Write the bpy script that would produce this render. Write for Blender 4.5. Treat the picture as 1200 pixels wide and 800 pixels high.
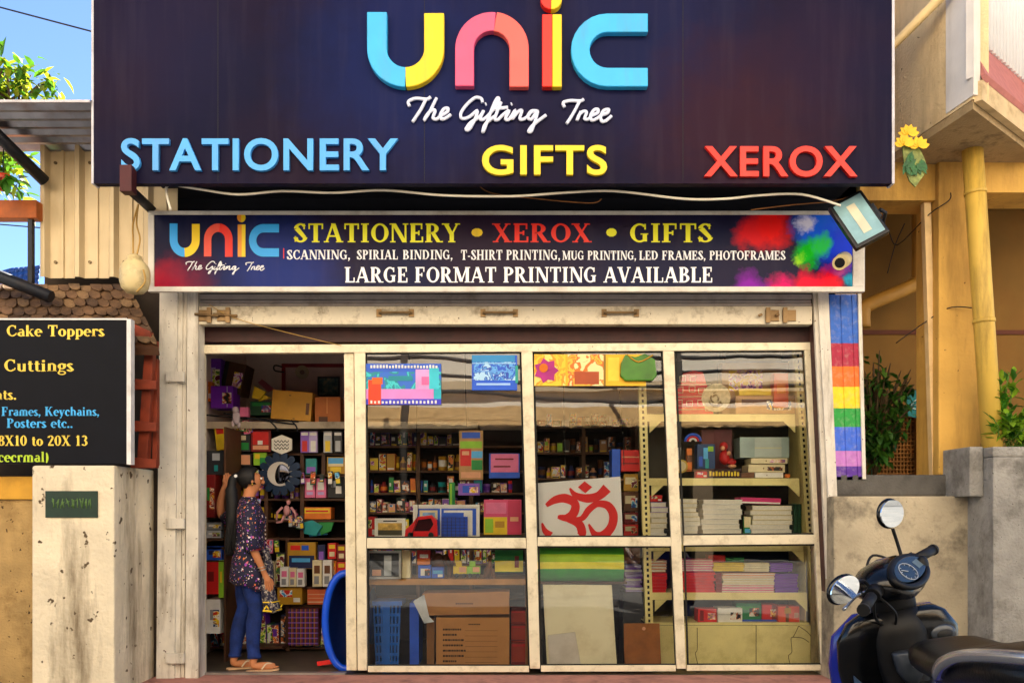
import bpy, bmesh, math, random
from mathutils import Vector, Matrix, noise as mnoise
R = math.radians
random.seed(7)
sc = bpy.context.scene
for o in list(bpy.data.objects): bpy.data.objects.remove(o)
C = sc.collection

# ---------------------------------------------------------------- camera, sky, sun, exposure
D, HY, CZ = 6.667, 600.0, 1.233          # camera distance to the shop front, eye line (photo px), eye height
cd = bpy.data.cameras.new('camera'); cam = bpy.data.objects.new('camera', cd); C.objects.link(cam)
cam.location = (0, -D, CZ); cam.rotation_euler = (R(90), 0, 0)
cd.lens = 30.0; cd.sensor_width = 36.0; cd.shift_y = (HY-400)/1200.0; cd.clip_start = .05; cd.clip_end = 2000
sc.camera = cam
SUN_EL, SUN_AZ = 47.0, 14.0              # sun behind the shop, a little to the right
w = bpy.data.worlds.new('World'); sc.world = w; w.use_nodes = True
wn = w.node_tree.nodes; wl = w.node_tree.links
sky = wn.new('ShaderNodeTexSky'); sky.sky_type = 'NISHITA'; sky.sun_disc = False
sky.sun_elevation = R(SUN_EL); sky.sun_rotation = R(SUN_AZ)
sky.air_density = .7; sky.dust_density = .1; sky.ozone_density = 5.0
wl.new(sky.outputs[0], wn['Background'].inputs[0]); wn['Background'].inputs[1].default_value = .05
sd = bpy.data.lights.new('sun', 'SUN'); sd.energy = 5.0; sd.angle = R(.5); sd.color = (1, .95, .88)
so = bpy.data.objects.new('sun', sd); C.objects.link(so); so.location = (0, 20, 30)
_d = Vector((math.sin(R(SUN_AZ))*math.cos(R(SUN_EL)), math.cos(R(SUN_AZ))*math.cos(R(SUN_EL)), math.sin(R(SUN_EL))))
so.rotation_euler = _d.to_track_quat('Z', 'Y').to_euler()
sc.view_settings.view_transform = 'Standard'; sc.view_settings.look = 'None'
sc.view_settings.gamma = 1; sc.view_settings.use_curve_mapping = False
sc.view_settings.exposure = 2.6
sc.render.engine = 'CYCLES'
sc.cycles.max_bounces = 10; sc.cycles.diffuse_bounces = 5; sc.cycles.glossy_bounces = 4
sc.cycles.transparent_max_bounces = 24; sc.cycles.use_denoising = True

# ---------------------------------------------------------------- helpers
def X(px, y=0.0): return (px-600.0)*(D+y)/1000.0
def Z(py, y=0.0): return CZ+(HY-py)*(D+y)/1000.0
def W(px, py, y=0.0): return Vector((X(px, y), y, Z(py, y)))
def S(y=0.0): return (D+y)/1000.0        # metres per photo pixel at depth y

def lin(h):
    h = h.lstrip('#'); v = [int(h[i:i+2], 16)/255 for i in (0, 2, 4)]
    return tuple(c/12.92 if c <= .04045 else ((c+.055)/1.055)**2.4 for c in v)

MATS = {}
def mat(name, col, rough=.6, metal=0.0, var=.12, scale=7.0, dirt=None, dirt_amt=.35, dirt_scale=4.0, streak=False, bump=0.0, bump_scale=60.0, spec=.4, coat=0.0, edge=None):
    if name in MATS: return MATS[name]
    c = lin(col) if isinstance(col, str) else tuple(col)
    m = bpy.data.materials.new(name); m.use_nodes = True; MATS[name] = m
    nt = m.node_tree; N = nt.nodes; L = nt.links; b = N['Principled BSDF']
    b.inputs['Roughness'].default_value = rough; b.inputs['Metallic'].default_value = metal
    b.inputs['Specular IOR Level'].default_value = spec
    if coat: b.inputs['Coat Weight'].default_value = coat; b.inputs['Coat Roughness'].default_value = .08
    tc = N.new('ShaderNodeNewGeometry')
    n1 = N.new('ShaderNodeTexNoise'); n1.inputs['Scale'].default_value = scale; n1.inputs['Detail'].default_value = 6
    L.new(tc.outputs['Position'], n1.inputs['Vector'])
    mx = N.new('ShaderNodeMix'); mx.data_type = 'RGBA'
    mx.inputs['A'].default_value = tuple(max(0, v*(1-var)) for v in c)+(1,)
    mx.inputs['B'].default_value = tuple(min(1, v*(1+var)) for v in c)+(1,)
    r1 = N.new('ShaderNodeMapRange'); r1.inputs[1].default_value = .3; r1.inputs[2].default_value = .7
    L.new(n1.outputs[0], r1.inputs[0]); L.new(r1.outputs[0], mx.inputs['Factor'])
    out = mx.outputs['Result']
    if dirt:
        mp = N.new('ShaderNodeMapping'); L.new(tc.outputs['Position'], mp.inputs[0])
        if streak: mp.inputs['Scale'].default_value = (1, 1, .16)
        n2 = N.new('ShaderNodeTexNoise'); n2.inputs['Scale'].default_value = dirt_scale; n2.inputs['Detail'].default_value = 9; n2.inputs['Roughness'].default_value = .68
        L.new(mp.outputs[0], n2.inputs['Vector'])
        rr = N.new('ShaderNodeMapRange'); rr.inputs[1].default_value = .5; rr.inputs[2].default_value = .72; rr.inputs[4].default_value = min(1, dirt_amt*2)
        L.new(n2.outputs[0], rr.inputs[0])
        m2 = N.new('ShaderNodeMix'); m2.data_type = 'RGBA'; m2.inputs['B'].default_value = lin(dirt)+(1,)
        L.new(rr.outputs[0], m2.inputs['Factor']); L.new(out, m2.inputs['A']); out = m2.outputs['Result']
    if edge:      # small chips and pits
        v = N.new('ShaderNodeTexNoise'); v.inputs['Scale'].default_value = edge[1]; v.inputs['Detail'].default_value = 3
        L.new(tc.outputs['Position'], v.inputs['Vector'])
        rr = N.new('ShaderNodeMapRange'); rr.inputs[1].default_value = edge[2]; rr.inputs[2].default_value = edge[2]+.03
        L.new(v.outputs[0], rr.inputs[0])
        m3 = N.new('ShaderNodeMix'); m3.data_type = 'RGBA'; m3.inputs['B'].default_value = lin(edge[0])+(1,)
        L.new(rr.outputs[0], m3.inputs['Factor']); L.new(out, m3.inputs['A']); out = m3.outputs['Result']
    L.new(out, b.inputs['Base Color'])
    if bump:
        n3 = N.new('ShaderNodeTexNoise'); n3.inputs['Scale'].default_value = bump_scale; n3.inputs['Detail'].default_value = 5
        L.new(tc.outputs['Position'], n3.inputs['Vector'])
        bp = N.new('ShaderNodeBump'); bp.inputs['Strength'].default_value = bump; bp.inputs['Distance'].default_value = .018
        L.new(n3.outputs[0], bp.inputs['Height']); L.new(bp.outputs[0], b.inputs['Normal'])
    return m

def blob_mat(name, base, base2, blobs, rough=.45, nscale=2.0, warp=.25, core=.35, wscale=6):
    """printed vinyl: a mottled base with soft-edged printed colour clouds at fixed places of the sheet (world x, z, radius, colour)"""
    m = bpy.data.materials.new(name); m.use_nodes = True; N = m.node_tree.nodes; L = m.node_tree.links; b = N['Principled BSDF']
    b.inputs['Roughness'].default_value = rough; b.inputs['Specular IOR Level'].default_value = .1
    g = N.new('ShaderNodeNewGeometry')
    n = N.new('ShaderNodeTexNoise'); n.inputs['Scale'].default_value = nscale; n.inputs['Detail'].default_value = 5
    L.new(g.outputs['Position'], n.inputs['Vector'])
    mx = N.new('ShaderNodeMix'); mx.data_type = 'RGBA'; mx.inputs['A'].default_value = lin(base)+(1,); mx.inputs['B'].default_value = lin(base2)+(1,)
    rr = N.new('ShaderNodeMapRange'); rr.inputs[1].default_value = .38; rr.inputs[2].default_value = .64
    L.new(n.outputs[0], rr.inputs[0]); L.new(rr.outputs[0], mx.inputs['Factor']); out = mx.outputs['Result']
    nw = N.new('ShaderNodeTexNoise'); nw.inputs['Scale'].default_value = wscale; nw.inputs['Detail'].default_value = 8; nw.inputs['Roughness'].default_value = .65
    L.new(g.outputs['Position'], nw.inputs['Vector'])
    sub = N.new('ShaderNodeVectorMath'); sub.operation = 'SUBTRACT'; sub.inputs[1].default_value = (.5, .5, .5); L.new(nw.outputs['Color'], sub.inputs[0])
    scl = N.new('ShaderNodeVectorMath'); scl.operation = 'SCALE'; scl.inputs['Scale'].default_value = warp; L.new(sub.outputs[0], scl.inputs[0])
    add = N.new('ShaderNodeVectorMath'); add.operation = 'ADD'; L.new(g.outputs['Position'], add.inputs[0]); L.new(scl.outputs[0], add.inputs[1])
    for (bx, bz, by, rad, col, amt) in blobs:
        d = N.new('ShaderNodeVectorMath'); d.operation = 'DISTANCE'; d.inputs[1].default_value = (bx, by, bz); L.new(add.outputs[0], d.inputs[0])
        r = N.new('ShaderNodeMapRange'); r.inputs[1].default_value = rad*core; r.inputs[2].default_value = rad; r.inputs[3].default_value = amt; r.inputs[4].default_value = 0
        L.new(d.outputs['Value'], r.inputs[0])
        k = N.new('ShaderNodeMix'); k.data_type = 'RGBA'; k.inputs['B'].default_value = lin(col)+(1,)
        L.new(r.outputs[0], k.inputs['Factor']); L.new(out, k.inputs['A']); out = k.outputs['Result']
    mpp = N.new('ShaderNodeMapping'); mpp.inputs['Scale'].default_value = (1, 1, .07); L.new(g.outputs['Position'], mpp.inputs[0])
    ns = N.new('ShaderNodeTexNoise'); ns.inputs['Scale'].default_value = 16; ns.inputs['Detail'].default_value = 7; L.new(mpp.outputs[0], ns.inputs['Vector'])
    rs_ = N.new('ShaderNodeMapRange'); rs_.inputs[1].default_value = .5; rs_.inputs[2].default_value = .75; rs_.inputs[4].default_value = .05; L.new(ns.outputs[0], rs_.inputs[0])
    ks = N.new('ShaderNodeMix'); ks.data_type = 'RGBA'; ks.inputs['B'].default_value = lin('#6a5f66')+(1,); L.new(rs_.outputs[0], ks.inputs['Factor']); L.new(out, ks.inputs['A']); out = ks.outputs['Result']
    L.new(out, b.inputs['Base Color'])
    bp = N.new('ShaderNodeBump'); bp.inputs['Strength'].default_value = .25; bp.inputs['Distance'].default_value = .03
    n4 = N.new('ShaderNodeTexNoise'); n4.inputs['Scale'].default_value = 3.5; n4.inputs['Detail'].default_value = 3
    L.new(g.outputs['Position'], n4.inputs['Vector']); L.new(n4.outputs[0], bp.inputs['Height']); L.new(bp.outputs[0], b.inputs['Normal'])
    return m

def basis(d):
    d = d.normalized(); a = Vector((0, 0, 1)) if abs(d.z) < .9 else Vector((1, 0, 0))
    u = d.cross(a).normalized(); return u, d.cross(u).normalized()

class MB:
    def __init__(s): s.v = []; s.f = []; s.m = []; s.sm = []
    def add(s, vs, fs, m=0, smooth=False):
        o = len(s.v); s.v += [tuple(v) for v in vs]
        for f in fs: s.f.append([i+o for i in f]); s.m.append(m); s.sm.append(smooth)
        return s
    def box(s, x0, x1, y0, y1, z0, z1, m=0):
        vs = [(x0, y0, z0), (x1, y0, z0), (x1, y1, z0), (x0, y1, z0), (x0, y0, z1), (x1, y0, z1), (x1, y1, z1), (x0, y1, z1)]
        return s.add(vs, [(3, 2, 1, 0), (4, 5, 6, 7), (0, 1, 5, 4), (1, 2, 6, 5), (2, 3, 7, 6), (3, 0, 4, 7)], m)
    def obox(s, c, size, mtx, m=0):
        k = MB().box(-size[0]/2, size[0]/2, -size[1]/2, size[1]/2, -size[2]/2, size[2]/2)
        return s.add([Vector(c)+mtx @ Vector(v) for v in k.v], k.f, m)
    def prism(s, pts, ext, m=0, msides=None):
        """planar polygon (3D points) extruded by a vector"""
        n = len(pts); e = Vector(ext); P = [Vector(p) for p in pts]
        nrm = Vector((0, 0, 0))
        for i in range(n): nrm += P[i].cross(P[(i+1) % n])
        if nrm.dot(e) > 0: P.reverse()
        o = len(s.v); s.v += [tuple(p) for p in P]+[tuple(p+e) for p in P]
        fs = [list(range(n)), list(range(2*n-1, n-1, -1))]+[[(i+1) % n, i, n+i, n+(i+1) % n] for i in range(n)]
        for k, f in enumerate(fs): s.f.append([i+o for i in f]); s.m.append(m if (k < 2 or msides is None) else msides); s.sm.append(False)
        return s
    def pp(s, pts, y, th, m=0, msides=None):
        """outline given in photo pixels, standing at depth y with thickness th behind it"""
        return s.prism([W(a, b, y) for a, b in pts], (0, th, 0), m, msides)
    def pbox(s, a, b, c, d, y, th, m=0):
        return s.box(X(min(a, c), y), X(max(a, c), y), y, y+th, Z(max(b, d), y), Z(min(b, d), y), m)
    def tube(s, pts, r, n=8, m=0, cap=True, flat=None):
        P = [Vector(p) for p in pts]; k = len(P); rr = r if isinstance(r, (list, tuple)) else [r]*k
        o = len(s.v); pu = None
        for i in range(k):
            d = (P[min(i+1, k-1)]-P[max(i-1, 0)])
            if d.length < 1e-9: d = Vector((0, 0, 1))
            d.normalize()
            if pu is None: u, v = basis(d)
            else:
                u = pu-d*pu.dot(d)
                if u.length < 1e-6: u, v = basis(d)
                u.normalize(); v = d.cross(u)
            pu = u
            for j in range(n):
                a = 2*math.pi*j/n; q = u*math.cos(a)*rr[i]+v*math.sin(a)*rr[i]
                s.v.append(tuple(P[i]+q))
        for i in range(k-1):
            for j in range(n):
                s.f.append([o+i*n+j, o+i*n+(j+1) % n, o+(i+1)*n+(j+1) % n, o+(i+1)*n+j]); s.m.append(m); s.sm.append(True)
        if cap:
            s.f.append([o+j for j in range(n)][::-1]); s.m.append(m); s.sm.append(False)
            s.f.append([o+(k-1)*n+j for j in range(n)]); s.m.append(m); s.sm.append(False)
        return s
    def loft(s, rings, m=0, cap=True, smooth=True):
        n = len(rings[0]); o = len(s.v)
        for r in rings: s.v += [tuple(p) for p in r]
        for i in range(len(rings)-1):
            for j in range(n):
                s.f.append([o+i*n+j, o+i*n+(j+1) % n, o+(i+1)*n+(j+1) % n, o+(i+1)*n+j]); s.m.append(m); s.sm.append(smooth)
        if cap:
            s.f.append([o+j for j in range(n)][::-1]); s.m.append(m); s.sm.append(smooth)
            s.f.append([o+(len(rings)-1)*n+j for j in range(n)]); s.m.append(m); s.sm.append(smooth)
        return s
    def ell(s, c, r, n=14, k=9, m=0, mtx=None):
        rings = []; c = Vector(c)
        for i in range(1, k):
            t = math.pi*i/k
            ring = []
            for j in range(n):
                a = 2*math.pi*j/n; q = Vector((r[0]*math.sin(t)*math.cos(a), r[1]*math.sin(t)*math.sin(a), -r[2]*math.cos(t)))
                ring.append(c+(mtx @ q if mtx else q))
            rings.append(ring)
        q0 = Vector((0, 0, -r[2])); q1 = Vector((0, 0, r[2]))
        if mtx: q0 = mtx @ q0; q1 = mtx @ q1
        o = len(s.v); s.loft(rings, m, False)
        s.v += [tuple(c+q0), tuple(c+q1)]; a, b = len(s.v)-2, len(s.v)-1
        for j in range(n):
            s.f.append([o+(j+1) % n, o+j, a]); s.m.append(m); s.sm.append(True)
            L0 = o+(k-2)*n; s.f.append([L0+j, L0+(j+1) % n, b]); s.m.append(m); s.sm.append(True)
        return s
    def build(s, name, mats, parent=None, bevel=0, seg=2, sub=0, jit=0):
        me = bpy.data.meshes.new(name)
        base = Vector((0, 0, 0)); vs = [Vector(v) for v in s.v]
        if parent is None and vs:
            base = Vector(((min(v.x for v in vs)+max(v.x for v in vs))/2, (min(v.y for v in vs)+max(v.y for v in vs))/2, min(v.z for v in vs)))
            vs = [v-base for v in vs]
        elif parent is not None and not is_local(parent):
            base = Vector((0, 0, 0)); vs = [v-parent_loc(parent) for v in vs]
        if jit: vs = [v+mnoise.noise_vector((v+base)*6)*jit for v in vs]
        me.from_pydata([tuple(v) for v in vs], [], s.f)
        for mm in (mats if isinstance(mats, (list, tuple)) else [mats]): me.materials.append(mm)
        for i, p in enumerate(me.polygons): p.material_index = s.m[i]; p.use_smooth = s.sm[i]
        if bevel:
            bm = bmesh.new(); bm.from_mesh(me)
            ed = [e for e in bm.edges if len(e.link_faces) == 2 and e.calc_face_angle(0) > R(32)]
            if ed: bmesh.ops.bevel(bm, geom=ed, offset=bevel, segments=seg, profile=.6, affect='EDGES', clamp_overlap=True)
            bm.to_mesh(me); bm.free()
        me.update()
        o = bpy.data.objects.new(name, me); C.objects.link(o)
        o.location = base
        if parent is not None: o.parent = parent
        if sub:
            md = o.modifiers.new('sub', 'SUBSURF'); md.levels = sub; md.render_levels = sub
        return o
def is_local(p):
    while p is not None:
        if p.get('_local'): return True
        p = p.parent
    return False
def parent_loc(p):
    v = Vector((0, 0, 0))
    while p is not None: v += p.location; p = p.parent
    return v
def tag(o, label, cat, group=None):
    o['label'] = label; o['category'] = cat
    if group: o['group'] = group
    return o
def thing(name, label, cat, loc=(0, 0, 0), group=None, local=False, rot=(0, 0, 0)):
    o = bpy.data.objects.new(name, None); C.objects.link(o); o.location = loc; o.rotation_euler = rot; o.empty_display_size = .1
    if local: o['_local'] = 1
    return tag(o, label, cat, group)
def struct(o): o['kind'] = 'structure'; return o
def copy_tree(o, parent=None):
    c = o.copy(); C.objects.link(c)
    if parent is not None: c.parent = parent
    for ch in list(o.children): copy_tree(ch, c)
    return c
def catmull(P, k=6):
    P = [Vector(p) for p in P]; out = []
    for i in range(len(P)-1):
        a = P[max(i-1, 0)]; b = P[i]; c = P[i+1]; d = P[min(i+2, len(P)-1)]
        for j in range(k):
            t = j/k; out.append(.5*((2*b)+(c-a)*t+(2*a-5*b+4*c-d)*t*t+(3*b-a-3*c+d)*t**3))
    out.append(P[-1]); return out
def rotz(a): return Matrix.Rotation(a, 3, 'Z')
def roty(a): return Matrix.Rotation(a, 3, 'Y')

# ---------------------------------------------------------------- lettering
Tk, tn = .20, .085
def gl(ch):
    """bold roman letter as strokes in a unit-high box -> (list of polygons, advance)"""
    out = []
    def V(x, y0, y1, w=Tk): out.append([(x-w/2, y0), (x+w/2, y0), (x+w/2, y1), (x-w/2, y1)])
    def H(x0, x1, y, h=tn): out.append([(x0, y-h/2), (x1, y-h/2), (x1, y+h/2), (x0, y+h/2)])
    def Dg(x0, y0, x1, y1, w=Tk): out.append([(x0-w/2, y0), (x0+w/2, y0), (x1+w/2, y1), (x1-w/2, y1)])
    def Sf(x, y, hw=.16): H(x-hw, x+hw, y+(.03 if y < .5 else -.03), .06)
    def A(cx, cy, rx, ry, a0, a1, t0=tn, t1=Tk, n=16):
        L, Rr = [], []
        for i in range(n+1):
            a = R(a0+(a1-a0)*i/n); wd = t0+(t1-t0)*abs(math.cos(a))**1.3
            L.append((cx+(rx+wd/2)*math.cos(a), cy+(ry+min(wd, .1)/2)*math.sin(a))); Rr.append((cx+(rx-wd/2)*math.cos(a), cy+(ry-min(wd, .1)/2)*math.sin(a)))
        for i in range(n): out.append([L[i], L[i+1], Rr[i+1], Rr[i]])
    def dot(x, y, r=.1): out.append([(x+r*math.cos(k*math.pi/5), y+r*math.sin(k*math.pi/5)) for k in range(10)])
    x = .66; a = .5
    if ch == 'A': Dg(.1, 0, .40, 1, tn*1.1); Dg(.42, 1, .72, 0); H(.22, .58, .33); Sf(.1, 0, .12); Sf(.72, 0, .17); a = .88
    elif ch == 'B': V(.18, 0, 1); A(.32, .75, .2, .21, -90, 90); A(.34, .27, .25, .23, -90, 90); H(.04, .34, .96); H(.2, .36, .5); H(.04, .36, .04); a = .74
    elif ch in 'CG':
        A(.42, .5, .31, .46, 48, 312); V(.65, .68, .97, tn*.8)
        if ch == 'G': V(.64, .05, .44, Tk*.9); H(.46, .78, .44, .06); a = .84
        else: Dg(.66, .12, .70, .3, tn*.8); a = .76
    elif ch == 'D': V(.18, 0, 1); A(.32, .5, .36, .46, -90, 90); H(.04, .34, .96); H(.04, .34, .04); a = .86
    elif ch in 'EF':
        V(.18, 0, 1); H(.04, .6, .96); H(.2, .44, .5); V(.58, .7, 1, tn*.8); V(.45, .38, .62, tn*.8)
        if ch == 'E': H(.04, .64, .04); V(.62, 0, .3, tn*.8)
        else: Sf(.18, 0, .18)
        a = .7
    elif ch == 'H': V(.18, 0, 1); V(.68, 0, 1); H(.18, .68, .5); [Sf(p, q, .17) for p in (.18, .68) for q in (0, 1)]; a = .88
    elif ch == 'I': V(.22, 0, 1); Sf(.22, 0, .18); Sf(.22, 1, .18); a = .46
    elif ch == 'K': V(.18, 0, 1); Dg(.26, .42, .66, 1, tn); Dg(.40, .6, .70, 0); Sf(.18, 0, .17); Sf(.18, 1, .17); Sf(.66, 1, .12); Sf(.72, 0, .15); a = .88
    elif ch == 'L': V(.18, 0, 1); H(.04, .62, .04); V(.6, 0, .32, tn*.8); Sf(.18, 1, .18); a = .68
    elif ch == 'M': V(.14, 0, 1, tn); V(.88, 0, 1); Dg(.18, 1, .5, .05); Dg(.5, .05, .84, 1, tn); Sf(.14, 0, .13); Sf(.88, 0, .17); Sf(.1, 1, .12); Sf(.9, 1, .16); a = 1.06
    elif ch == 'N': V(.14, 0, 1, tn); V(.74, 0, 1, tn); Dg(.18, 1, .7, 0, Tk*1.05); Sf(.14, 0, .13); Sf(.12, 1, .13); Sf(.74, 1, .13); a = .88
    elif ch == 'O': A(.43, .5, .31, .46, 0, 360, n=26); a = .86
    elif ch in 'PR':
        V(.18, 0, 1); A(.32, .73, .23, .23, -90, 90); H(.04, .34, .96); H(.2, .34, .5); Sf(.18, 0, .17); a = .68
        if ch == 'R': Dg(.38, .5, .66, 0); Sf(.72, 0, .13); a = .82
    elif ch == 'S':
        A(.33, .74, .2, .22, 30, 180); A(.33, .26, .22, .22, -180, 0); Dg(.46, .2, .25, .8, Tk*1.15) if False else out.append([(.13-.08, .68), (.13+.14, .78), (.62-.02, .3), (.62-.16, .2)]); V(.5, .7, .98, tn*.8); V(.09, .03, .32, tn*.8); a = .64
    elif ch == 'T': V(.37, 0, 1); H(.03, .71, .96); V(.06, .7, 1, tn*.8); V(.68, .7, 1, tn*.8); Sf(.37, 0, .18); a = .74
    elif ch == 'U': V(.18, .3, 1); V(.68, .3, 1, tn); A(.43, .31, .24, .28, 180, 360); Sf(.18, 1, .17); Sf(.68, 1, .13); a = .84
    elif ch == 'V': Dg(.13, 1, .42, 0); Dg(.42, 0, .70, 1, tn); Sf(.13, 1, .17); Sf(.7, 1, .12); a = .82
    elif ch == 'X': Dg(.14, 1, .66, 0); Dg(.64, 1, .14, 0, tn); Sf(.16, 1, .17); Sf(.66, 0, .17); Sf(.64, 1, .12); Sf(.14, 0, .12); a = .82
    elif ch == 'Y': Dg(.12, 1, .4, .42); Dg(.68, 1, .42, .42, tn); V(.41, 0, .48); Sf(.12, 1, .17); Sf(.68, 1, .12); Sf(.41, 0, .17); a = .8
    elif ch == 'a': V(.42, .05, .46, .17); A(.27, .2, .16, .17, 60, 300); A(.28, .46, .14, .17, 0, 150, .07, .12); H(.4, .54, .05, .08); a = .55
    elif ch == 'c': A(.28, .33, .2, .3, 50, 310); dot(.42, .5, .07); a = .5
    elif ch == 'e': A(.29, .33, .2, .3, 0, 310); H(.2, .5, .36, .06); a = .55
    elif ch == 'f': V(.2, 0, .8, .17); A(.33, .8, .13, .17, 50, 180); H(.05, .38, .62, .07); Sf(.2, 0, .15); dot(.42, .88, .06); a = .4
    elif ch == 'g': A(.27, .42, .17, .21, 0, 360); A(.27, -.12, .22, .14, 0, 360, .07, .1); Dg(.15, .2, .12, .0, .08); H(.38, .54, .6, .07); a = .55
    elif ch == 'h': V(.16, 0, 1, .17); V(.5, 0, .42, .17); A(.33, .42, .17, .22, 0, 150); Sf(.16, 0, .13); Sf(.5, 0, .13); a = .66
    elif ch == 'i': V(.17, 0, .65, .17); dot(.17, .86, .1); Sf(.17, 0, .14); H(.05, .18, .62, .06); a = .35
    elif ch == 'k': V(.16, 0, 1, .17); Dg(.2, .28, .5, .64, .07); Dg(.3, .4, .54, 0, .17); Sf(.16, 0, .13); Sf(.54, 0, .12); Sf(.5, .66, .1); a = .65
    elif ch == 'l': V(.17, 0, 1, .17); Sf(.17, 0, .14); H(.05, .18, .97, .06); a = .34
    elif ch == 'm': [V(p, 0, .5, .17) for p in (.16, .48, .8)]; A(.32, .42, .16, .22, 0, 150); A(.64, .42, .16, .22, 0, 150); [Sf(p, 0, .13) for p in (.16, .48, .8)]; a = .96
    elif ch == 'n': V(.16, 0, .65, .17); V(.5, 0, .42, .17); A(.33, .42, .17, .22, 0, 150); Sf(.16, 0, .13); Sf(.5, 0, .13); a = .66
    elif ch == 'o': A(.3, .33, .2, .3, 0, 360, n=20); a = .58
    elif ch == 'p': V(.16, -.28, .65, .17); A(.33, .33, .19, .3, -120, 120); Sf(.16, -.28, .14); a = .6
    elif ch == 'r': V(.16, 0, .65, .17); A(.34, .45, .16, .18, 50, 150); dot(.42, .56, .08); Sf(.16, 0, .14); a = .48
    elif ch == 's': A(.22, .48, .13, .15, 30, 190); A(.22, .17, .14, .14, -170, 10); out.append([(.04, .44), (.18, .52), (.42, .2), (.27, .13)]); a = .44
    elif ch == 't': V(.18, .12, .85, .17); H(.04, .36, .62, .07); A(.3, .14, .12, .11, 180, 320, .07, .12); a = .4
    elif ch == 'u': V(.16, .22, .65, .17); V(.5, 0, .65, .17); A(.33, .22, .17, .19, 180, 340); H(.05, .18, .62, .06); H(.4, .5, .62, .06); a = .66
    elif ch == 'y': Dg(.12, .65, .3, 0, .17); Dg(.5, .65, .18, -.26, .075); Sf(.12, .66, .13); Sf(.5, .66, .1); dot(.14, -.22, .07); a = .6
    elif ch == '0': A(.3, .5, .2, .46, 0, 360, n=22); a = .6
    elif ch == '1': V(.26, 0, 1, .19); Dg(.1, .8, .24, .96, .1); Sf(.26, 0, .17); a = .5
    elif ch == '2': A(.28, .74, .19, .22, 0, 170); out.append([(.36, .72), (.56, .72), (.2, .1), (.06, .1)]); H(.05, .56, .07, .14); a = .6
    elif ch == '3': A(.27, .75, .17, .21, -90, 150); A(.27, .27, .2, .23, -150, 90); a = .56
    elif ch == '8': A(.29, .75, .16, .2, 0, 360); A(.29, .27, .2, .23, 0, 360); a = .58
    elif ch == '.': dot(.12, .08, .1); a = .26
    elif ch == ',': dot(.12, .08, .1); Dg(.18, .05, .06, -.16, .07); a = .26
    elif ch == '-': H(.05, .32, .35, .1); a = .36
    elif ch == ')': A(.0, .4, .2, .55, -60, 60); a = .34
    elif ch == '*': dot(.25, .5, .24); a = .5
    elif ch == '|': V(.1, -.2, 1.15, .05); a = .2
    elif ch == ' ': a = .36
    return out, a+.035
def serif(mb, txt, px0, px1, pyb, pyt, y, th=.002, m=0, flip=False):
    """print TXT between photo columns px0..px1 with baseline pyb and cap line pyt on a sheet whose face is at depth y"""
    tot = sum(gl(c)[1] for c in txt); x = 0; sx = (px1-px0)/tot; h = pyb-pyt; k = 0
    for c in txt:
        ps, a = gl(c)
        for p in ps:
            k += 1
            e = th+.00012*(k % 9)
            mb.prism([W(px0+(x+q[0])*sx, pyb-q[1]*h, y) for q in p], (0, -e, 0), m)
        x += a
def text_mesh(name, txt, px0, px1, pyb, pyt, y, ext, m, parent, bold=.02, bev=.004):
    """bold sans letters (built-in font) fitted to a box, standing EXT proud of depth y"""
    cu = bpy.data.curves.new(name, 'FONT'); cu.body = txt; cu.size = 1; cu.extrude = .05; cu.offset = bold; cu.space_character = 1.08; cu.resolution_u = 6
    ob = bpy.data.objects.new(name, cu); C.objects.link(ob)
    dg = bpy.context.evaluated_depsgraph_get(); dg.update()
    me = bpy.data.meshes.new_from_object(ob.evaluated_get(dg)); bpy.data.objects.remove(ob); bpy.data.curves.remove(cu)
    xs = [v.co.x for v in me.vertices]; ys = [v.co.y for v in me.vertices]
    x0, x1, y0, y1 = min(xs), max(xs), min(ys), max(ys); pl = parent_loc(parent)
    for v in me.vertices:
        fx = (v.co.x-x0)/(x1-x0); fz = (v.co.y-y0)/(y1-y0); front = v.co.z > 0
        v.co = W(px0+fx*(px1-px0), pyb-fz*(pyb-pyt), y)+Vector((0, -ext if front else 0, 0))-pl
    me.materials.clear(); me.materials.append(m)
    o = bpy.data.objects.new(name, me); C.objects.link(o); o.parent = parent
    return o
def ribbon(path, w):
    L, Rr = [], []; n = len(path)
    for i, p in enumerate(path):
        a = Vector(path[max(i-1, 0)]); b = Vector(path[min(i+1, n-1)]); d = (b-a).normalized(); q = Vector((-d.y, d.x))*w/2
        L.append(Vector(p)+q); Rr.append(Vector(p)-q)
    return L+Rr[::-1]
def arc2(cx, cy, r, a0, a1, n=14): return [(cx+r*math.cos(R(a0+(a1-a0)*i/n)), cy+r*math.sin(R(a0+(a1-a0)*i/n))) for i in range(n+1)]
def unic_letters():
    u1 = ribbon([(125, 42), (125, 100)]+arc2(225.5, 170, 100.5, 180, 90), 70)
    u2 = ribbon(arc2(225.5, 170, 100.5, 90, 0)+[(326, 100), (326, 46)], 70)
    n1 = ribbon([(433, 302), (433, 230)]+arc2(529, 171, 96, 180, 277), 66)
    n2 = ribbon(arc2(529, 171, 96, 277, 360)+[(625, 230), (625, 305)], 68)
    i1 = [(706, 50), (742, 50), (742, 305), (706, 305)]; i2 = [(742, 50), (775, 50), (775, 305), (742, 305)]
    d1 = [(738, -43)]+arc2(738, -5, 38, 270, 90, 16)
    d2 = [(738, 33)]+arc2(738, -5, 38, 90, -90, 16)
    c1 = ribbon([(1078, 80), (1000, 80)]+arc2(936, 175.5, 95.5, 270, 90)+[(1000, 271), (1078, 271)], 66)
    return [('u', u1, 0), ('u', u2, 1), ('n', n1, 2), ('n', n2, 3), ('i', i1, 4), ('i', i2, 1), ('i', d1, 4), ('i', d2, 1), ('c', c1, 0)]
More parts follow.
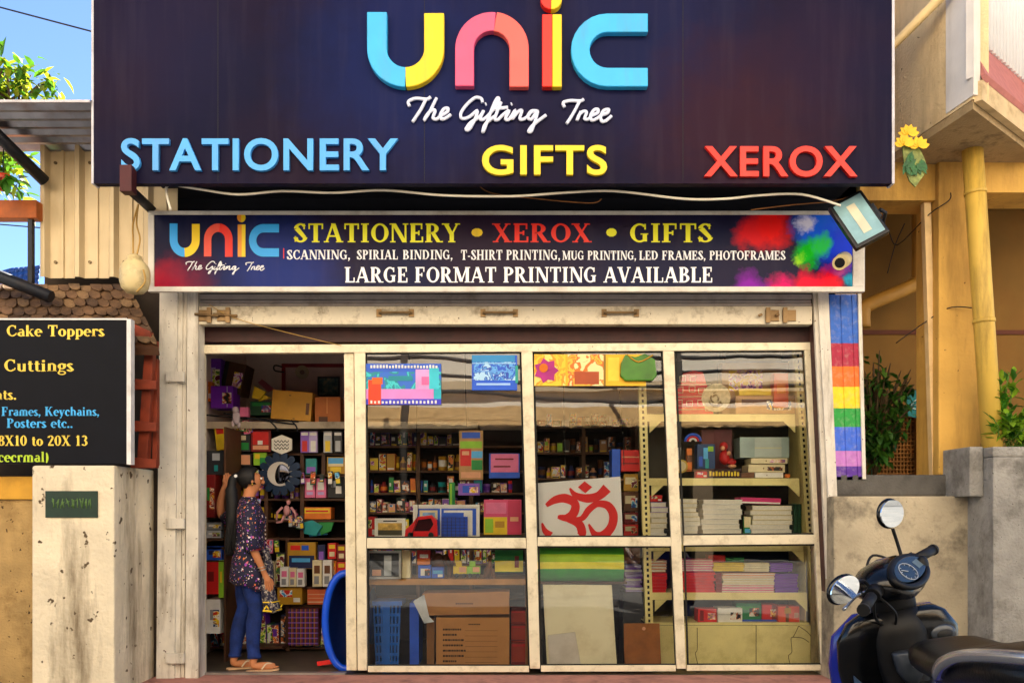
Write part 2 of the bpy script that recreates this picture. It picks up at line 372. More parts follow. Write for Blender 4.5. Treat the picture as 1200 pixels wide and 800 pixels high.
SCRIPT = [[(240, 375), (236, 358), (262, 347), (300, 350), (314, 342)], [(297, 350), (280, 385), (250, 430)],
 [(335, 345), (310, 395), (290, 425), (305, 400), (322, 388), (330, 392), (322, 415), (335, 420), (350, 408), (372, 395), (375, 382), (360, 385), (348, 405), (352, 420), (370, 415), (385, 403)],
 [(496, 362), (492, 348), (470, 345), (440, 370), (420, 400), (425, 418), (450, 412), (478, 390), (470, 420), (450, 455), (438, 455), (455, 432), (486, 412), (500, 390), (488, 418), (500, 420), (518, 405), (552, 360), (550, 345), (535, 370), (505, 450), (497, 464), (506, 438), (538, 410)],
 [(562, 360), (540, 415), (550, 422), (568, 405), (590, 390), (577, 418), (590, 420), (612, 388), (600, 420), (620, 395), (635, 390), (627, 418), (640, 420), (655, 410), (668, 395), (690, 392), (668, 392), (655, 412), (668, 420), (690, 392), (680, 430), (668, 462), (658, 462), (675, 440), (720, 405)],
 [(535, 385), (586, 378)], [(506, 368), (510, 366)], [(596, 368), (600, 366)],
 [(785, 378), (780, 362), (805, 355), (840, 356), (852, 350)], [(838, 356), (815, 400), (792, 436)],
 [(842, 393), (828, 425), (836, 405), (850, 393), (862, 396), (855, 418), (868, 420), (880, 408), (900, 398), (902, 386), (888, 388), (876, 408), (880, 424), (898, 418), (914, 406), (935, 398), (940, 386), (922, 390), (912, 410), (916, 428), (932, 424), (950, 408)]]

# ---------------------------------------------------------------- colours and materials
white_paint = mat('chipped_white_paint', '#dcd5c6', .55, dirt='#6d5a40', dirt_amt=.5, dirt_scale=5, streak=True, edge=('#5a3d28', 38, .70), bump=.15)
shutter_paint = mat('shutter_paint', '#d6cbb2', .5, dirt='#6b583e', dirt_amt=.45, dirt_scale=7, streak=False, edge=('#5a4632', 30, .72))
alu = mat('cream_aluminium', '#e2d6b8', .4, .1, var=.07, dirt='#8d7a55', dirt_amt=.3, dirt_scale=9, edge=('#6b5236', 45, .735))
dark_steel = mat('dark_steel', '#20242c', .5, .4, dirt='#3b2f27', dirt_amt=.3)
rust_steel = mat('rust_red_steel', '#4a1c20', .55, .2, dirt='#2a1512', dirt_amt=.4)
black_rubber = mat('black_rubber', '#08090a', .6, var=.2)
concrete = mat('weathered_concrete', '#8f8879', .9, var=.18, dirt='#4f4a40', dirt_amt=.35, dirt_scale=5, edge=('#3a352c', 55, .70), bump=.5, bump_scale=45)
concrete_warm = mat('lime_plaster', '#e2d4b6', .92, var=.16, scale=3, dirt='#75644a', dirt_amt=.5, dirt_scale=3.2, streak=True, edge=('#5d4c36', 13, .665), bump=.6, bump_scale=28)
step_con = mat('red_oxide_step', '#b07a6c', .8, var=.16, dirt='#5b3f3a', dirt_amt=.35, dirt_scale=6, bump=.3, bump_scale=40)
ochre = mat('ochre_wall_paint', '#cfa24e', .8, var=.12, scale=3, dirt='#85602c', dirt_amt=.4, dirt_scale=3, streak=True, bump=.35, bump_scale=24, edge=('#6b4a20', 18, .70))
ochre_shaded = mat('shaded_ochre_paint', '#7d5a20', .8, var=.12, scale=3, dirt='#7b5018', dirt_amt=.3, dirt_scale=2.5)  # ochre darkened in colour for the shade inside the recess
cream_wall = mat('cream_plaster', '#e6cc9c', .88, var=.08, scale=5, dirt='#a5875a', dirt_amt=.3, streak=True, bump=.5, bump_scale=55, edge=('#8a7048', 22, .71))
pale_wall = mat('pale_plaster', '#d8d3cc', .85, var=.06, dirt='#9a938a', dirt_amt=.25, streak=True)
pipe_yel = mat('painted_drain_pipe', '#d9b450', .55, var=.06, dirt='#80622a', dirt_amt=.4, dirt_scale=8, streak=True)
wood_brown = mat('brown_board', '#9a5a1e', .6, var=.2, scale=12, dirt='#5f3510', dirt_amt=.25, streak=True)
wood_dark = mat('dark_shelf_wood', '#4a2c16', .6, var=.2, scale=10)
card = mat('brown_cardboard', '#b9824a', .85, var=.08, scale=5, dirt='#8a5c2e', dirt_amt=.15)
yel_rack = mat('yellow_rack_enamel', '#f2e29a', .45, var=.05, dirt='#a58d44', dirt_amt=.2, dirt_scale=6)
black_hole = mat('slot_black', '#101010', .8)
room_wall = mat('room_wall_paint', '#dcc8be', .85, var=.08)
room_dark = mat('room_dark_paint', '#5a4a44', .85, var=.12)
navy_void = mat('navy_gap_shade', '#10131f', .8, var=.2)  # colour kept dark to stand for shade in the gap under the sign
c_blue = mat('letter_sky_blue', '#35b4ee', .42, var=.05, dirt='#6a5a50', dirt_amt=.12, dirt_scale=9, streak=True); c_yel = mat('letter_yellow', '#f6d21c', .42, var=.05, dirt='#6a5a50', dirt_amt=.12, dirt_scale=9, streak=True)
c_pink = mat('letter_pink', '#e2557f', .42, var=.05, dirt='#6a5a50', dirt_amt=.12, dirt_scale=9, streak=True); c_sal = mat('letter_salmon', '#f0625a', .42, var=.05, dirt='#6a5a50', dirt_amt=.12, dirt_scale=9, streak=True)
c_red = mat('letter_red', '#ee2a1c', .42, var=.05, dirt='#6a5a50', dirt_amt=.12, dirt_scale=9, streak=True); c_white = mat('letter_white', '#f2f2f6', .4, var=.02)
c_lem = mat('letter_lemon', '#f0ee22', .4, var=.02)
glass = bpy.data.materials.new('window_glass'); glass.use_nodes = True
_n = glass.node_tree.nodes; _l = glass.node_tree.links; _n.remove(_n['Principled BSDF'])
_t = _n.new('ShaderNodeBsdfTransparent'); _t.inputs[0].default_value = (.97, .985, .98, 1); _g = _n.new('ShaderNodeBsdfGlossy'); _g.inputs['Roughness'].default_value = .0
_f = _n.new('ShaderNodeFresnel'); _f.inputs[0].default_value = 1.6; _mx = _n.new('ShaderNodeMixShader')
_l.new(_f.outputs[0], _mx.inputs[0]); _l.new(_t.outputs[0], _mx.inputs[1]); _l.new(_g.outputs[0], _mx.inputs[2]); _l.new(_mx.outputs[0], _n['Material Output'].inputs[0])
_gp = _n.new('ShaderNodeNewGeometry'); _nz = _n.new('ShaderNodeTexNoise'); _nz.inputs['Scale'].default_value = 1.6; _l.new(_gp.outputs['Position'], _nz.inputs['Vector'])
_bp = _n.new('ShaderNodeBump'); _bp.inputs['Strength'].default_value = .05; _bp.inputs['Distance'].default_value = .02; _l.new(_nz.outputs[0], _bp.inputs['Height']); _l.new(_bp.outputs[0], _g.inputs['Normal'])

NAMED = {'red': '#d3201c', 'dark red': '#7d1414', 'orange': '#e0761c', 'yellow': '#e8c51e', 'mustard': '#b98a1e', 'green': '#1f8a3c', 'lime green': '#8fc32a', 'dark green': '#17482a',
 'teal': '#1d8f8f', 'blue': '#1f55c9', 'sky blue': '#4fa8e0', 'navy': '#1b2450', 'purple': '#6a2aa8', 'violet': '#8a5ac0', 'pink': '#e0709a', 'magenta': '#c9257a', 'white': '#e6e3dc',
 'cream': '#e2d3a8', 'grey': '#8a8a8c', 'charcoal': '#2b2c30', 'black': '#141416', 'brown': '#6b3f1e', 'tan': '#b98a54', 'peach': '#e0a078', 'lilac': '#b7a2d6', 'silver': '#b4b8bc'}
def art(name, cols, scale=18, text=True):
    """printed packaging: blotches of a few inks with rows of tiny marks"""
    if name in MATS: return MATS[name]
    m = mat(name, cols[0], .4, var=0); N = m.node_tree.nodes; L = m.node_tree.links; b = N['Principled BSDF']
    g = N.new('ShaderNodeNewGeometry'); n = N.new('ShaderNodeTexNoise'); n.inputs['Scale'].default_value = scale; n.inputs['Detail'].default_value = 3; n.inputs['Distortion'].default_value = .8; L.new(g.outputs['Position'], n.inputs['Vector'])
    r = N.new('ShaderNodeValToRGB'); r.color_ramp.interpolation = 'CONSTANT'; e = r.color_ramp.elements; e[0].color = lin(cols[0])+(1,); e[1].position = .43; e[1].color = lin(cols[1])+(1,)
    for k, c in enumerate(cols[2:]): q = e.new(.5+.06*k); q.color = lin(c)+(1,)
    L.new(n.outputs[0], r.inputs[0]); out = r.outputs[0]
    if text:
        sx = N.new('ShaderNodeSeparateXYZ'); L.new(g.outputs['Position'], sx.inputs[0]); cx_ = N.new('ShaderNodeCombineXYZ'); L.new(sx.outputs[0], cx_.inputs[0]); L.new(sx.outputs[2], cx_.inputs[1])
        bt = N.new('ShaderNodeTexBrick'); bt.inputs['Scale'].default_value = 55; bt.inputs['Mortar Size'].default_value = .014; bt.inputs['Brick Width'].default_value = .35; bt.inputs['Row Height'].default_value = .5
        bt.inputs['Color1'].default_value = (0, 0, 0, 1); bt.inputs['Color2'].default_value = (.9, .9, .9, 1); bt.inputs['Mortar'].default_value = (0, 0, 0, 1); L.new(cx_.outputs[0], bt.inputs['Vector'])
        n2 = N.new('ShaderNodeTexNoise'); n2.inputs['Scale'].default_value = 9; L.new(g.outputs['Position'], n2.inputs['Vector']); gt = N.new('ShaderNodeMath'); gt.operation = 'GREATER_THAN'; gt.inputs[1].default_value = .52; L.new(n2.outputs[0], gt.inputs[0])
        mu = N.new('ShaderNodeMath'); mu.operation = 'MULTIPLY'; L.new(bt.outputs['Color'], mu.inputs[0]); L.new(gt.outputs[0], mu.inputs[1])
        mx = N.new('ShaderNodeMix'); mx.data_type = 'RGBA'; mx.inputs['B'].default_value = lin(cols[-1])+(1,); L.new(mu.outputs[0], mx.inputs['Factor']); L.new(out, mx.inputs['A']); out = mx.outputs['Result']
    L.new(out, b.inputs['Base Color']); return m
_ak = [0]
ARTS = [('pack_art_a', ['#c8321c', '#e8c41c', '#f0e8d8', '#20386a']), ('pack_art_b', ['#1c4a9a', '#58b0e0', '#f2f2ee', '#c8241c']), ('pack_art_c', ['#e6e0d4', '#d8702a', '#3a2a20', '#181818']), ('pack_art_d', ['#2a7a3c', '#c8d83a', '#f4ecd0', '#6a1a2a']), ('pack_art_e', ['#6a2a8a', '#e08ab8', '#f4e8f0', '#f0c41c']), ('pack_art_f', ['#201c24', '#6a4a2a', '#d8c49a', '#c83a2a']), ('pack_art_g', ['#f0b83a', '#e0581c', '#fff0d0', '#7a1a1a'])]
def anyart():
    _ak[0] = (_ak[0]*5+3) % 97; return art(*ARTS[_ak[0] % len(ARTS)])
def cm(n): return mat(n.replace(' ', '_')+'_print', NAMED[n], .45, var=.10, scale=14)

# ================================================================ SETTING
FZ, GZ = -.03, -.15                      # shop floor, street level
g = struct(MB().box(-60, 60, -60, -.36, GZ-.3, GZ).build('street', mat('dusty_asphalt', '#5f5c58', .95, var=.2, scale=3, dirt='#8b8377', dirt_amt=.3, bump=.5, bump_scale=80)))
g2 = struct(MB().box(-400, 400, -60.02, 500, GZ-.9, GZ-.31).build('ground', mat('bare_earth', '#7a6a50', .95)))
struct(MB().box(X(186), X(985), -.36, -.02, GZ-.02, FZ).build('entrance_step', step_con, bevel=.012))
struct(MB().box(X(190), X(975), -.0199, 2.2, GZ, FZ+.001).build('shop_floor', mat('shop_floor_stone', '#4d4438', .5, var=.2, dirt='#2e2820', dirt_amt=.4)))

# ---- the shop building: walls, ceiling, fascia band (one thing)
b = thing('shop_building', 'single storey shop room with pale inner walls behind the aluminium glass front', 'building', (X(580), 1.0, GZ))
xl, xr = X(186), X(978); zc = Z(392)
MB().box(xl-.2, xl, -.02, 2.4, GZ, 5.4).build('side_wall', room_wall, b)
MB().box(xr, xr+.16, -.02, 2.4, GZ, 5.4).build('side_wall', room_wall, b)
MB().box(xl-.2, xr+.16, 2.2, 2.4, GZ, 5.4).build('rear_wall', room_wall, b)
MB().box(xl, xr, .12, 2.2, zc+.25, zc+.37).build('ceiling', room_wall, b)
MB().box(xl-.2, xr+.16, -.02, 2.4, 5.4, 5.5).build('roof', concrete, b)
MB().box(xl-.2, xr+.16, -.02, .12, Z(345), 5.4).build('front_wall', navy_void, b)
MB().box(xl, xr, .0, .12, Z(402)+.01, Z(345)).build('lintel', mat('lintel_dark_red', '#3a1a16', .6, var=.3, dirt='#15100f', dirt_amt=.4), b)
MB().box(X(150, -.8), xr+.02, -.86, -.02, Z(222, -.2), Z(222, -.2)+.08).build('canopy_slab', navy_void, b)

# ---- big fascia sign
SY = -.92
sg = thing('fascia_sign', 'huge dark navy fascia sign with coloured raised letters reading UNIC The Gifting Tree', 'shop sign', W(577, 215, SY))
big = blob_mat('fascia_vinyl', '#0a0a2a', '#1a0c24', [(X(480, SY), Z(70, SY), SY, 1.0, '#0e1c50', .8), (X(740, SY), Z(30, SY), SY, 1.0, '#121a44', .7), (X(200, SY), Z(40, SY), SY, .7, '#1c1838', .5), (X(860, SY), Z(150, SY), SY, .8, '#341622', .7), (X(960, SY), Z(60, SY), SY, .6, '#241430', .5)], rough=.55, nscale=1.1, warp=.5)
MB().box(X(110, SY), X(1045, SY), SY, SY+.06, Z(215, SY), 5.25).build('panel', big, sg)
m = MB()
for a, c in ((107.5, 110), (1045, 1048)): m.box(X(a, SY), X(c, SY), SY-.006, SY+.08, Z(215.5, SY), 5.26)
m.build('edge_trim', mat('pale_trim', '#c9c6cc', .5, dirt='#8a8272', dirt_amt=.3), sg)
m = MB()
for a in (255, 497, 800): MB().box(X(a, SY), X(a, SY)+.004, SY-.0015, SY, Z(213, SY), 5.24).build('seam', mat('seam_dark', '#050510', .6), sg)
zx = lambda p: (400+p[0]/3.0, p[1]/3.0)
LM = [c_blue, c_yel, c_pink, c_sal, c_red]
for nm, pts, ci in unic_letters():
    MB().prism([W(*zx(p), SY-.055) for p in pts], (0, .055, 0)).build('letter', LM[ci], sg, bevel=.004, seg=1)
m = MB()
for st in SCRIPT: m.tube([W(*zx((p.x, p.y)), SY-.018) for p in catmull([(a, c, 0) for a, c in st], 5)], .0115, 6)
m.build('tagline', mat('tagline_white', '#dfe4f6', .4, var=.02), sg)
text_mesh('lettering', 'STATIONERY', 144, 467, 202, 164, SY, .028, mat('letter_pale_blue', '#4aa9f0', .42, var=.05, dirt='#6a5a50', dirt_amt=.12, dirt_scale=9, streak=True), sg)
text_mesh('lettering', 'GIFTS', 565, 711, 207, 172, SY, .028, c_yel, sg)
text_mesh('lettering', 'XEROX', 824, 1003, 209, 173, SY, .028, c_red, sg)

# ---- printed banner under it
BY = -.36
bn = thing('printed_banner', 'long printed flex banner in a white frame listing stationery, xerox, gifts and printing services', 'banner', W(594, 342, BY))
bx = lambda a, z: (X(a, BY), Z(z, BY), BY)
vin = blob_mat('banner_vinyl', '#15193a', '#241a30', [bx(330, 318)+(.55, '#1c2f7a', .8), bx(560, 262)+(.5, '#2a1c30', .8), bx(195, 342)+(.26, '#c81424', .95), bx(215, 336)+(.3, '#6a1236', .7), bx(902, 266)+(.20, '#f01818', 1), bx(880, 275)+(.15, '#e01c24', .9),
   bx(962, 268)+(.25, '#1a68f8', 1), bx(990, 290)+(.26, '#1440f0', .95), bx(945, 262)+(.09, '#e8e8ff', .9), bx(945, 298)+(.12, '#10c020', 1), bx(962, 289)+(.1, '#30d82a', .9), bx(938, 306)+(.06, '#a8e02a', .8), bx(972, 332)+(.15, '#f0102a', 1), bx(948, 335)+(.15, '#f01438', 1), bx(915, 338)+(.13, '#d81468', .95), bx(880, 340)+(.17, '#8a1aa8', .85), bx(1003, 330)+(.09, '#22b8e0', .8), bx(985, 312)+(.08, '#e05a90', .6)], rough=.38, nscale=1.6, warp=.22, core=.38, wscale=8)
MB().box(X(181, BY), X(999, BY), BY, BY+.05, Z(336, BY), Z(252, BY)).build('printed_sheet', vin, bn)
m = MB()
m.box(X(174, BY), X(1013, BY), BY-.010, BY+.03, Z(342, BY), Z(336, BY)); m.box(X(174, BY), X(1013, BY), BY-.010, BY+.03, Z(252, BY), Z(247.5, BY))
m.box(X(174, BY), X(181, BY), BY-.010, BY+.03, Z(336, BY), Z(252, BY)); m.box(X(999, BY), X(1013, BY), BY-.010, BY+.03, Z(336, BY), Z(252, BY))
m.build('frame', mat('banner_frame_white', '#d9d4c9', .55, dirt='#8a6f50', dirt_amt=.25, edge=('#5a4632', 40, .74)), bn, bevel=.004)
# unic small
s3 = lambda p: (199+(p[0]-90)*(327-199)/(1078-90), 262+(p[1]-42)*(301-262)/(305-42))
PM = [mat('print_blue', '#22a4f2', .4, var=.02), c_yel, mat('print_salmon', '#e8503c', .4), c_red, mat('print_orange', '#f09a2a', .4)]
for k, (nm, pts, ci) in enumerate(unic_letters()):
    MB().prism([W(*s3(p), BY) for p in pts], (0, -.003-.0002*k, 0)).build('letter', PM[ci], bn)
m = MB(); s4 = lambda p: (218+(p[0]-236)*(310-218)/(950-236), 306+(p[1]-342)*(321-306)/(462-342))
for st in SCRIPT: m.tube([W(*s4((p.x, p.y)), BY-.001) for p in catmull([(a, c, 0) for a, c in st], 4)], .0042, 5)
m.build('tagline', c_white, bn)
def line(nm, segs, parent, y, th=.002):
    for txt, a, c, zb, zt, mm in segs:
        tot = sum(gl(q)[1] for q in txt); x = a
        for wd in txt.split(' '):
            wl_ = sum(gl(q)[1] for q in wd)*(c-a)/tot
            k = MB(); serif(k, wd, x, x+wl_, zb, zt, y, th); k.build(nm, mm, parent); x += wl_+gl(' ')[1]*(c-a)/tot
line('lettering', [('STATIONERY', 344, 540, 284, 262, c_lem), ('*', 552, 567, 283, 262, c_yel), ('XEROX', 577, 694, 284, 262, c_red), ('*', 710, 724, 283, 262, c_lem), ('GIFTS', 738, 836, 284, 262, c_lem),
  ('SCANNING,', 336, 411, 304, 293, c_white), ('SPIRIAL', 418, 467, 304, 293, c_white), ('BINDING,', 472, 531, 304, 293, c_white), ('T-SHIRT PRINTING,', 540, 657, 304.5, 293, c_white), ('MUG PRINTING,', 659, 746, 304.5, 294, c_white), ('LED FRAMES, PHOTOFRAMES', 749, 921, 304.5, 294, c_white),
  ('LARGE FORMAT PRINTING AVAILABLE', 404, 836, 331, 313, c_white)], bn, BY)
MB().box(X(332, BY), X(333, BY), BY-.002, BY, Z(303, BY), Z(291, BY)).build('divider', c_red, bn)

# ---- sagging cable, bracket, floodlight, cream pipe stub, hanging lamp
pts = [(200, 246), (195, 225), (200, 217), (235, 222), (280, 228), (330, 224), (390, 226), (450, 223), (520, 229), (600, 230), (660, 226), (720, 224), (800, 233), (850, 233), (890, 229), (940, 228), (985, 241)]
cb = MB().tube(catmull([W(a, c, -.80) for a, c in pts], 6), .0085, 7).build('cable', mat('white_cable', '#e9e2cf', .5)); tag(cb, 'white electric cable sagging along the gap under the big fascia sign', 'cable')
for pts, lb in (([(560, 216), (575, 226), (620, 232), (690, 238), (705, 233)], 'thin brown wire drooping below the GIFTS lettering under the white cable'), ([(880, 246), (930, 240), (975, 236), (1000, 229)], 'thin brown wire running up to the floodlight from the banner top')):
    tag(MB().tube(catmull([W(a, c, -.7) for a, c in pts], 6), .004, 6).build('wire', mat('brown_wire', '#7a4c1e', .6)), lb, 'wire')
for (a, c, d, e), lb in (((145, 196, 158, 222), 'dark red square steel bracket holding the left end of the fascia sign'),):
    t = thing('sign_bracket', lb, 'bracket', W(158, 245, -.6))
    MB().box(X(144, -.95), X(158, -.95), -1.0, -.92, Z(226, -.97), Z(195, -.97)).build('plate', rust_steel, t, bevel=.004)
    MB().tube([W(150, 220, -.93), W(176, 244, -.28)], .045, 4).build('arm', dark_steel, t)
fl = thing('floodlight', 'tilted black floodlight with pale glass hung at the right end of the banner', 'floodlight', W(1006, 258, -.75), local=True, rot=(R(-14), R(-27), R(-8)))
s_ = S(-.75)
MB().box(-21*s_, 21*s_, -.02, .035, -32*s_, 32*s_).build('housing', mat('floodlight_black', '#14171c', .4), fl, bevel=.012)
MB().box(-17*s_, 17*s_, -.026, -.0205, -28*s_, 28*s_).build('lens', mat('floodlight_glass', '#8fb6bd', .12, var=.15, scale=10, coat=.6), fl, bevel=.004)
MB().box(-5*s_, 5*s_, -.029, -.0265, -20*s_, 20*s_).build('led_strip', mat('led_pale', '#d8d3b8', .3), fl)
m = MB()
for k in range(5): m.box(-14*s_+k*6.6*s_, -12*s_+k*6.6*s_, .0352, .075, -24*s_, 24*s_)
m.build('cooling_fin', mat('floodlight_black', '#14171c'), fl)
m = MB().box(21*s_, 24*s_, -.01, .02, -10*s_, 10*s_).tube([(.16, .01, 0), (.2, .06, -.02), (.2, .28, -.03)], .014, 6)
m.build('bracket', dark_steel, fl)
t = thing('pipe_stub', 'short cream pipe stub poking out of the banner right end under the floodlight', 'pipe', W(986, 307, -.5))
MB().tube([W(989, 304, -.36), W(984, 308, -.50)], [.058, .052], 16).build('tube', mat('cream_pvc', '#e6d296', .45), t)
MB().tube([W(984.2, 307.9, -.4985), W(984, 308.05, -.503)], [.036, .036], 14).build('bore', black_hole, t)
t = thing('hanging_lamp', 'grimy white outdoor lamp hanging on wires left of the banner', 'lamp', W(158, 343, -.62))
mz = W(158, 0, -.62)
prof = [(.02, Z(298, -.62)), (.05, Z(301, -.62)), (.055, Z(305, -.62)), (.09, Z(311, -.62)), (.103, Z(318, -.62)), (.103, Z(330, -.62)), (.09, Z(338, -.62)), (.06, Z(343, -.62)), (.01, Z(344, -.62))]
MB().loft([[(mz.x+r*math.cos(2*math.pi*j/16), -.62+r*math.sin(2*math.pi*j/16), z) for j in range(16)] for r, z in prof]).build('lamp_body', mat('grimy_lamp_plastic', '#d8c48f', .4, dirt='#8a6b3a', dirt_amt=.4, dirt_scale=8), t)
m = MB()
for dx in (-2, 2): m.tube(catmull([W(158+dx, 300, -.62), W(160+dx*2, 280, -.6), W(158+dx, 262, -.5), W(162, 240, -.4)], 5), .006, 6)
m.tube(catmull([W(168, 316, -.70), W(170, 330, -.72), W(160, 342, -.73)], 4), .006, 6)
m.build('wire', mat('lamp_wire', '#b58e46', .6), t)

# ---- rolling shutter: box bottom rail with handles and bolts
ry = -.14
rs = thing('rolling_shutter', 'rolled up pale steel shutter with three handles and bolts above the glass front', 'shutter', W(592, 382, ry))
MB().box(X(232, ry), X(952, ry), ry, ry+.09, Z(380, ry), Z(358.5, ry)).build('bottom_rail', shutter_paint, rs, bevel=.006)
m = MB()
for k, (a, c) in enumerate(((344, 350), (350.6, 354), (354.6, 358))): m.box(X(232, ry), X(952, ry), ry+.012+.01*(k % 2), ry+.08, Z(c, ry), Z(a, ry))
m.build('slats', mat('shutter_slat', '#a39a96', .5, dirt='#6b5f55', dirt_amt=.4, streak=False), rs, bevel=.004)
for cxp in (463, 585, 727):
    hd = MB(); hd.tube([W(cxp-19, 366, ry-.03), W(cxp+19, 366, ry-.03)], .010, 8)
    for q in (-19, 19): hd.pbox(cxp+q-3, 362, cxp+q+3, 371, ry-.012, .012); hd.tube([W(cxp+q, 366, ry-.03), W(cxp+q, 366, ry-.005)], .009, 6)
    hd.build('handle', mat('worn_brass', '#8a6f4a', .45, .5, dirt='#4a3420', dirt_amt=.4), rs)
for a, s in ((262, 1), (905, -1), (240, 1), (925, -1)):
    bl = MB(); bl.pbox(a-8, 363, a+8, 376, ry-.012, .012).tube([W(a-12, 368, ry-.026), W(a+16*s, 370, ry-.026)], .011, 7).pbox(a+2*s, 360, a+7*s, 378, ry-.03, .02)
    bl.build('bolt', mat('worn_brass', '#8a6f4a'), rs, bevel=.002)
MB().tube(catmull([W(245, 357, ry-.01), W(285, 376, ry-.02), (X(400, -.06), -.06, Z(405, -.06))], 6), .003, 5).build('string', mat('lamp_wire', '#b58e46'), rs)
# guide channels
gy = -.17
gd = thing('shutter_guide', 'chipped white steel guide post with three hinge plates left of the open doorway', 'guide post', W(209, 792, gy))
m = MB(); ze = Z(800, gy)
for a, c, dd, e, f in ((187, 208, .0, 183, 204), (209, 214, .025, 205, 211), (215, 219, .04, 212, 216), (219.5, 232, .008, 217, 232.5)):
    m.pp([(a, 343), (c, 343), (f, 795), (e, 795)], gy+dd, .14)
m.build('channel', white_paint, gd)
for zz in (441, 613, 771):
    MB().pbox(194, zz-6, 215, zz+6, gy-.035, .035).build('hinge_plate', white_paint, gd, bevel=.004)
gd2 = thing('shutter_guide', 'chipped white and rust red steel guide post right of the glass front', 'guide post', W(965, 785, gy))
m = MB(); m.pp([(953, 343), (958, 343), (980, 785), (974, 785)], gy+.03, .12); m.pp([(958.5, 343), (971, 343), (990, 785), (981, 785)], gy, .15)
m.build('channel', white_paint, gd2)
MB().pp([(951, 343), (952.5, 343), (973.5, 785), (971.5, 785)], gy+.06, .09).build('edge_strip', mat('rust_edge', '#4a2c24', .7, var=.3), gd2)

# ================================================================ aluminium glass front
gf = thing('glass_front', 'cream aluminium shopfront frame with six glass panes and an open doorway at left', 'shopfront', W(590, 785, 0))
FD = .05
m = MB().pp([(232, 404), (950, 401), (950, 410), (232, 414)], -.03, .06); m.build('top_rail', alu, gf, bevel=.004)
mull = [[(233, 414), (239, 414), (239, 789), (236, 789)], [(415, 413), (428, 413), (430, 785), (419, 785)], [(611, 411.5), (624, 411.5), (633, 783), (621, 783)], [(777, 411), (790, 411), (804, 783), (793, 783)], [(943, 410), (950, 410), (972, 783), (963, 783)]]
for q in mull: MB().pp(q, -.028, .058).build('mullion', alu, gf, bevel=.004)
MB().pp([(403, 413.5), (414.5, 413.5), (418, 785), (406, 785)], -.004, .045).build('sliding_stile', alu, gf, bevel=.004)
for q in ([(430, 630), (616, 630), (617, 642), (430, 642)], [(630, 629), (786, 629), (787, 639.5), (630, 639.5)], [(801, 627), (957, 626), (958, 637), (801, 638.5)]):
    MB().pp(q, -.024, .05).build('transom', alu, gf, bevel=.003)
for q in ([(431, 780), (620, 780), (620, 787), (431, 787)], [(634, 779.5), (792, 779), (792, 786), (634, 786.5)], [(805, 779), (962, 778.5), (962, 785), (805, 785.5)]):
    MB().pp(q, -.024, .05).build('sill', alu, gf, bevel=.003)
MB().box(X(239), X(405), -.03, .04, FZ+.001, FZ+.014).build('door_sill', mat('worn_alu_sill', '#9c948c', .4, .5, var=.2), gf)
panes = [[(428, 413), (611, 411.5), (617, 630), (429.5, 630)], [(624, 411.5), (777, 411), (787, 629), (630, 629)], [(790, 411), (943, 410), (956, 626), (800, 627)], [(430, 642), (617, 642), (621, 780), (431, 780)], [(630, 639.5), (787, 639.5), (793, 779), (634, 779.5)], [(801, 638.5), (958, 637), (963, 778.5), (805, 779)]]
for q in panes: MB().pp(q, .004, .006).build('glass_pane', glass, gf)
# dark gaskets round each pane
gk = mat('gasket_black', '#17150f', .7)
for q in panes:
    c = (sum(p[0] for p in q)/4, sum(p[1] for p in q)/4); m = MB()
    inn = [(p[0]+(2.2 if p[0] < c[0] else -2.2), p[1]+(2.0 if p[1] < c[1] else -2.0)) for p in q]
    for i in range(4): m.pp([q[i], q[(i+1) % 4], inn[(i+1) % 4], inn[i]], -.004, .007)
    m.build('gasket', gk, gf)

# ================================================================ left side
sd_ = MB(); yb = -.22
x0, x1 = X(47, yb), X(208, yb); pit = (x1-x0)/4; zt, zb = Z(168, yb), Z(326, yb)
prof = []
for k in range(4):
    b0 = x0+k*pit
    prof += [(b0, 0), (b0+.10*pit, -.045), (b0+.22*pit, -.045), (b0+.30*pit, 0), (b0+.62*pit, 0), (b0+.64*pit, -.012), (b0+.70*pit, -.012), (b0+.72*pit, 0)]
prof.append((x1, 0))
sd_.prism([(a, yb+q, zb) for a, q in prof]+[(a, yb+q+.004, zb) for a, q in reversed(prof)], (0, 0, zt-zb))
t = thing('cladding_sheet', 'beige ribbed metal cladding sheet left of the fascia sign', 'cladding', ((x0+x1)/2, yb, zb))
sd_.build('sheet', mat('beige_sheet_metal', '#cbb791', .45, .15, var=.06, dirt='#8f7444', dirt_amt=.25, dirt_scale=3, streak=True), t)
m = MB()
for k in range(4):
    for z in (zb+.12, zt-.15): MB().tube([(x0+k*pit+.46*pit, yb-.012, z), (x0+k*pit+.46*pit, yb+.002, z)], .012, 8).build('screw', mat('screw_grey', '#6a5a40', .4, .6), t)
rf = MB(); ya, ybk = -.95, -.19; xs0, xs1 = X(-120, ya), X(106, ya)
zr = Z(120, ya); n = 48; top = []; 
for k in range(n+1):
    y = ya+(ybk-ya)*k/n; top.append((y, zr+.022*math.sin(k/n*math.pi*2*6)))
rf.prism([(xs0, y, z) for y, z in top]+[(xs0, y, z+.006) for y, z in reversed(top)], (xs1-xs0, 0, 0))
t = thing('roof_sheet', 'projecting corrugated metal roof sheet at upper left against the blue sky', 'roof sheet', ((xs0+xs1)/2, -.6, zr))
rf.build('sheet', mat('galvanised_sheet', '#8b8a90', .3, .85, var=.2, dirt='#6b4a34', dirt_amt=.3), t)
MB().box(xs0, xs1, ya-.012, ya, zr-.004, zr+.012).build('edge_trim', mat('pale_trim', '#c9c6cc'), t)
tag(MB().tube([W(-30, 132, -.8), W(52, 212, -.3)], .045, 10).build('roof_brace', dark_steel), 'dark steel tube brace slanting down under the corrugated roof sheet', 'brace')
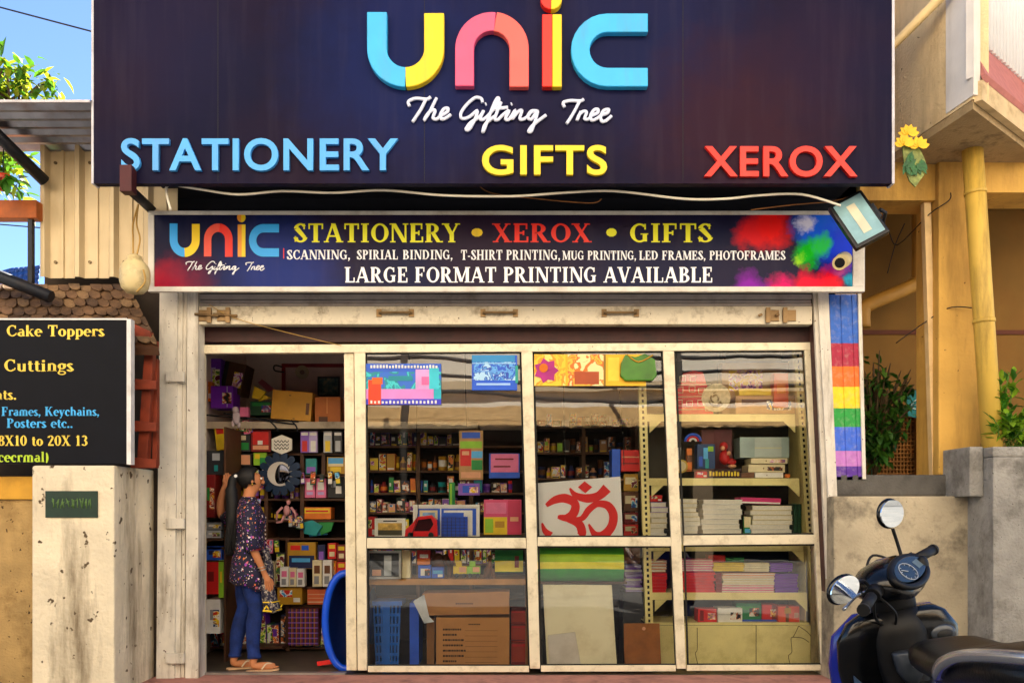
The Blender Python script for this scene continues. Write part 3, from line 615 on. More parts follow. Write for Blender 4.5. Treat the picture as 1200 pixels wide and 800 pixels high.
tag(MB().box(X(-120, -.3), X(47, -.3), -.35, -.25, Z(258, -.3), Z(237, -.3)).build('wooden_beam', mat('orange_wood', '#a8561c', .6, var=.2, scale=14, dirt='#5a2a0e', dirt_amt=.3), bevel=.006), 'orange brown wooden beam across the sky gap left of the cladding', 'beam')
tag(MB().box(X(35, -.3), X(40, -.3), -.33, -.29, Z(335, -.3), Z(258, -.3)-.003).build('thin_post', dark_steel), 'thin dark steel post standing below the orange wooden beam', 'post')
tag(MB().tube([W(-60, 300, -.45), W(60, 348, -.45)], .045, 8).build('slanted_rail', dark_steel), 'dark slanted rail along the top of the tiled roof at left', 'rail')
m = MB(); tp = []
for i in range(12):
    row = []
    for j in range(5):
        zz = 309-i*.0+(12-i)*.9+j*6; q = Vector((X(-14+i*5.4, .3), .3, Z(zz, .3))); row.append(q+mnoise.noise_vector(q*7)*.03)
    tp.append(row)
for i in range(11):
    for j in range(4): m.add([tp[i][j], tp[i+1][j], tp[i+1][j+1], tp[i][j+1]], [(0, 1, 2, 3)], 0, True)
o = m.build('tarpaulin', mat('blue_tarp', '#1d4fa8', .5, var=.2)); md = o.modifiers.new('thick', 'SOLIDIFY'); md.thickness = .006
tag(o, 'crumpled blue tarpaulin glimpsed behind the thin post at far left', 'tarpaulin')
# scale-tiled roof
t = thing('tiled_roof', 'small brown fish scale tiled roof above the black menu board', 'roof', (X(90, -.4), -.4, Z(400, -.6)))
m = MB(); cols = 15; rows = 7
P0, P1, P2, P3 = W(-40, 400, -.62), W(186, 404, -.62), W(150, 333, -.16), W(-40, 333, -.16)
for r_ in range(rows):
    for c_ in range(cols+1):
        u0 = (c_+(.5 if r_ % 2 else 0)-.5)/cols; u1 = u0+1/cols
        u0c, u1c = max(0, u0), min(1, u1)
        if u1c-u0c < .004: continue
        v0, v1 = r_/rows, (r_+1.25)/rows
        def pt(u, v): return (P0+(P1-P0)*u)*(1-v)+(P3+(P2-P3)*u)*v
        n_ = (P1-P0).cross(P3-P0).normalized()
        k = []
        for q in range(7):
            a = math.pi*q/6; k.append(pt(u0c+(u1c-u0c)*(.5-.5*math.cos(a)), v0+.45/rows*(1-math.sin(a)))+n_*.012)
        k += [pt(u1c, min(1, v1))-n_*.003, pt(u0c, min(1, v1))-n_*.003]
        dz = n_*random.uniform(-.004, .01)+(P1-P0).normalized()*random.uniform(-.006, .006)+(P0-P3).normalized()*random.uniform(-.008, .008)
        m.prism([p+dz for p in k], -n_*random.uniform(.007, .011), random.choice([0, 0, 1, 2]))
m.build('scale_tiles', [mat('brown_scale_tile', '#6e5238', .9, var=.35, scale=9, dirt='#33251a', dirt_amt=.5, bump=.5), mat('dark_scale_tile', '#55402e', .9, var=.35, scale=9, dirt='#2a2018', dirt_amt=.5, bump=.5), mat('pale_scale_tile', '#8a6c4a', .9, var=.35, scale=9, dirt='#4a3824', dirt_amt=.5, bump=.5)], t)
MB().prism([P0-Vector((0, 0, .02)), P1-Vector((0, 0, .02)), P2-Vector((0, 0, .02)), P3-Vector((0, 0, .02))], (0, .02, -.05)).build('roof_deck', wood_dark, t)
# wall filling behind menu board and trellis
t = tag(MB().box(X(-160, -.1), X(187, -.1), -.1, .05, GZ, Z(345, -.1)).box(X(52, -.1), X(187, -.1), -.098, .048, Z(345, -.1)-.001, Z(318, -.1)).build('side_wall_left', mat('dark_plaster', '#3a3028', .9, var=.2)), 'dark plaster wall behind the black menu board and the red wooden bracket', 'wall')
t.name = 'plaster_wall'
# menu board
MY = -.74
mbd = thing('menu_board', 'black menu board with yellow and blue serif lettering listing cake toppers and frames', 'sign board', W(60, 545, MY))
MB().box(X(-90, MY), X(149, MY), MY, MY+.04, Z(543, MY), Z(375, MY)).build('panel', mat('board_black', '#0a0c14', .6, var=.15, spec=.15), mbd)
m = MB().box(X(149, MY), X(154, MY), MY-.008, MY+.05, Z(544, MY), Z(374, MY)).box(X(-90, MY), X(149, MY), MY-.006, MY+.05, Z(375, MY), Z(373, MY))
m.build('frame', mat('board_edge_white', '#dcdad6', .5, dirt='#8a8272', dirt_amt=.2), mbd)
mY = mat('board_yellow', '#f0cf4a', .5); mB = mat('board_blue', '#3fb0ee', .5); mG = mat('board_lime', '#b8d42a', .5)
line('lettering', [('Cake Toppers', 8, 123, 394, 381, mY), ('Cuttings', 5, 87, 435, 421, mY), ('nts.', -6, 20, 468, 456, mY), ('Frames, Keychains,', 2, 117, 487, 476.5, mB), ('Posters etc..', 8, 86, 501, 490, mB), ('8X10 to 20X 13', -2, 103, 522, 510, mY), ('cecrmal)', -2, 58, 541, 529, mG)], mbd, MY)
# red wooden bracket trellis
ty = -.52
t = thing('wooden_trellis', 'red brown wooden post with short cross blocks beside the menu board', 'trellis', W(168, 546, ty))
redw = mat('red_brown_wood', '#7e2f14', .65, var=.25, scale=10, dirt='#3e170a', dirt_amt=.35, edge=('#2a1208', 40, .72))
MB().pp([(160, 545), (172, 545), (180, 398), (170, 398)], ty, .06).build('post', redw, t, bevel=.004)
MB().pp([(178, 545), (184, 545), (184, 420), (180, 420)], ty+.07, .05).build('post', redw, t, bevel=.004)
MB().pp([(150, 376), (176, 388), (181, 412), (152, 392)], ty-.05, .06).build('rafter_end', redw, t, bevel=.004)
for zz in (401, 448, 497, 540): MB().pp([(153, zz-5), (183, zz-2), (183, zz+8), (153, zz+8)], ty-.052, .05).build('cross_block', redw, t, bevel=.004)
# gate pillar
py_ = -.75
gp = thing('gate_pillar', 'weathered plaster gate pillar carrying a small green plaque at lower left', 'pillar', (X(86, py_), -.4, GZ))
m = MB().box(X(37, py_), X(134, py_), py_, -.08, GZ, Z(545, py_)); o = m.build('shaft', concrete_warm, gp, bevel=.018, seg=2)
MB().box(X(54, py_), X(115, py_), py_-.012, py_+.001, Z(606, py_), Z(575, py_)).build('plaque', mat('plaque_green', '#173226', .4, var=.2, scale=20), gp, bevel=.003)
m = MB(); rnd = random.Random(3); xx = 61
while xx < 106:
    wv = rnd.uniform(2.5, 5); 
    for _ in range(2): m.tube([W(xx+rnd.uniform(0, wv), 583+rnd.uniform(0, 3), py_-.0125), W(xx+rnd.uniform(0, wv), 592+rnd.uniform(0, 4), py_-.0125)], .0035, 5)
    m.tube([W(xx, 584+rnd.uniform(0, 9), py_-.0125), W(xx+wv, 584+rnd.uniform(0, 9), py_-.0125)], .003, 5); xx += wv+1.6
m.build('plaque_lettering', mat('plaque_gold', '#5a7a3a', .5), gp)
for z_ in (GZ+.0,): MB().box(X(37, py_)-.006, X(134, py_)+.006, py_-.008, -.1, GZ, GZ+.10).build('base_course', mat('grimy_base', '#8a7a60', .95, var=.3, scale=5, dirt='#4a3f30', dirt_amt=.5, bump=.6), gp, bevel=.006, jit=.006)
t = thing('boundary_wall', 'low ochre boundary wall with a yellow cap band left of the gate pillar', 'wall', (X(0, -.5), -.5, GZ))
MB().box(X(-200, -.55), X(37, -.62), -.55, -.4, GZ, Z(585, -.55)).build('wall_face', mat('ochre_plaster', '#b0915c', .9, var=.15, dirt='#6b4d24', dirt_amt=.35, edge=('#4a351a', 30, .68), bump=.5), t)
MB().box(X(-200, -.55), X(37, -.62), -.58, -.38, Z(585, -.55)+.001, Z(558, -.58)).build('cap_band', mat('yellow_band', '#cf9a30', .7, var=.1, dirt='#8a5a14', dirt_amt=.2), t, bevel=.006)
# power line
tag(MB().tube(catmull([W(-200, -52, 6), W(-60, -8, 6), W(50, 22, 6), W(180, 56, 6)], 6), .012, 6).build('power_line', dark_steel), 'thin dark power line crossing the blue sky at upper left', 'power line')
tag(MB().tube(catmull([W(-100, 255, 4), W(0, 263, 4), W(60, 268, 4)], 5), .008, 6).build('power_line', dark_steel), 'thin wire crossing the sky gap below the orange wooden beam', 'power line')
# ================================================================ right side
ry_ = -.16
rp = thing('rainbow_panel', 'tall fluted panel painted in rainbow bands beside the right shutter guide', 'painted panel', W(993, 560, ry_))
bands = [(345, 402, '#2a62c0', 'blue'), (402, 429, '#a8183c', 'crimson'), (429, 453, '#e8701c', 'orange'), (453, 478, '#f0cf1a', 'yellow'), (478, 500, '#1f9a3c', 'green'), (500, 528, '#3a68d8', 'blue'), (528, 546, '#c07ac8', 'pink'), (546, 562, '#5a2c9a', 'purple')]
for a, c, col, nm in bands:
    m = MB(); k = 5
    for i in range(k):
        f0 = lambda z: 972+(z-345)*.034+(i)*(1005-972)/k; f1 = lambda z: 972+(z-345)*.034+(i+1)*(1005-972)/k
        y_ = ry_+.007*(i % 2)
        m.prism([(X(f0(c), ry_), y_, Z(c, ry_)), (X(f1(c), ry_), y_, Z(c, ry_)), (X(f1(a), ry_), y_, Z(a, ry_)), (X(f0(a), ry_), y_, Z(a, ry_))], (0, .06, 0))
    o = m.build('colour_band', mat('rainbow_'+nm+str(a), col, .55, var=.12, scale=25, dirt='#d8c8b8', dirt_amt=.12, dirt_scale=20), rp); o['label'] = nm+' painted band'
MB().pp([(1005.5, 344), (1009.5, 344), (1015, 561), (1011, 561)], ry_-.015, .09).build('edge_strip', white_paint, rp)
# low concrete walls
ly = -.28
t = thing('concrete_wall', 'stained grey concrete wall behind the scooter with a dark ledge on top', 'wall', (X(1070, ly), ly, GZ))
cw = mat('stained_concrete', '#b3a68c', .9, var=.25, scale=2.2, dirt='#575145', dirt_amt=.5, dirt_scale=3.5, edge=('#4a3f30', 50, .70), bump=.5, bump_scale=40)
MB().box(X(977, ly), X(1172, ly), ly, ly+.5, GZ, Z(581, ly)).build('wall_face', cw, t, bevel=.012)
MB().box(X(981, ly), X(1160, ly+.5), ly+.12, ly+.62, Z(581, ly)+.002, Z(556, ly+.12)).build('ledge', mat('dark_ledge_concrete', '#5d5a55', .9, var=.2, dirt='#34322e', dirt_amt=.4, bump=.4), t, bevel=.015)
ly2 = -.62
t = thing('concrete_wall', 'taller rough grey concrete wall end at the right edge carrying a planter', 'wall', (X(1175, ly2), ly2, GZ))
MB().box(X(1164, ly2), X(1300, ly2), ly2, ly2+1.0, GZ, Z(535, ly2)).box(X(1138, ly2+.1), X(1164, ly2)-.002, ly2+.12, ly2+.9, Z(581, ly2), Z(523, ly2+.12)).box(X(1164, ly2)-.001, X(1300, ly2), ly2+.002, ly2+.9, Z(535, ly2)+.001, Z(523, ly2)).build('wall_face', mat('rough_concrete', '#98958e', .92, var=.2, dirt='#56524a', dirt_amt=.45, bump=.8, bump_scale=50, edge=('#3b362c', 60, .70)), t, bevel=.012)

nb = thing('neighbour_building', 'ochre and cream house with an overhanging bay and drain pipes at right', 'building', (X(1120), .6, GZ))
# column
k0, k1 = -.12, .25
MB().box(X(1100, k0), X(1150, k0), k0, k1, Z(556, k0), 5.4).build('column', ochre, nb, bevel=.012)
MB().pp([(1083, 236), (1091, 236), (1099, 556), (1093, 556)], k0+.09, .06).build('corner_trim', mat('pale_cream_trim', '#e8c890', .6, dirt='#a5783a', dirt_amt=.2), nb)
# recess
MB().box(X(975, 1.3)-1, X(1500, 1.3), 1.3, 1.5, GZ, 5.4).build('recess_wall', ochre_shaded, nb)
MB().box(X(1000, 1.3)-.6, X(1400, 1.3), 1.285, 1.299, Z(392, 1.3), Z(387, 1.3)).build('wall_stripe', mat('brown_stripe', '#5d2a12', .7), nb)
MB().box(xr+.165, X(1500, .0), k1+.01, 1.29, 4.05, 4.2).build('soffit', ochre_shaded, nb)
MB().box(X(1100, k0)+.002, X(1330, k0), k0+.01, k1-.01, Z(225, k0), 5.35).box(xr+.17, X(1100, k0)-.001, k0+.05, k1-.01, Z(232, k0), 5.35).build('lintel', ochre, nb)
MB().box(xr+.17, X(1500, .9), .3, 1.29, GZ, Z(557, .3)).build('terrace_floor', concrete, nb)
# bay
A_, B_, C_ = (X(1046, -.12), -.12), (X(1140, -.98), -.98), (4.27, .05)
zb = Z(170, -.27)
def wallq(p, q, z0, z1, th, m, mm=0):
    n_ = Vector((q[1]-p[1], -(q[0]-p[0]), 0)).normalized()
    m.prism([(p[0], p[1], z0), (q[0], q[1], z0), (q[0], q[1], z1), (p[0], p[1], z1)], -n_*th, mm)
m = MB(); wallq(A_, B_, zb, 6.2, .12, m); m.build('bay_wall', cream_wall, nb)
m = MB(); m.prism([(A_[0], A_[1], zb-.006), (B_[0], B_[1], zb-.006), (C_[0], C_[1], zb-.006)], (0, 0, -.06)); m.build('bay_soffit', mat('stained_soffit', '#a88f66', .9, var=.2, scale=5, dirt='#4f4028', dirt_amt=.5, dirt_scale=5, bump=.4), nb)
lerp2 = lambda p, q, t: (p[0]+(q[0]-p[0])*t, p[1]+(q[1]-p[1])*t)
off = lambda p, dx, dy: (p[0]+dx, p[1]+dy)
m = MB(); wallq(off(lerp2(A_, B_, .70), -.006, -.006), off(B_, -.006, -.02), zb+.02, 6.2, .05, m); wallq(off(B_, -.004, -.02), off(lerp2(B_, C_, .085), .0, -.02), zb+.14, 6.2, .05, m); m.build('corner_band', pale_wall, nb)
# red tiled sloping chajja on the right face
d_ = Vector((C_[0]-B_[0], C_[1]-B_[1], 0)).normalized(); nn = Vector((d_.y, -d_.x, 0))
b3 = Vector((B_[0], B_[1], 0)); ZZ = lambda z: Vector((0, 0, z))
e0 = b3+d_*.01+nn*.055; e1 = b3+d_*1.6+nn*.06; i0 = b3+d_*.14-nn*.10; i1 = b3+d_*1.6-nn*.10
m = MB(); m.prism([e0+ZZ(zb+.115), e1+ZZ(zb+.115), i1+ZZ(zb+.50), i0+ZZ(zb+.50)], (nn*.02+ZZ(.03))); m.build('canopy_slope', mat('red_oxide_roof', '#b9736a', .7, var=.12, scale=15, dirt='#8a4236', dirt_amt=.2), nb)
m = MB(); m.prism([e0+ZZ(zb-.02), e1+ZZ(zb-.02), e1+ZZ(zb+.112), e0+ZZ(zb+.112)], -nn*.05); m.build('canopy_edge', mat('canopy_edge_plaster', '#d3b98c', .9, dirt='#8a714a', dirt_amt=.35, dirt_scale=6), nb)
m = MB(); wallq((B_[0]+d_.x*.16, B_[1]+d_.y*.16), C_, zb+.0, 6.2, .1, m); m.v = [(v[0]-nn.x*.12, v[1]-nn.y*.12, v[2]) for v in m.v]; m.build('bay_wall', cream_wall, nb)
m = MB()
for k in range(22):
    p = b3+d_*(.11+k*.062)-nn*.078; m.tube([p+ZZ(zb+.515), p+ZZ(6.2)], .026, 8)
m.prism([b3+d_*.07-nn*.09+ZZ(zb+.51), b3+d_*1.5-nn*.09+ZZ(zb+.51), b3+d_*1.5-nn*.09+ZZ(6.2), b3+d_*.07-nn*.09+ZZ(6.2)], -nn*.025)
m.build('ribbed_panel', mat('white_ribbed_sheet', '#e2e4e6', .45, var=.04), nb)
MB().tube([W(1040, 58, -.45), W(1048, 52, -.45), W(1112, -12, -.85)], .032, 10).build('conduit', mat('cream_conduit', '#e0c48c', .5), nb)
# pipes
for nm, pts, r_, lb in (('drain_pipe', [W(1139, 168, -.33), W(1164, 540, -.33)], .072, 'tall yellow drain pipe'),):
    o = MB().tube(pts, r_, 18).build(nm, pipe_yel, nb); o['label'] = lb
    a, c = pts
    for f in (.155, .56):
        p = a+(c-a)*f; MB().tube([p-(c-a)*.006, p+(c-a)*.006], r_+.006, 18).build('pipe_collar', pipe_yel, o)
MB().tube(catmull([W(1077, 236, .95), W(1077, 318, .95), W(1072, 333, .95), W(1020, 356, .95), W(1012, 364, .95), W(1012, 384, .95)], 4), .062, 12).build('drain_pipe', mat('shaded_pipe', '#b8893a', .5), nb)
# cracks / wires on column
for pts in ([(1050, 402, .1), (1092, 372, -.03), (1115, 360, -.14), (1142, 361, -.18)], [(1060, 262, .9), (1049, 287, .9), (1040, 320, .9)], [(1042, 272, .8), (1052, 287, .8), (1088, 252, -.04), (1112, 235, -.14), (1114, 226, -.14)]):
    tag(MB().tube(catmull([W(a, c, y) for a, c, y in pts], 4), .0045, 5).build('wall_cable', mat('black_cable', '#2a2018', .6)), {0: 'thin cable crossing the ochre column near its middle', 1: 'dark dangling cable in the shaded recess beside the floodlight', 2: 'dark cable looping from the column top into the recess'}[len([o for o in bpy.data.objects if o.name.startswith('wall_cable')])-1], 'cable')
# perforated screen and grille window far inside
t = thing('jali_screen', 'brown perforated screen with small square openings in the shaded recess', 'screen', W(1050, 555, 1.2))
m = MB().box(X(1026, 1.22), X(1076, 1.22), 1.24, 1.26, Z(557, 1.22), Z(488, 1.22))
for i in range(13): m.box(X(1026+i*4, 1.22), X(1027.6+i*4, 1.22), 1.21, 1.24, Z(557, 1.22), Z(488, 1.22))
for i in range(15): m.box(X(1026, 1.22), X(1076, 1.22), 1.205, 1.2095, Z(489.6+i*4.7, 1.22), Z(488+i*4.7, 1.22))
m.build('lattice', mat('jali_brown', '#8a5a22', .8, var=.2), t)
t = thing('grille_window', 'dark barred window with an orange frame in the recess behind the column', 'window', W(1086, 555, 1.1))
MB().box(X(1078, 1.15), X(1098, 1.15), 1.15, 1.17, Z(557, 1.15), Z(470, 1.15)).build('opening', black_hole, t)
m = MB()
for i in range(5): m.box(X(1079+i*4, 1.15), X(1080+i*4, 1.15), 1.13, 1.149, Z(557, 1.15), Z(470, 1.15))
for i in range(8): m.box(X(1078, 1.15), X(1098, 1.15), 1.12, 1.129, Z(471+i*12, 1.15), Z(470+i*12, 1.15))
m.build('grille', mat('grille_grey', '#6a6258', .5), t)
MB().box(X(1075, 1.15), X(1078, 1.15), 1.1, 1.18, Z(557, 1.15), Z(468, 1.15)).build('frame', mat('orange_wood', '#a8561c'), t)
t = thing('teal_banner', 'small teal cloth with a pale printed emblem hanging in the recess', 'cloth', W(1078, 490, .9))
m = MB()
m.pp([(1062, 460), (1068, 457), (1088, 459), (1095, 461), (1094, 489), (1080, 491), (1064, 487)], .9, .012); m.build('cloth', mat('teal_cloth', '#2a7f80', .8, var=.15), t)
m = MB(); m.tube(catmull([W(1067, 476, .893), W(1074, 468, .893), (W(1083, 470, .893)), W(1089, 477, .893), W(1080, 480, .893), W(1068, 478, .893)], 4), .006, 5); m.tube([W(1072, 474, .893), W(1086, 474, .893)], .006, 5); m.build('emblem', mat('pale_teal_print', '#bcd8d4', .6), t)
tag(MB().tube(catmull([W(1055, 466, .92), W(1065, 458, .92), W(1080, 455, .92), W(1100, 448, .92)], 4), .005, 5).build('string', dark_steel), 'thin string holding up the small teal cloth', 'string')
# yellow flower print / decoration near sign edge
t = thing('flower_decoration', 'yellow lily decoration with green leaves hung at the right edge of the fascia sign', 'decoration', W(1070, 218, -.75))
fy = -.78
m = MB().pp([(1057, 165), (1063, 160), (1072, 168), (1080, 178), (1085, 190), (1083, 205), (1073, 219), (1066, 212), (1060, 195)], fy+.02, .012); m.build('backing', mat('flower_backing', '#7f8a48', .6, var=.4, scale=30), t)
def petal_shape(c, ang, L_, wd): return [(c[0]+L_*u*math.cos(ang)-wd*v*math.sin(ang), c[1]+L_*u*math.sin(ang)+wd*v*math.cos(ang)) for u, v in ((0, 0), (.3, .45), (.65, .5), (1, 0), (.65, -.5), (.3, -.45))]
for cx_, cy_ in ((1065, 158), (1060, 170), (1077, 172)):
    m = MB()
    for k in range(6): m.pp(petal_shape((cx_, cy_), -1.6+(k-2.5)*.55, 13, 7), fy-.003*k, .004)
    m.build('flower', mat('lily_yellow', '#f2bf12', .5, var=.15), t)
m = MB()
for k in range(16):
    a = random.uniform(.9, 2.4); m.pp(petal_shape((1070+random.uniform(-8, 10), 182+random.uniform(-6, 18)), a, random.uniform(10, 20), 5), fy+.004+.0007*k, .0006)
m.build('leaves', mat('lily_leaf', '#1f5a2a', .5, var=.4, scale=30), t)

# ================================================================ plants
def leaf(mb, p, d, up, L_, wd, m=0):
    d = d.normalized(); s = d.cross(up)
    if s.length < 1e-3: s = Vector((1, 0, 0))
    s.normalize(); n_ = s.cross(d)
    a = p; b_ = p+d*L_*.35+s*wd*.5+n_*wd*.12; c = p+d*L_*.7+s*wd*.36+n_*wd*.05; e = p+d*L_-n_*wd*.25
    f = p+d*L_*.7-s*wd*.36+n_*wd*.05; g = p+d*L_*.35-s*wd*.5+n_*wd*.12; h = p+d*L_*.5-n_*wd*.02
    mb.add([a, b_, c, e, f, g, h], [(0, 1, 6), (1, 2, 6), (2, 3, 6), (3, 4, 6), (4, 5, 6), (5, 0, 6)], m, True)
def leafmat(name, c, tr=.35):
    m = mat(name, c, .45, var=.35, scale=9)
    nt = m.node_tree; N = nt.nodes; L = nt.links
    if 'tr' not in N:
        t = N.new('ShaderNodeBsdfTranslucent'); t.name = 'tr'; mx = N.new('ShaderNodeMixShader'); mx.inputs[0].default_value = tr
        src = N['Principled BSDF'].inputs['Base Color'].links[0].from_socket; L.new(src, t.inputs[0])
        L.new(N['Principled BSDF'].outputs[0], mx.inputs[1]); L.new(t.outputs[0], mx.inputs[2]); L.new(mx.outputs[0], N['Material Output'].inputs[0])
    return m
rnd = random.Random(11)
def rv(s=1): return Vector((rnd.uniform(-1, 1), rnd.uniform(-1, 1), rnd.uniform(-1, 1)))*s
# bush in recess
t = thing('leafy_bush', 'leafy green bush standing in the shaded recess beside the rainbow panel', 'bush', W(1030, 556, .45))
m = MB(); st = MB(); c0 = W(1026, 556, .45)
for k in range(110):
    tip = W(rnd.uniform(996, 1064), rnd.uniform(412, 516), .45)+Vector((0, rnd.uniform(-.2, .25), 0))
    if (tip.x-X(1030, .45))**2/.24**2+(tip.z-Z(465, .45))**2/.36**2 > 1+rnd.uniform(-.3, .2): continue
    st.tube(catmull([c0, (c0+tip)/2+Vector((0, 0, .12)), tip], 4), [.008]*8+[.003], 5)
    for q in range(12):
        f = rnd.uniform(.35, 1); p = c0+(tip-c0)*f+rv(.05); leaf(m, p, rv()+Vector((0, 0, -.3)), Vector((0, 0, 1)), rnd.uniform(.08, .13), rnd.uniform(.035, .055), rnd.choice([0, 0, 1]))
m.build('foliage', [leafmat('bush_leaf_dark', '#34631f'), leafmat('bush_leaf_mid', '#4f7f28')], t); st.build('stem', mat('twig', '#4a3a22', .8), t)
# planter on right wall
t = thing('wall_plant', 'fresh green leafy plant on top of the taller concrete wall at the right edge', 'plant', W(1178, 523, -.3))
m = MB(); st = MB()
for k in range(44):
    c0 = W(rnd.uniform(1164, 1225), 524, -.35); tip = c0+Vector((rnd.uniform(-.12, .15), rnd.uniform(-.15, .12), rnd.uniform(.06, .27)))
    if k > 37: tip = c0+Vector((rnd.uniform(-.02, .1), 0, rnd.uniform(.4, .62)))
    st.tube(catmull([c0, (c0+tip)/2+rv(.03), tip], 4), .004, 5)
    for q in range(9 if k < 38 else 16):
        f = rnd.uniform(.35, 1); leaf(m, c0+(tip-c0)*f, rv()+Vector((0, -.2, .5)), Vector((0, 0, 1)), rnd.uniform(.07, .12), rnd.uniform(.035, .05), rnd.choice([0, 1, 1]))
m.build('foliage', [leafmat('plant_leaf_green', '#3f7a1f'), leafmat('plant_leaf_lime', '#86ad2a')], t); st.build('stem', mat('green_stem', '#5a7a2a', .7), t)
# tree top beyond the roof at upper left, and a hanging pot plant
t = thing('broadleaf_tree', 'tree with large sunlit yellow green leaves rising behind the metal roof at upper left', 'tree', W(-30, 560, 4))
m = MB(); st = MB(); c0 = W(-40, 640, 4); c0.z = GZ; cr = W(-20, 175, 4)
st.tube(catmull([c0, (c0+cr)/2+Vector((.1, 0, 0)), cr, W(5, 110, 4)], 6), [.13]*6+[.1]*6+[.06]*7, 9)
for k in range(60):
    tip = W(rnd.uniform(-150, 36), rnd.uniform(84, 230), 4)+Vector((0, rnd.uniform(-.7, .9), 0))
    if k < 18: tip = W(rnd.uniform(-25, 40), rnd.uniform(84, 112), 4)+Vector((0, rnd.uniform(-.3, .3), 0))
    elif k < 30: tip = W(rnd.uniform(-30, 12), rnd.uniform(170, 215), 4)+Vector((0, rnd.uniform(-.3, .3), 0))
    st.tube(catmull([cr, (cr+tip)/2+rv(.15), tip], 4), [.03]*4+[.015]*4+[.008], 5)
    for q in range(11):
        p = tip+rv(.17); leaf(m, p, rv()+Vector((.5, -.2, -.4)), Vector((0, 0, 1)), rnd.uniform(.15, .3), rnd.uniform(.06, .11), rnd.choice([0, 1]))
m.build('crown', [leafmat('tree_leaf_green', '#4c7a1c', .5), leafmat('tree_leaf_yellow', '#8f9a24', .55)], t); st.build('trunk', mat('bark', '#4a3a2a', .9, var=.3), t)
t = thing('hanging_pot', 'small red flower pot with drooping leaves hanging at the far left edge', 'plant pot', W(4, 222, -.5))
pc = W(4, 0, -.5)
MB().loft([[(pc.x+r*math.cos(2*math.pi*j/14), -.5+r*math.sin(2*math.pi*j/14), Z(z, -.5)) for j in range(14)] for r, z in ((.035, 223), (.06, 212), (.065, 206), (.055, 206))]).build('pot', mat('red_pot', '#a8321c', .5), t)
m = MB()
for k in range(16): leaf(m, pc*1+Vector((rnd.uniform(-.04, .1), rnd.uniform(-.05, .05), Z(207, -.5)-pc.z)), Vector((rnd.uniform(-.6, 1), rnd.uniform(-1, .6), rnd.uniform(-1.4, .4))), Vector((0, 0, 1)), rnd.uniform(.1, .2), rnd.uniform(.05, .08), 0)
m.build('foliage', leafmat('plant_leaf_green', '#3f7a1f'), t)
MB().tube([pc+Vector((0, 0, Z(206, -.5)-pc.z)), pc+Vector((0, 0, Z(160, -.5)-pc.z))], .004, 5).build('hanger', dark_steel, t)

# ================================================================ other side of the street (seen only in the glass, lights the shop front)
OY = -15.5
ob = thing('street_building', 'sunlit beige shop terrace across the street seen reflected in the glass', 'building', (0, OY-3, GZ))
opp = mat('sunlit_beige_plaster', '#e4d6bf', .9, var=.06, scale=1.5, dirt='#a57c4c', dirt_amt=.15, dirt_scale=1.2)
MB().box(-22, 22, OY-.4, OY, 3.5, 15).build('upper_wall', opp, ob)
MB().box(-22, 22, OY-6, OY-5, GZ, 3.5).build('arcade_back_wall', mat('arcade_dark', '#2a2420', .9), ob)
MB().box(-22, 22, OY-6, OY-.41, 3.5, 3.7).build('arcade_ceiling', mat('arcade_dark', '#2a2420'), ob)
for x in (-22, -9, 5, 22): MB().box(x-.25, x+.25, OY-.5, OY-.05, GZ, 3.5).build('pier', mat('shaded_pier', '#6b5a44', .9), ob)
m = MB().box(-22, 22, OY+.001, OY+.25, 4.35, 4.6).box(-22, 22, OY+.001, OY+.12, 6.9, 7.1); m.build('string_course', mat('pale_course', '#c9b08a', .9), ob)
m = MB(); n = 240
m.prism([(-22+44*k/n, OY+.9-.0+.02*math.sin(k*2.6), 3.35+.05*(k % 2)) for k in range(n+1)]+[(22, OY+.02, 3.95), (-22, OY+.02, 3.95)], (0, .02, .01)); m.build('awning', mat('awning_tin', '#b89460', .6, var=.2, dirt='#6b4d2a', dirt_amt=.3), ob)
for x in (-15, -6.5, 3, 11): 
    MB().box(x-.7, x+.7, OY+.001, OY+.03, 7.6, 9.2).build('window', mat('reflected_window', '#3a4650', .2), ob)
for x, y, s in ((-8, OY+3, .35), (3.5, OY+4, .0), (-2.2, OY+5, .2)):
    o = MB().tube([(x, y, GZ), (x+.1, y, 8.5)], .07, 8).build('utility_pole', mat('pole_grey', '#4a443c', .8)); tag(o, 'dark utility pole across the street at x %d seen only in reflection' % x if False else {-8: 'dark utility pole across the street left of the shop', 3.5: 'dark utility pole across the street right of the shop', -2.2: 'dark utility pole across the street facing the doorway'}[x], 'pole')
k = 0
for z, y, lb in ((3.75, OY+3, 'lowest of the sagging street wires across the road'), (4.05, OY+3.2, 'second lowest street wire across the road'), (4.4, OY+3.1, 'third street wire across the road'), (4.75, OY+3, 'highest of the sagging street wires across the road')):
    tag(MB().tube(catmull([(-20, y, z+.3), (-8, y, z), (-2.2, y+1, z+.1), (3.5, y, z-.05), (18, y, z+.35)], 6), .045, 6).build('street_wire', black_rubber), lb, 'wire')
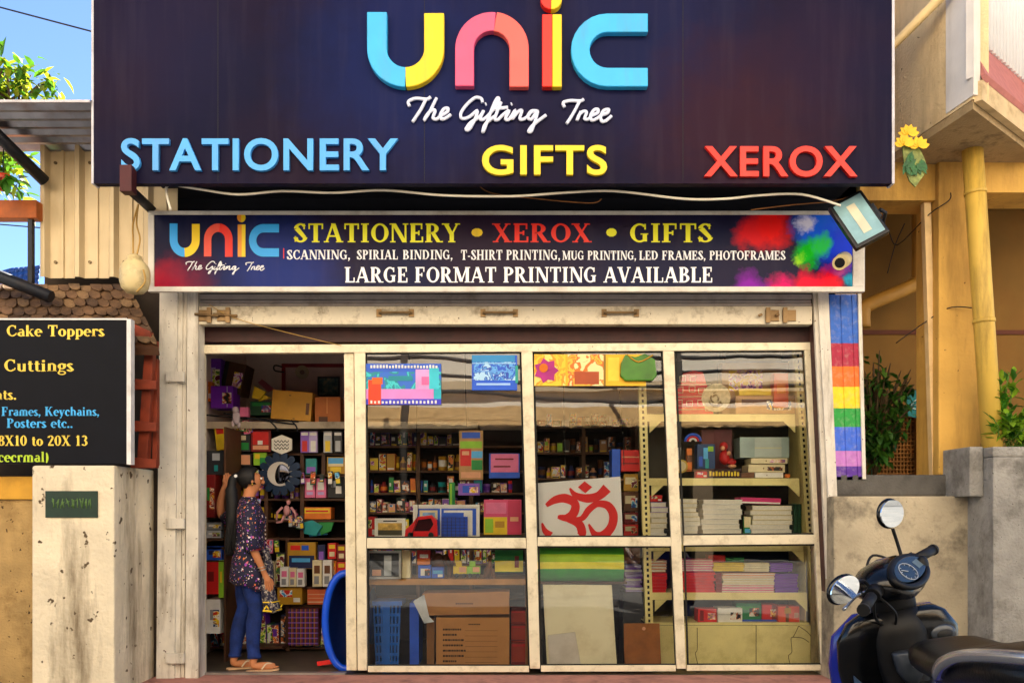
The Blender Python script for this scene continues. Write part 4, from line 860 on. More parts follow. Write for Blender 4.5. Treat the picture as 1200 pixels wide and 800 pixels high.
# ================================================================ shop interior
def prod(name, label, cat, a, z0, c, z1, y, dp, col, group=None, prints=(), bevel=.003, tilt=0, m=None):
    """a box-like product seen at photo box (a,z0)-(c,z1); prints: (u0,v0,u1,v1,colour) patches on its front"""
    mm = m or (cm(col) if col in NAMED else mat(name+'_'+col.lstrip('#'), col, .5))
    if name != 'tartan_box' and len(prints) <= 1 and cat in ('box', 'carton', 'pack', 'crate', 'bag', 'packet', 'pouch', 'files') and c-a > 8 and z1-z0 > 6: prints = tuple(prints)+((.52, .3, .93, .8, anyart()),) if prints else ((.1, .15, .6, .55, anyart()), (.65, .6, .92, .85, 'white'))
    ax, cx_ = (a+c)/2, (z0+z1)/2; w_, h_ = (c-a)*S(y), (z1-z0)*S(y)
    base = W(ax, z1, y)
    if prints or tilt:
        o = thing(name, label, cat, base, group, local=True, rot=(0, tilt, 0))
        MB().box(-w_/2, w_/2, 0, dp, 0, h_).build('carton' if cat in ('box', 'carton') else 'body', mm, o, bevel=min(bevel, w_*.1))
        for k, (u0, v0, u1, v1, pc) in enumerate(prints):
            MB().box(-w_/2+u0*w_, -w_/2+u1*w_, -.0016-.0004*k, 0, h_*(1-v1), h_*(1-v0)).build('print', pc if not isinstance(pc, str) else cm(pc) if pc in NAMED else mat('print_'+pc.lstrip('#'), pc, .5), o)
        return o
    return tag(MB().box(base.x-w_/2, base.x+w_/2, y, y+dp, base.z, base.z+h_).build(name, mm, None, bevel=min(bevel, w_*.1)), label, cat, group)
# loft shelf above the door bay and what lies on it
lo = thing('loft_shelf', 'pale wooden loft shelf inside the doorway holding cartons', 'shelf', W(320, 500, 1.0))
MB().box(X(236, 1.0)-.3, X(560, 1.0), 1.0, 2.19, Z(500, 1.0), Z(495, 1.0)).build('plank', mat('pale_loft_board', '#a0917c', .7, var=.15, dirt='#5b4a38', dirt_amt=.3), lo, bevel=.003)
MB().box(X(236, 1.0)-.3, X(560, 1.0), .99, .998, Z(502, 1.0), Z(494, 1.0)).build('edge_lip', mat('pale_loft_edge', '#b9aa93', .6, dirt='#5b4a38', dirt_amt=.35), lo)
L_ = 1.06
prod('purple_bag', 'dark purple shopping bag at the upper left of the loft shelf', 'bag', 238, 420, 259, 462, L_+.1, .14, 'purple', prints=((.2, .25, .7, .8, 'lilac'),))
prod('carton', 'dark brown carton tilted beside the purple bag on the loft', 'carton', 257, 424, 282, 460, L_+.12, .25, '#4a2a14', tilt=.2, prints=((.02, .02, .2, .9, 'black'),))
prod('purple_box', 'bright purple box at the front of the loft shelf', 'box', 247, 452, 273, 478, L_, .2, '#7a1fc0', prints=((.72, .02, .76, .95, 'lilac'),))
prod('orange_packet', 'small orange packet at the far left of the loft under the purple bag', 'packet', 238, 447, 248, 470, L_+.02, .1, 'orange')
prod('carton', 'large mustard cardboard carton tilted on the loft shelf', 'carton', 317, 458, 364, 492, L_-.02, .4, '#d59a2a', tilt=.075, prints=((.86, .38, .94, .78, 'brown'), (.42, .14, .47, .17, 'brown'), (.55, .93, .6, .96, 'brown')))
prod('carton', 'orange brown carton beside the big mustard carton on the loft', 'carton', 369, 465, 399, 497, L_, .35, '#c0681c', prints=((.15, .72, .5, .93, '#5a3010'), (.45, .0, .5, .6, '#d98a3a')))
prod('green_box', 'dark green box lying behind the big carton on the loft shelf', 'box', 293, 470, 319, 486, L_+.12, .2, 'dark green', prints=((.1, .1, .9, .35, 'green'),))
t = thing('gift_bow', 'yellow folded paper bow on the green box on the loft', 'bow', W(304, 470, L_+.1))
m = MB()
for k, q in enumerate(([(297, 452), (312, 459), (304, 468)], [(298, 453), (295, 466), (304, 468)], [(304, 460), (318, 466), (303, 470)])): m.pp(q, L_+.06+.02*k, .016)
m.build('fold', cm('yellow'), t); MB().pp([(302, 448), (307, 444), (322, 456), (314, 459)], L_+.14, .02).build('ribbon', mat('maroon_cloth', '#6b2430', .7), t)
t = thing('plush_toy', 'small pale pink and white soft toy hanging off the loft edge', 'toy', W(280, 498, L_-.08))
m = MB(); m.ell(W(277, 489, L_-.1), (.035, .03, .065), 12, 8).ell(W(276, 480, L_-.11), (.03, .028, .03), 12, 8).ell(W(273, 496, L_-.1), (.015, .015, .03), 8, 6).ell(W(280, 497, L_-.1), (.015, .015, .03), 8, 6); m.build('body', mat('plush_white', '#cfc0c8', .9), t)
MB().pbox(281, 477, 291, 488, L_-.1, .05).build('card', cm('pink'), t)
m = MB()
for k, q in enumerate(([(240, 486), (275, 489), (330, 492), (350, 494)], [(262, 484), (300, 491), (345, 497)], [(316, 493), (322, 499), (326, 505)], [(341, 492), (347, 499), (349, 506)])): m.tube(catmull([W(a, c, L_-.08) for a, c in q], 4), .007, 6)
tag(m.build('rod_bundle', dark_steel), 'dark thin rods lying along the loft shelf edge', 'rods')
# rear wall fittings above the loft
t = thing('red_framed_board', 'pale board with a thin red frame on the rear wall above the loft', 'board', W(365, 500, 2.1))
MB().pbox(334, 430, 410, 498, 2.17, .028).build('board', mat('pinkish_board', '#c9a7a0', .7), t)
m = MB().pbox(330, 426, 410, 430, 2.15, .045).pbox(330, 430, 334, 498, 2.15, .045); m.build('frame', mat('dark_red_frame', '#8a1420', .5), t)
t = thing('wall_fan', 'small round beige exhaust disc on the red framed board', 'fan', W(354, 444, 2.1))
MB().tube([W(354, 436, 2.165), W(354, 436, 2.13)], .07, 20).build('rim', mat('fan_beige', '#a08a6a', .6), t); MB().tube([W(354, 436, 2.129), W(354, 436, 2.11)], .025, 12).build('hub', cm('brown'), t)
t = thing('wall_picture', 'small dark framed picture above the orange brown carton', 'picture', W(385, 464, 1.9))
MB().pbox(372, 441, 398, 464, 1.9, .03).build('frame', cm('black'), t); MB().pbox(374, 443, 396, 462, 1.895, .0045).build('picture', mat('night_picture', '#2c4a4c', .4, var=.8, scale=14, dirt='#c08a3a', dirt_amt=.3, dirt_scale=14), t)
tag(MB().tube(catmull([W(331, 430, 2.1), W(322, 428, 2.1), (W(322, 434, 2.1)), W(333, 436, 2.1)], 5), .008, 6).build('hook', cm('black')), 'bent black hook at the corner of the red framed board', 'hook')
# long display shelf behind everything
def shelf_unit(label, a, c, y, dp, planks, posts, top, bot, mm, group=None):
    t = thing('display_shelf', label, 'shelf', (X((a+c)/2, y), y+dp/2, FZ), group)
    MB().box(X(a, y), X(c, y), y+dp, y+dp+.02, FZ, Z(top, y)).build('back_panel', mat('shelf_back_dark', '#2a1f1a', .8, var=.2), t)
    for p in planks: MB().box(X(a, y), X(c, y), y, y+dp-.001, Z(p, y)-.018, Z(p, y)).build('plank', mm, t, bevel=.002)
    for p, z0, z1 in posts: MB().box(X(p-2.2, y), X(p+2.2, y), y-.004, y+dp-.002, Z(z1, y), Z(z0, y)).build('upright', mm, t, bevel=.002)
    return t
YD = 1.12
shelf_unit('dark wooden display shelf in the doorway full of gift boxes', 236, 412, YD, .34, (531, 556, 584, 609, 630, 687, 709, 758), ((238, 500, 766), (270, 500, 766), (312, 556, 630), (337, 630, 766), (354, 530, 630), (379, 530, 556), (409, 500, 766)), 500, 766, wood_dark)
YS = 1.5
shelf_unit('long dark display shelf along the rear wall behind the first glass pane', 428, 622, YS, .3, (522, 551, 577, 600, 625, 660, 700), ((430, 500, 752), (490, 500, 752), (552, 500, 752), (621, 500, 752)), 500, 752, mat('shelf_wood_mid', '#5a3a22', .6, var=.2))
shelf_unit('dark display shelf along the rear wall behind the sign with the red symbol', 624, 745, YS, .3, (500, 530, 560, 592, 625, 660, 700), ((626, 490, 752), (684, 490, 752), (742, 490, 752)), 490, 752, mat('shelf_wood_mid', '#5a3a22'))
ORD = ['first', 'second', 'third', 'fourth', 'fifth', 'sixth', 'seventh', 'eighth', 'ninth', 'tenth', 'eleventh', 'twelfth', 'thirteenth', 'fourteenth', 'fifteenth', 'sixteenth', 'seventeenth', 'eighteenth', 'nineteenth', 'twentieth', 'last']
rnd = random.Random(21)
KIND = [('gift_box', 'box'), ('packet', 'packet'), ('tin', 'tin'), ('bottle', 'bottle'), ('carton_pack', 'box'), ('photo_mug', 'mug')]
def stock(row, where, a, c, z, y, hmin, hmax, cols, group, dp=.16, wmin=5, wmax=11.5, bot=0):
    x = a; k = 0
    while x < c-4 and k < 20:
        w_ = min(rnd.uniform(wmin, wmax), c-x); h = rnd.uniform(hmin, hmax); col = rnd.choice(cols)
        nm, ct = rnd.choice(KIND[:2]+KIND[4:5]) if not bot else rnd.choice(KIND)
        lb = '%s %s on the %s shelf %s, %s from left' % (col, ct, row, where, ORD[k])
        yy = y+rnd.uniform(.01, .06); pc = rnd.choice([q for q in cols+['white', 'yellow'] if q != col])
        if nm in ('bottle', 'tin', 'photo_mug'):
            r_ = min(w_*.42, 6)*S(yy); ctr = W(x+w_/2, z, yy+.08); hh = h*S(yy)
            prf = {'bottle': [(r_*.95, 0), (r_, .1), (r_, .62), (r_*.45, .8), (r_*.4, .98), (.001, 1)], 'tin': [(r_, 0), (r_, .86), (r_*1.04, .87), (r_*1.04, 1), (.001, 1)], 'photo_mug': [(r_*.9, 0), (r_, .1), (r_, .75), (r_*.9, .75), (r_*.85, .1)]}[nm]
            e = thing(nm, lb, ct, ctr, group)
            MB().loft([[(ctr.x+q*math.cos(2*math.pi*j/12), ctr.y+q*math.sin(2*math.pi*j/12), ctr.z+v*hh) for j in range(12)] for q, v in prf]).build('body', cm(col), e)
            MB().loft([[(ctr.x+q*1.02*r_*math.cos(2*math.pi*j/12), ctr.y+q*1.02*r_*math.sin(2*math.pi*j/12), ctr.z+v*hh) for j in range(12)] for q, v in ((1, .2), (1, .55))], cap=False).build('label_band', cm(pc), e)
        else:
            u0 = rnd.uniform(.08, .3); v0 = rnd.uniform(.1, .4)
            prod(nm, lb, ct, x+.4, z-h, x+w_-.4, z, yy, dp, col, group, tilt=rnd.uniform(-.05, .05), prints=((.04, .04, .96, .96, rnd.choice([anyart(), anyart(), pc])), (u0, v0, u0+rnd.uniform(.3, .6), v0+rnd.uniform(.2, .4), rnd.choice([pc, anyart(), 'white'])), (.1, .85, .9, .94, rnd.choice(['white', 'black', 'yellow']))))
        x += w_; k += 1
warm = ['orange', 'mustard', 'tan', 'orange', 'brown', 'yellow']; mixd = ['red', 'blue', 'green', 'purple', 'pink', 'teal', 'white', 'orange', 'violet', 'charcoal']; dark = ['charcoal', 'navy', 'black', 'dark red', 'dark green', 'purple']; soft = ['pink', 'lilac', 'white', 'cream', 'peach', 'sky blue', 'violet']
G1 = 'small goods on the rear shelf behind the first pane'
stock('top', 'behind the first glass pane', 433, 550, 522, YS, 10, 19, dark, G1)
stock('second', 'behind the first glass pane', 433, 551, 551, YS, 12, 22, warm, G1, bot=1)
stock('third', 'behind the first glass pane', 433, 618, 577, YS, 10, 20, mixd+dark, G1, bot=1)
stock('fourth', 'behind the first glass pane', 433, 618, 600, YS, 9, 17, soft+dark, G1)
stock('fifth', 'behind the first glass pane', 433, 480, 625, YS, 10, 18, mixd, G1, bot=1)
stock('sixth', 'behind the first glass pane', 433, 618, 660, YS, 12, 24, mixd+dark, G1)
G2 = 'small goods on the rear shelf behind the red symbol sign'
stock('top', 'behind the red symbol sign', 629, 740, 500, YS, 8, 16, dark+['orange'], G2)
stock('second', 'behind the red symbol sign', 629, 740, 530, YS, 10, 20, ['lime green', 'brown', 'navy', 'brown', 'charcoal', 'tan'], G2, bot=1)
stock('third', 'behind the red symbol sign', 629, 716, 560, YS, 12, 22, ['peach', 'brown', 'dark red', 'tan', 'navy', 'yellow'], G2, bot=1)
G3 = 'gift goods on the doorway shelf'
stock('bottom', 'in the doorway', 341, 405, 758, YD, 14, 34, dark+['blue'], G3)
stock('lowest left', 'in the doorway', 241, 335, 758, YD, 20, 40, dark, G3)
stock('upper left', 'in the doorway', 272, 352, 584, YD, 10, 22, ['charcoal', 'black', 'dark red', 'dark green', 'violet', 'tan'], G3, bot=1)
stock('middle left', 'in the doorway', 272, 352, 609, YD, 10, 18, ['lime green', 'charcoal', 'yellow', 'pink', 'brown', 'black'], G3, bot=1)
stock('waist-high left', 'in the doorway', 272, 335, 687, YD, 14, 40, ['charcoal', 'black', 'cream', 'navy'], G3)
# specific goods in the doorway
prod('yellow_tag', 'yellow hang tag with a red star hanging under the loft shelf', 'tag', 254, 500, 268, 527, YD-.1, .01, 'yellow', prints=((.15, .02, .75, .3, 'red'),), tilt=-.12)
prod('green_pouch', 'dark pouch with a green print hung under the loft shelf', 'pouch', 277, 508, 293, 529, YD-.06, .04, 'charcoal', prints=((.15, .5, .9, .9, 'green'), (.3, .1, .7, .35, 'cream')))
prod('framed_photo', 'red photo frame hanging beside the white hexagonal badge', 'frame', 294, 503, 317, 529, YD-.06, .03, 'dark red', prints=((.1, .1, .9, .68, 'red'), (.1, .72, .9, .9, 'peach'), (.35, .5, .6, .68, 'white')))
t = thing('badge_plaque', 'white hexagonal badge plaque with black script above the petal mirror', 'plaque', W(330, 531, YD-.1))
MB().pp([(318, 514), (330, 509), (342, 514), (342, 527), (330, 532), (318, 527)], YD-.1, .02).build('plate', mat('badge_white', '#e9e4d8', .5), t, bevel=.004)
m = MB()
for z in (517, 521, 525): m.tube(catmull([W(321.5+k*2.1, z+(1.4 if k % 2 else -1.2), YD-.102) for k in range(9)], 3), .0035, 5)
m.build('script_marks', cm('black'), t)
for k, (a, col, bt) in enumerate(((357, 'violet', 'red'), (367, 'lilac', 'white'), (384, 'silver', 'yellow'), (396, 'charcoal', 'silver'))): prod('goods_packet', '%s packet with a %s print, %s of the four hanging under the loft at right' % (col, bt, ORD[k]), 'packet', a-5, 505, a+5, 530, YD-.05, .03, col, 'packets hanging under the loft', prints=((.2, .45, .8, .95, bt), (.1, .06, .9, .2, 'white')))
prod('framed_photo', 'peach picture in a dark frame left of the petal mirror', 'frame', 279, 531, 295, 546, YD-.03, .03, 'black', prints=((.12, .12, .88, .88, 'peach'),))
prod('framed_photo', 'green and yellow picture block above the petal mirror', 'frame', 297, 530, 312, 545, YD-.03, .03, 'lime green', prints=((.1, .1, .5, .5, 'yellow'), (.5, .4, .95, .95, 'green')))
prod('framed_photo', 'teal and violet picture standing in the left cubby', 'frame', 358, 537, 371, 555, YD+.04, .03, 'teal', prints=((.1, .55, .9, .95, 'violet'),))
prod('framed_photo', 'golden landscape picture standing in the right cubby', 'frame', 383, 535, 404, 555, YD+.03, .03, 'mustard', prints=((.08, .06, .92, .4, 'sky blue'), (.08, .4, .92, .55, 'cream'), (.2, .6, .8, .9, 'yellow')))
t = thing('petal_mirror', 'round silver mirror with dark blue petals hanging in the doorway', 'mirror', W(328, 582, YD-.1))
for k in range(14):
    a = 2*math.pi*k/14; c_, s2 = math.cos(a), math.sin(a)
    q = [(328+u*c_-v*s2, 555+u*s2+v*c_) for u, v in ((11, -2), (18, -4.3), (24, -3.8), (26, 0), (24, 3.8), (18, 4.3), (11, 2))]
    MB().pp(q, YD-.1+.004*(k % 2), .01).build('petal', mat('petal_blue', '#122a48', .35, .3), t, bevel=.002)
MB().tube([W(328, 555, YD-.115), W(328, 555, YD-.09)], 14*S(YD), 28).build('rim', mat('silver_rim', '#b9b4ae', .3, .7), t)
MB().ell(W(328, 555, YD-.115), (11.5*S(YD), .012, 11.5*S(YD)), 24, 12).build('mirror_glass', mat('mirror_dark', '#4a4c58', .06, .95), t)
for k, (a, c) in enumerate(((357, 369), (370, 382))): prod('pink_box', '%s of two pale pink boxes side by side on the doorway shelf' % ('left', 'right')[k], 'box', a, 560, c, 583, YD+.03, .12, 'pink', 'pale pink boxes', prints=((.2, .2, .8, .6, 'white'), (.2, .7, .8, .85, 'lilac')))
prod('toy_pack', 'black pack with white blots right of the pale pink boxes', 'pack', 384, 558, 403, 583, YD+.03, .1, 'black', prints=((.2, .2, .5, .5, 'silver'), (.5, .45, .85, .8, 'white')))
prod('long_box', 'long orange printed box on the doorway shelf', 'box', 355, 594, 388, 608, YD+.02, .16, 'orange', prints=((.05, .1, .95, .5, 'yellow'), (.1, .25, .9, .4, 'red')))
t = thing('teal_bag', 'crumpled teal and white gift bags below the long orange box', 'bag', W(373, 629, YD))
for k, q in enumerate(([(354, 612), (366, 609), (378, 616), (370, 628), (356, 625)], [(372, 612), (392, 609), (388, 622), (376, 627)], [(362, 616), (376, 612), (384, 626), (362, 629)])):
    MB().pp(q, YD-.02+.03*k, .025).build('fold', cm(('teal', 'green', 'sky blue')[k]), t, bevel=.006)
t = thing('doll', 'pink jointed doll figure sitting on the doorway shelf', 'doll', W(335, 612, YD-.02))
m = MB(); yy = YD-.03
m.ell(W(336, 598, yy), (.03, .025, .05), 10, 7).ell(W(338, 588, yy), (.02, .02, .026), 10, 7)
for q in ([(331, 594), (325, 600), (324, 609)], [(341, 594), (346, 601), (347, 610)], [(333, 604), (330, 611), (324, 612)], [(339, 604), (342, 611), (346, 613)]): m.tube([W(a, c, yy) for a, c in q], [.012, .011, .009], 7)
m.build('figure', mat('doll_pink', '#d99a9c', .6), t); MB().ell(W(338, 586.5, yy+.004), (.022, .02, .02), 10, 7).build('hair', cm('brown'), t)
prod('craft_kit', 'yellow craft kit box with a dark oval picture on the counter', 'box', 337, 635, 370, 666, YD-.06, .1, 'mustard', prints=((.1, .12, .45, .3, 'red'), (.5, .12, .75, .3, 'blue'), (.05, .5, .95, .98, 'navy'), (.15, .6, .8, .75, 'sky blue')))
for k, (a, c, z0) in enumerate(((384, 394, 636), (395, 405, 638), (384, 394, 657), (395, 405, 658))): prod('book', '%s red and yellow book pack at the right of the counter' % ('upper left', 'upper right', 'lower left', 'lower right')[k], 'book', a, z0, c, z0+18.5, YD-.04, .12, ('red', 'dark red', 'orange', 'red')[k], 'red and yellow book packs', prints=((.15, .1, .85, .35, 'yellow'), (.2, .55, .8, .85, 'cream')))
prod('navy_bottle', 'small navy bottle pack between the craft kit and the red book packs', 'bottle', 372, 638, 381, 664, YD-.04, .06, 'navy', prints=((.2, .3, .8, .7, 'violet'),))
for k, (a, c, z0, col) in enumerate(((328, 338, 664, 'white'), (338.5, 347, 665, 'cream'), (347.5, 357, 666, 'white'), (366, 377, 656, 'cream'), (378, 389, 656, 'white'))): prod('slim_box', '%s %s slim box in the row along the counter front' % (ORD[k], col), 'box', a, z0, c, 687, YD-.12, .08, col, 'slim pale boxes on the counter', prints=((.2, .2, .8, .5, 'pink' if k < 3 else 'brown'), (.2, .6, .7, .9, 'grey')))
prod('wooden_box', 'ochre wooden box under the counter edge', 'box', 325, 688, 354, 708, YD-.08, .2, 'mustard')
prod('file_stack', 'orange file bundle under the counter at right', 'files', 360, 690, 402, 708, YD-.04, .2, '#d8663a', prints=((.02, .3, .98, .36, 'peach'), (.02, .55, .98, .6, 'peach'), (.02, .8, .98, .85, 'cream')))
t = prod('tartan_box', 'red blue and yellow tartan box on the lower doorway shelf', 'box', 338, 713, 373, 756, YD-.06, .18, '#7a2430')
m1, m2, m3 = MB(), MB(), MB(); base = W(355.5, 756, YD-.06)
for i in range(7): 
    x_ = (-16+i*5.2)*S(YD); m1.box(x_, x_+.012, -.0022, 0, .0, 43*S(YD)); z_ = (2+i*6)*S(YD); m2.box(-17.5*S(YD), 17.5*S(YD), -.0035, -.0023, z_, z_+.011)
for i in range(6): x_ = (-13.5+i*5.2)*S(YD); m3.box(x_, x_+.005, -.0048, -.0036, .0, 43*S(YD))
for m_, col in ((m1, 'navy'), (m2, 'violet'), (m3, 'mustard')): m_.build('tartan_stripe', cm(col), t) if False else None
t['_local'] = 1
for m_, col in ((m1, 'navy'), (m2, 'violet'), (m3, 'mustard')):
    o = m_.build('tartan_stripe', cm(col), t); o.location = (0, -.13, 0)
t.pop('_local', None)
for o in t.children: o.location = (0, -.09, 0)
G4 = 'small packets hanging in the doorway shelf'
for r_, (z_, y_, nn_, a0, a1) in enumerate(((556, YD-.05, 7, 272, 318), (500, YD-.08, 6, 268, 296), (640, YD-.05, 7, 268, 330), (590, YD-.05, 5, 268, 305), (560, YD-.05, 6, 340, 402), (612, YD-.05, 4, 340, 356))):
    for k in range(nn_):
        px_ = a0+(k+.5)*(a1-a0)/nn_+rnd.uniform(-1, 1); hh = rnd.uniform(9, 17); ww = rnd.uniform(4, 7.5); col = rnd.choice(mixd+dark+dark)
        prod('hanging_packet', '%s packet hanging %s in the %s strip of packets inside the doorway' % (col, ORD[k], ORD[r_]), 'packet', px_-ww/2, z_-hh/2, px_+ww/2, z_+hh/2, y_+rnd.uniform(-.03, .02), .02, col, G4, tilt=rnd.uniform(-.16, .16), prints=((.08, .06, .92, .5, anyart()), (.1, .55, .9, .9, rnd.choice([anyart(), 'white', 'silver', 'yellow']))))
# left inner wall: hanging goods seen edge-on
YL = .55
for k, (a, c, z0, z1, col, pc, lb, ct) in enumerate(((239, 252, 556, 606, 'dark red', 'green', 'red and green hanging pack at the left inside the doorway', 'pack'), (238, 260, 612, 620, 'grey', 'white', 'grey flat box on top of the left stack inside the doorway', 'box'), (238, 259, 621, 630, 'silver', 'white', 'silver flat box second in the left stack inside the doorway', 'box'),
   (238, 260, 640, 656, 'blue', 'navy', 'deep blue box in the left stack inside the doorway', 'box'), (238, 256, 658, 696, 'red', 'dark red', 'bright red sign card leaning at the left inside the doorway', 'card'), (256, 262, 656, 700, 'lime green', 'yellow', 'narrow lime green folder beside the red sign card', 'folder'), (241, 258, 702, 742, 'white', 'grey', 'crumpled white paper bag low at the left inside the doorway', 'bag'))):
    prod(lb.split(' ')[0]+'_'+ct if False else ('hanging_'+ct if k == 0 else {'box': 'flat_box', 'card': 'sign_card', 'folder': 'folder', 'bag': 'paper_bag'}[ct]), lb, ct, a, z0, c, z1, YL, .25, col, prints=((.3, .3, .7, .6, pc),))
t = thing('wall_rack', 'dark rack along the left inner wall carrying flat boxes', 'rack', W(248, 770, YL))
MB().box(xl, X(262, YL), YL+.0, YL+.4, Z(640, YL)-.004-.02, Z(640, YL)-.004+.0).box(xl, X(262, YL), YL, YL+.4, Z(630.5, YL)-.02, Z(630.5, YL)).box(xl, X(262, YL), YL, YL+.4, Z(656.5, YL)-.01, Z(656.5, YL)).build('plank', wood_dark, t)
MB().box(X(262.5, YL), X(265, YL), YL, YL+.4, FZ, Z(500, YL)).build('side', wood_dark, t)
prod('notice_card', 'dark panel with small blue tag behind the woman', 'panel', 240, 528, 262, 556, YL+.1, .05, 'charcoal', prints=((.4, .1, .8, .4, 'silver'), (.5, .6, .7, .85, 'teal')))
tag(MB().pp([(281, 757), (330, 757), (331, 760), (281, 760)], YD-.2, .2).build('floor_board', wood_dark), 'dark low board on the floor under the doorway shelf', 'board')
# blue tub on its rim behind the sliding stile
t = thing('plastic_tub', 'large bright blue plastic tub standing on its rim by the doorway', 'tub', W(408, 783, .2))
yt = .16; n = 28
def_r = lambda s, dy: [(X(405+24*s*math.cos(a), yt)+dy*.25, yt+dy, Z(727+56*s*math.sin(a), yt)) for a in [2*math.pi*j/n for j in range(n)]]
blu = mat('blue_plastic', '#1450d8', .28, var=.08, coat=.2)
MB().loft([def_r(1.0, .0), def_r(1.03, .02), def_r(.95, .16), def_r(.8, .34), def_r(.78, .34)], cap=False).loft([def_r(.76, .335), def_r(.78, .33)], cap=True).build('basin', mat('blue_plastic_inner', '#0d2a6a', .35), t)
MB().tube([Vector(p) for p in def_r(1.0, 0)]+[Vector(def_r(1.0, 0)[0])], .03, 8, cap=False).build('rim', blu, t)
m = MB(); m.pp([(371, 775), (396, 771), (398, 776), (372, 780)], .25, .03); tag(m.build('book', cm('red'), bevel=.003), 'red and blue book lying flat on the floor beside the blue tub', 'book')
# ---- goods right behind the glass, first pane
CY = .18
t = thing('window_counter', 'wooden window counter plank behind the first lower pane', 'counter', W(521, 700, CY))
MB().box(X(426, CY), X(624, CY), CY, CY+.5, Z(685, CY), Z(678, CY)).build('plank', mat('counter_wood', '#b98038', .5, var=.15, scale=10), t, bevel=.004)
for a in (428, 618): MB().box(X(a-2, CY), X(a+2, CY), CY+.05, CY+.45, FZ, Z(685, CY)).build('leg', wood_brown, t)
t = thing('window_ledge', 'thin ledge behind the transom carrying framed photos', 'ledge', W(521, 640, .1))
MB().box(X(428, .1), X(618, .1), .08, .42, Z(638, .1), Z(630, .1)).build('plank', mat('counter_wood', '#b98038'), t)
WY = .12
def pframe(label, a, z0, c, z1, y, fm, bw, inner, name='framed_photo', mount=None):
    t = thing(name, label, 'picture frame', W((a+c)/2, z1, y)); m = MB()
    m.pbox(a, z0, c, z0+bw, y, .025).pbox(a, z1-bw, c, z1, y, .025).pbox(a, z0+bw, a+bw, z1-bw, y, .025).pbox(c-bw, z0+bw, c, z1-bw, y, .025); m.build('frame', fm, t)
    m = MB().pbox(a+bw, z0+bw, c-bw, z1-bw, y+.012, .01); m.build('mount', mount or cm('white'), t)
    for k, (u0, v0, u1, v1, mm) in enumerate(inner):
        W_, H_ = c-a-2*bw, z1-z0-2*bw; MB().pbox(a+bw+u0*W_, z0+bw+v0*H_, a+bw+u1*W_, z0+bw+v1*H_, y+.010-.0015*k, .0015).build('photo', mm, t)
    return t
white_f = mat('white_frame', '#efece4', .4, var=.03)
sunset = mat('landscape_print', '#c9a24a', .4, var=.5, scale=22, dirt='#4a3a22', dirt_amt=.3, dirt_scale=12)
bluep = mat('blue_print', '#2a63b8', .4, var=.3, scale=20)
pframe('small white frame with a golden landscape picture on the window ledge', 439, 607, 475, 630, WY, white_f, 2, [(.06, .18, .94, .95, sunset), (.06, .62, .94, .95, mat('landscape_dark', '#3f3a22', .5, var=.3)), (.25, .03, .75, .1, cm('charcoal'))])
pframe('large white double frame with two blue photos on the window ledge', 484, 591, 562, 630, WY+.06, white_f, 2.5, [(.04, .06, .40, .98, bluep), (.07, .12, .36, .9, cm('cream')), (.12, .2, .32, .8, mat('sky_print', '#7fa8d8', .4, var=.3, scale=20)), (.42, .06, .98, .98, bluep), (.46, .12, .92, .98, cm('white')), (.46, .2, .78, .98, bluep)])
t = prod('check_picture', 'deep blue checked picture panel before the white double frame', 'picture', 517, 605, 548, 630, WY, .02, '#1a49c0', prints=tuple((.06+.16*i, .04, .08+.16*i, .96, 'navy') for i in range(6))+tuple((.02, .08+.15*i, .98, .1+.15*i, 'navy') for i in range(6)))
t = thing('toy_car', 'bright red toy car with dark windscreen on the window ledge', 'toy car', W(494, 630, WY))
m = MB(); m.pp([(474, 629), (475, 620), (483, 613), (489, 605), (506, 603), (512, 609), (513, 629)], WY-.03, .09); m.build('body', mat('toy_red', '#d8141c', .25, coat=.4), t, bevel=.006)
MB().pp([(485, 622), (490, 609), (505, 607), (508, 614), (503, 622)], WY-.034, .006).build('windscreen', mat('toy_glass', '#3a0a10', .15), t)
for a in (481, 505): MB().tube([W(a, 626.5, WY-.045), W(a, 626.5, WY-.028)], .022, 14).build('wheel', black_rubber, t)
prod('red_box', 'plain red box at the left end of the window ledge', 'box', 429, 605, 440, 630, WY+.05, .1, 'red')
t = prod('gift_carton', 'pink and yellow patterned gift carton at the right of the ledge', 'carton', 567, 585, 611, 626, WY+.04, .16, '#d84a78', prints=((.0, .5, .62, 1, '#e8c41c'), (.64, .02, .98, .98, '#c8325a'), (.03, .55, .25, .95, 'lime green'), (.7, .5, .92, .62, 'peach'), (.3, .62, .55, .8, 'mustard'), (.05, .08, .6, .4, 'pink')))
prod('stationery_card', 'tall multicoloured display card with red and green blocks hanging behind the first pane', 'display card', 538, 504, 566, 562, .55, .015, 'tan', prints=((.12, .04, .88, .16, 'blue'), (.04, .22, .96, .36, 'lime green'), (.05, .38, .5, .72, 'red'), (.12, .42, .42, .5, 'peach'), (.52, .42, .98, .56, 'sky blue'), (.52, .6, .98, .8, 'green'), (.08, .84, .9, .96, 'peach')))
prod('pink_pad', 'pink floral pad with a blue base hanging behind the first pane', 'pad', 573, 531, 609, 560, .5, .02, 'blue', prints=((.06, .02, .96, .76, 'pink'), (.2, .2, .8, .26, 'dark red'), (.15, .5, .7, .56, 'dark red')))
prod('lilac_pack', 'lilac blue wrapped pack behind the first pane, above the gift carton', 'pack', 537, 566, 562, 580, .5, .05, 'violet', prints=((.2, .2, .8, .8, 'blue'),))
prod('green_strip', 'tall narrow green pack behind the first pane', 'pack', 526, 565, 533, 595, .52, .05, 'green', prints=((.2, .05, .5, .95, 'lime green'),))
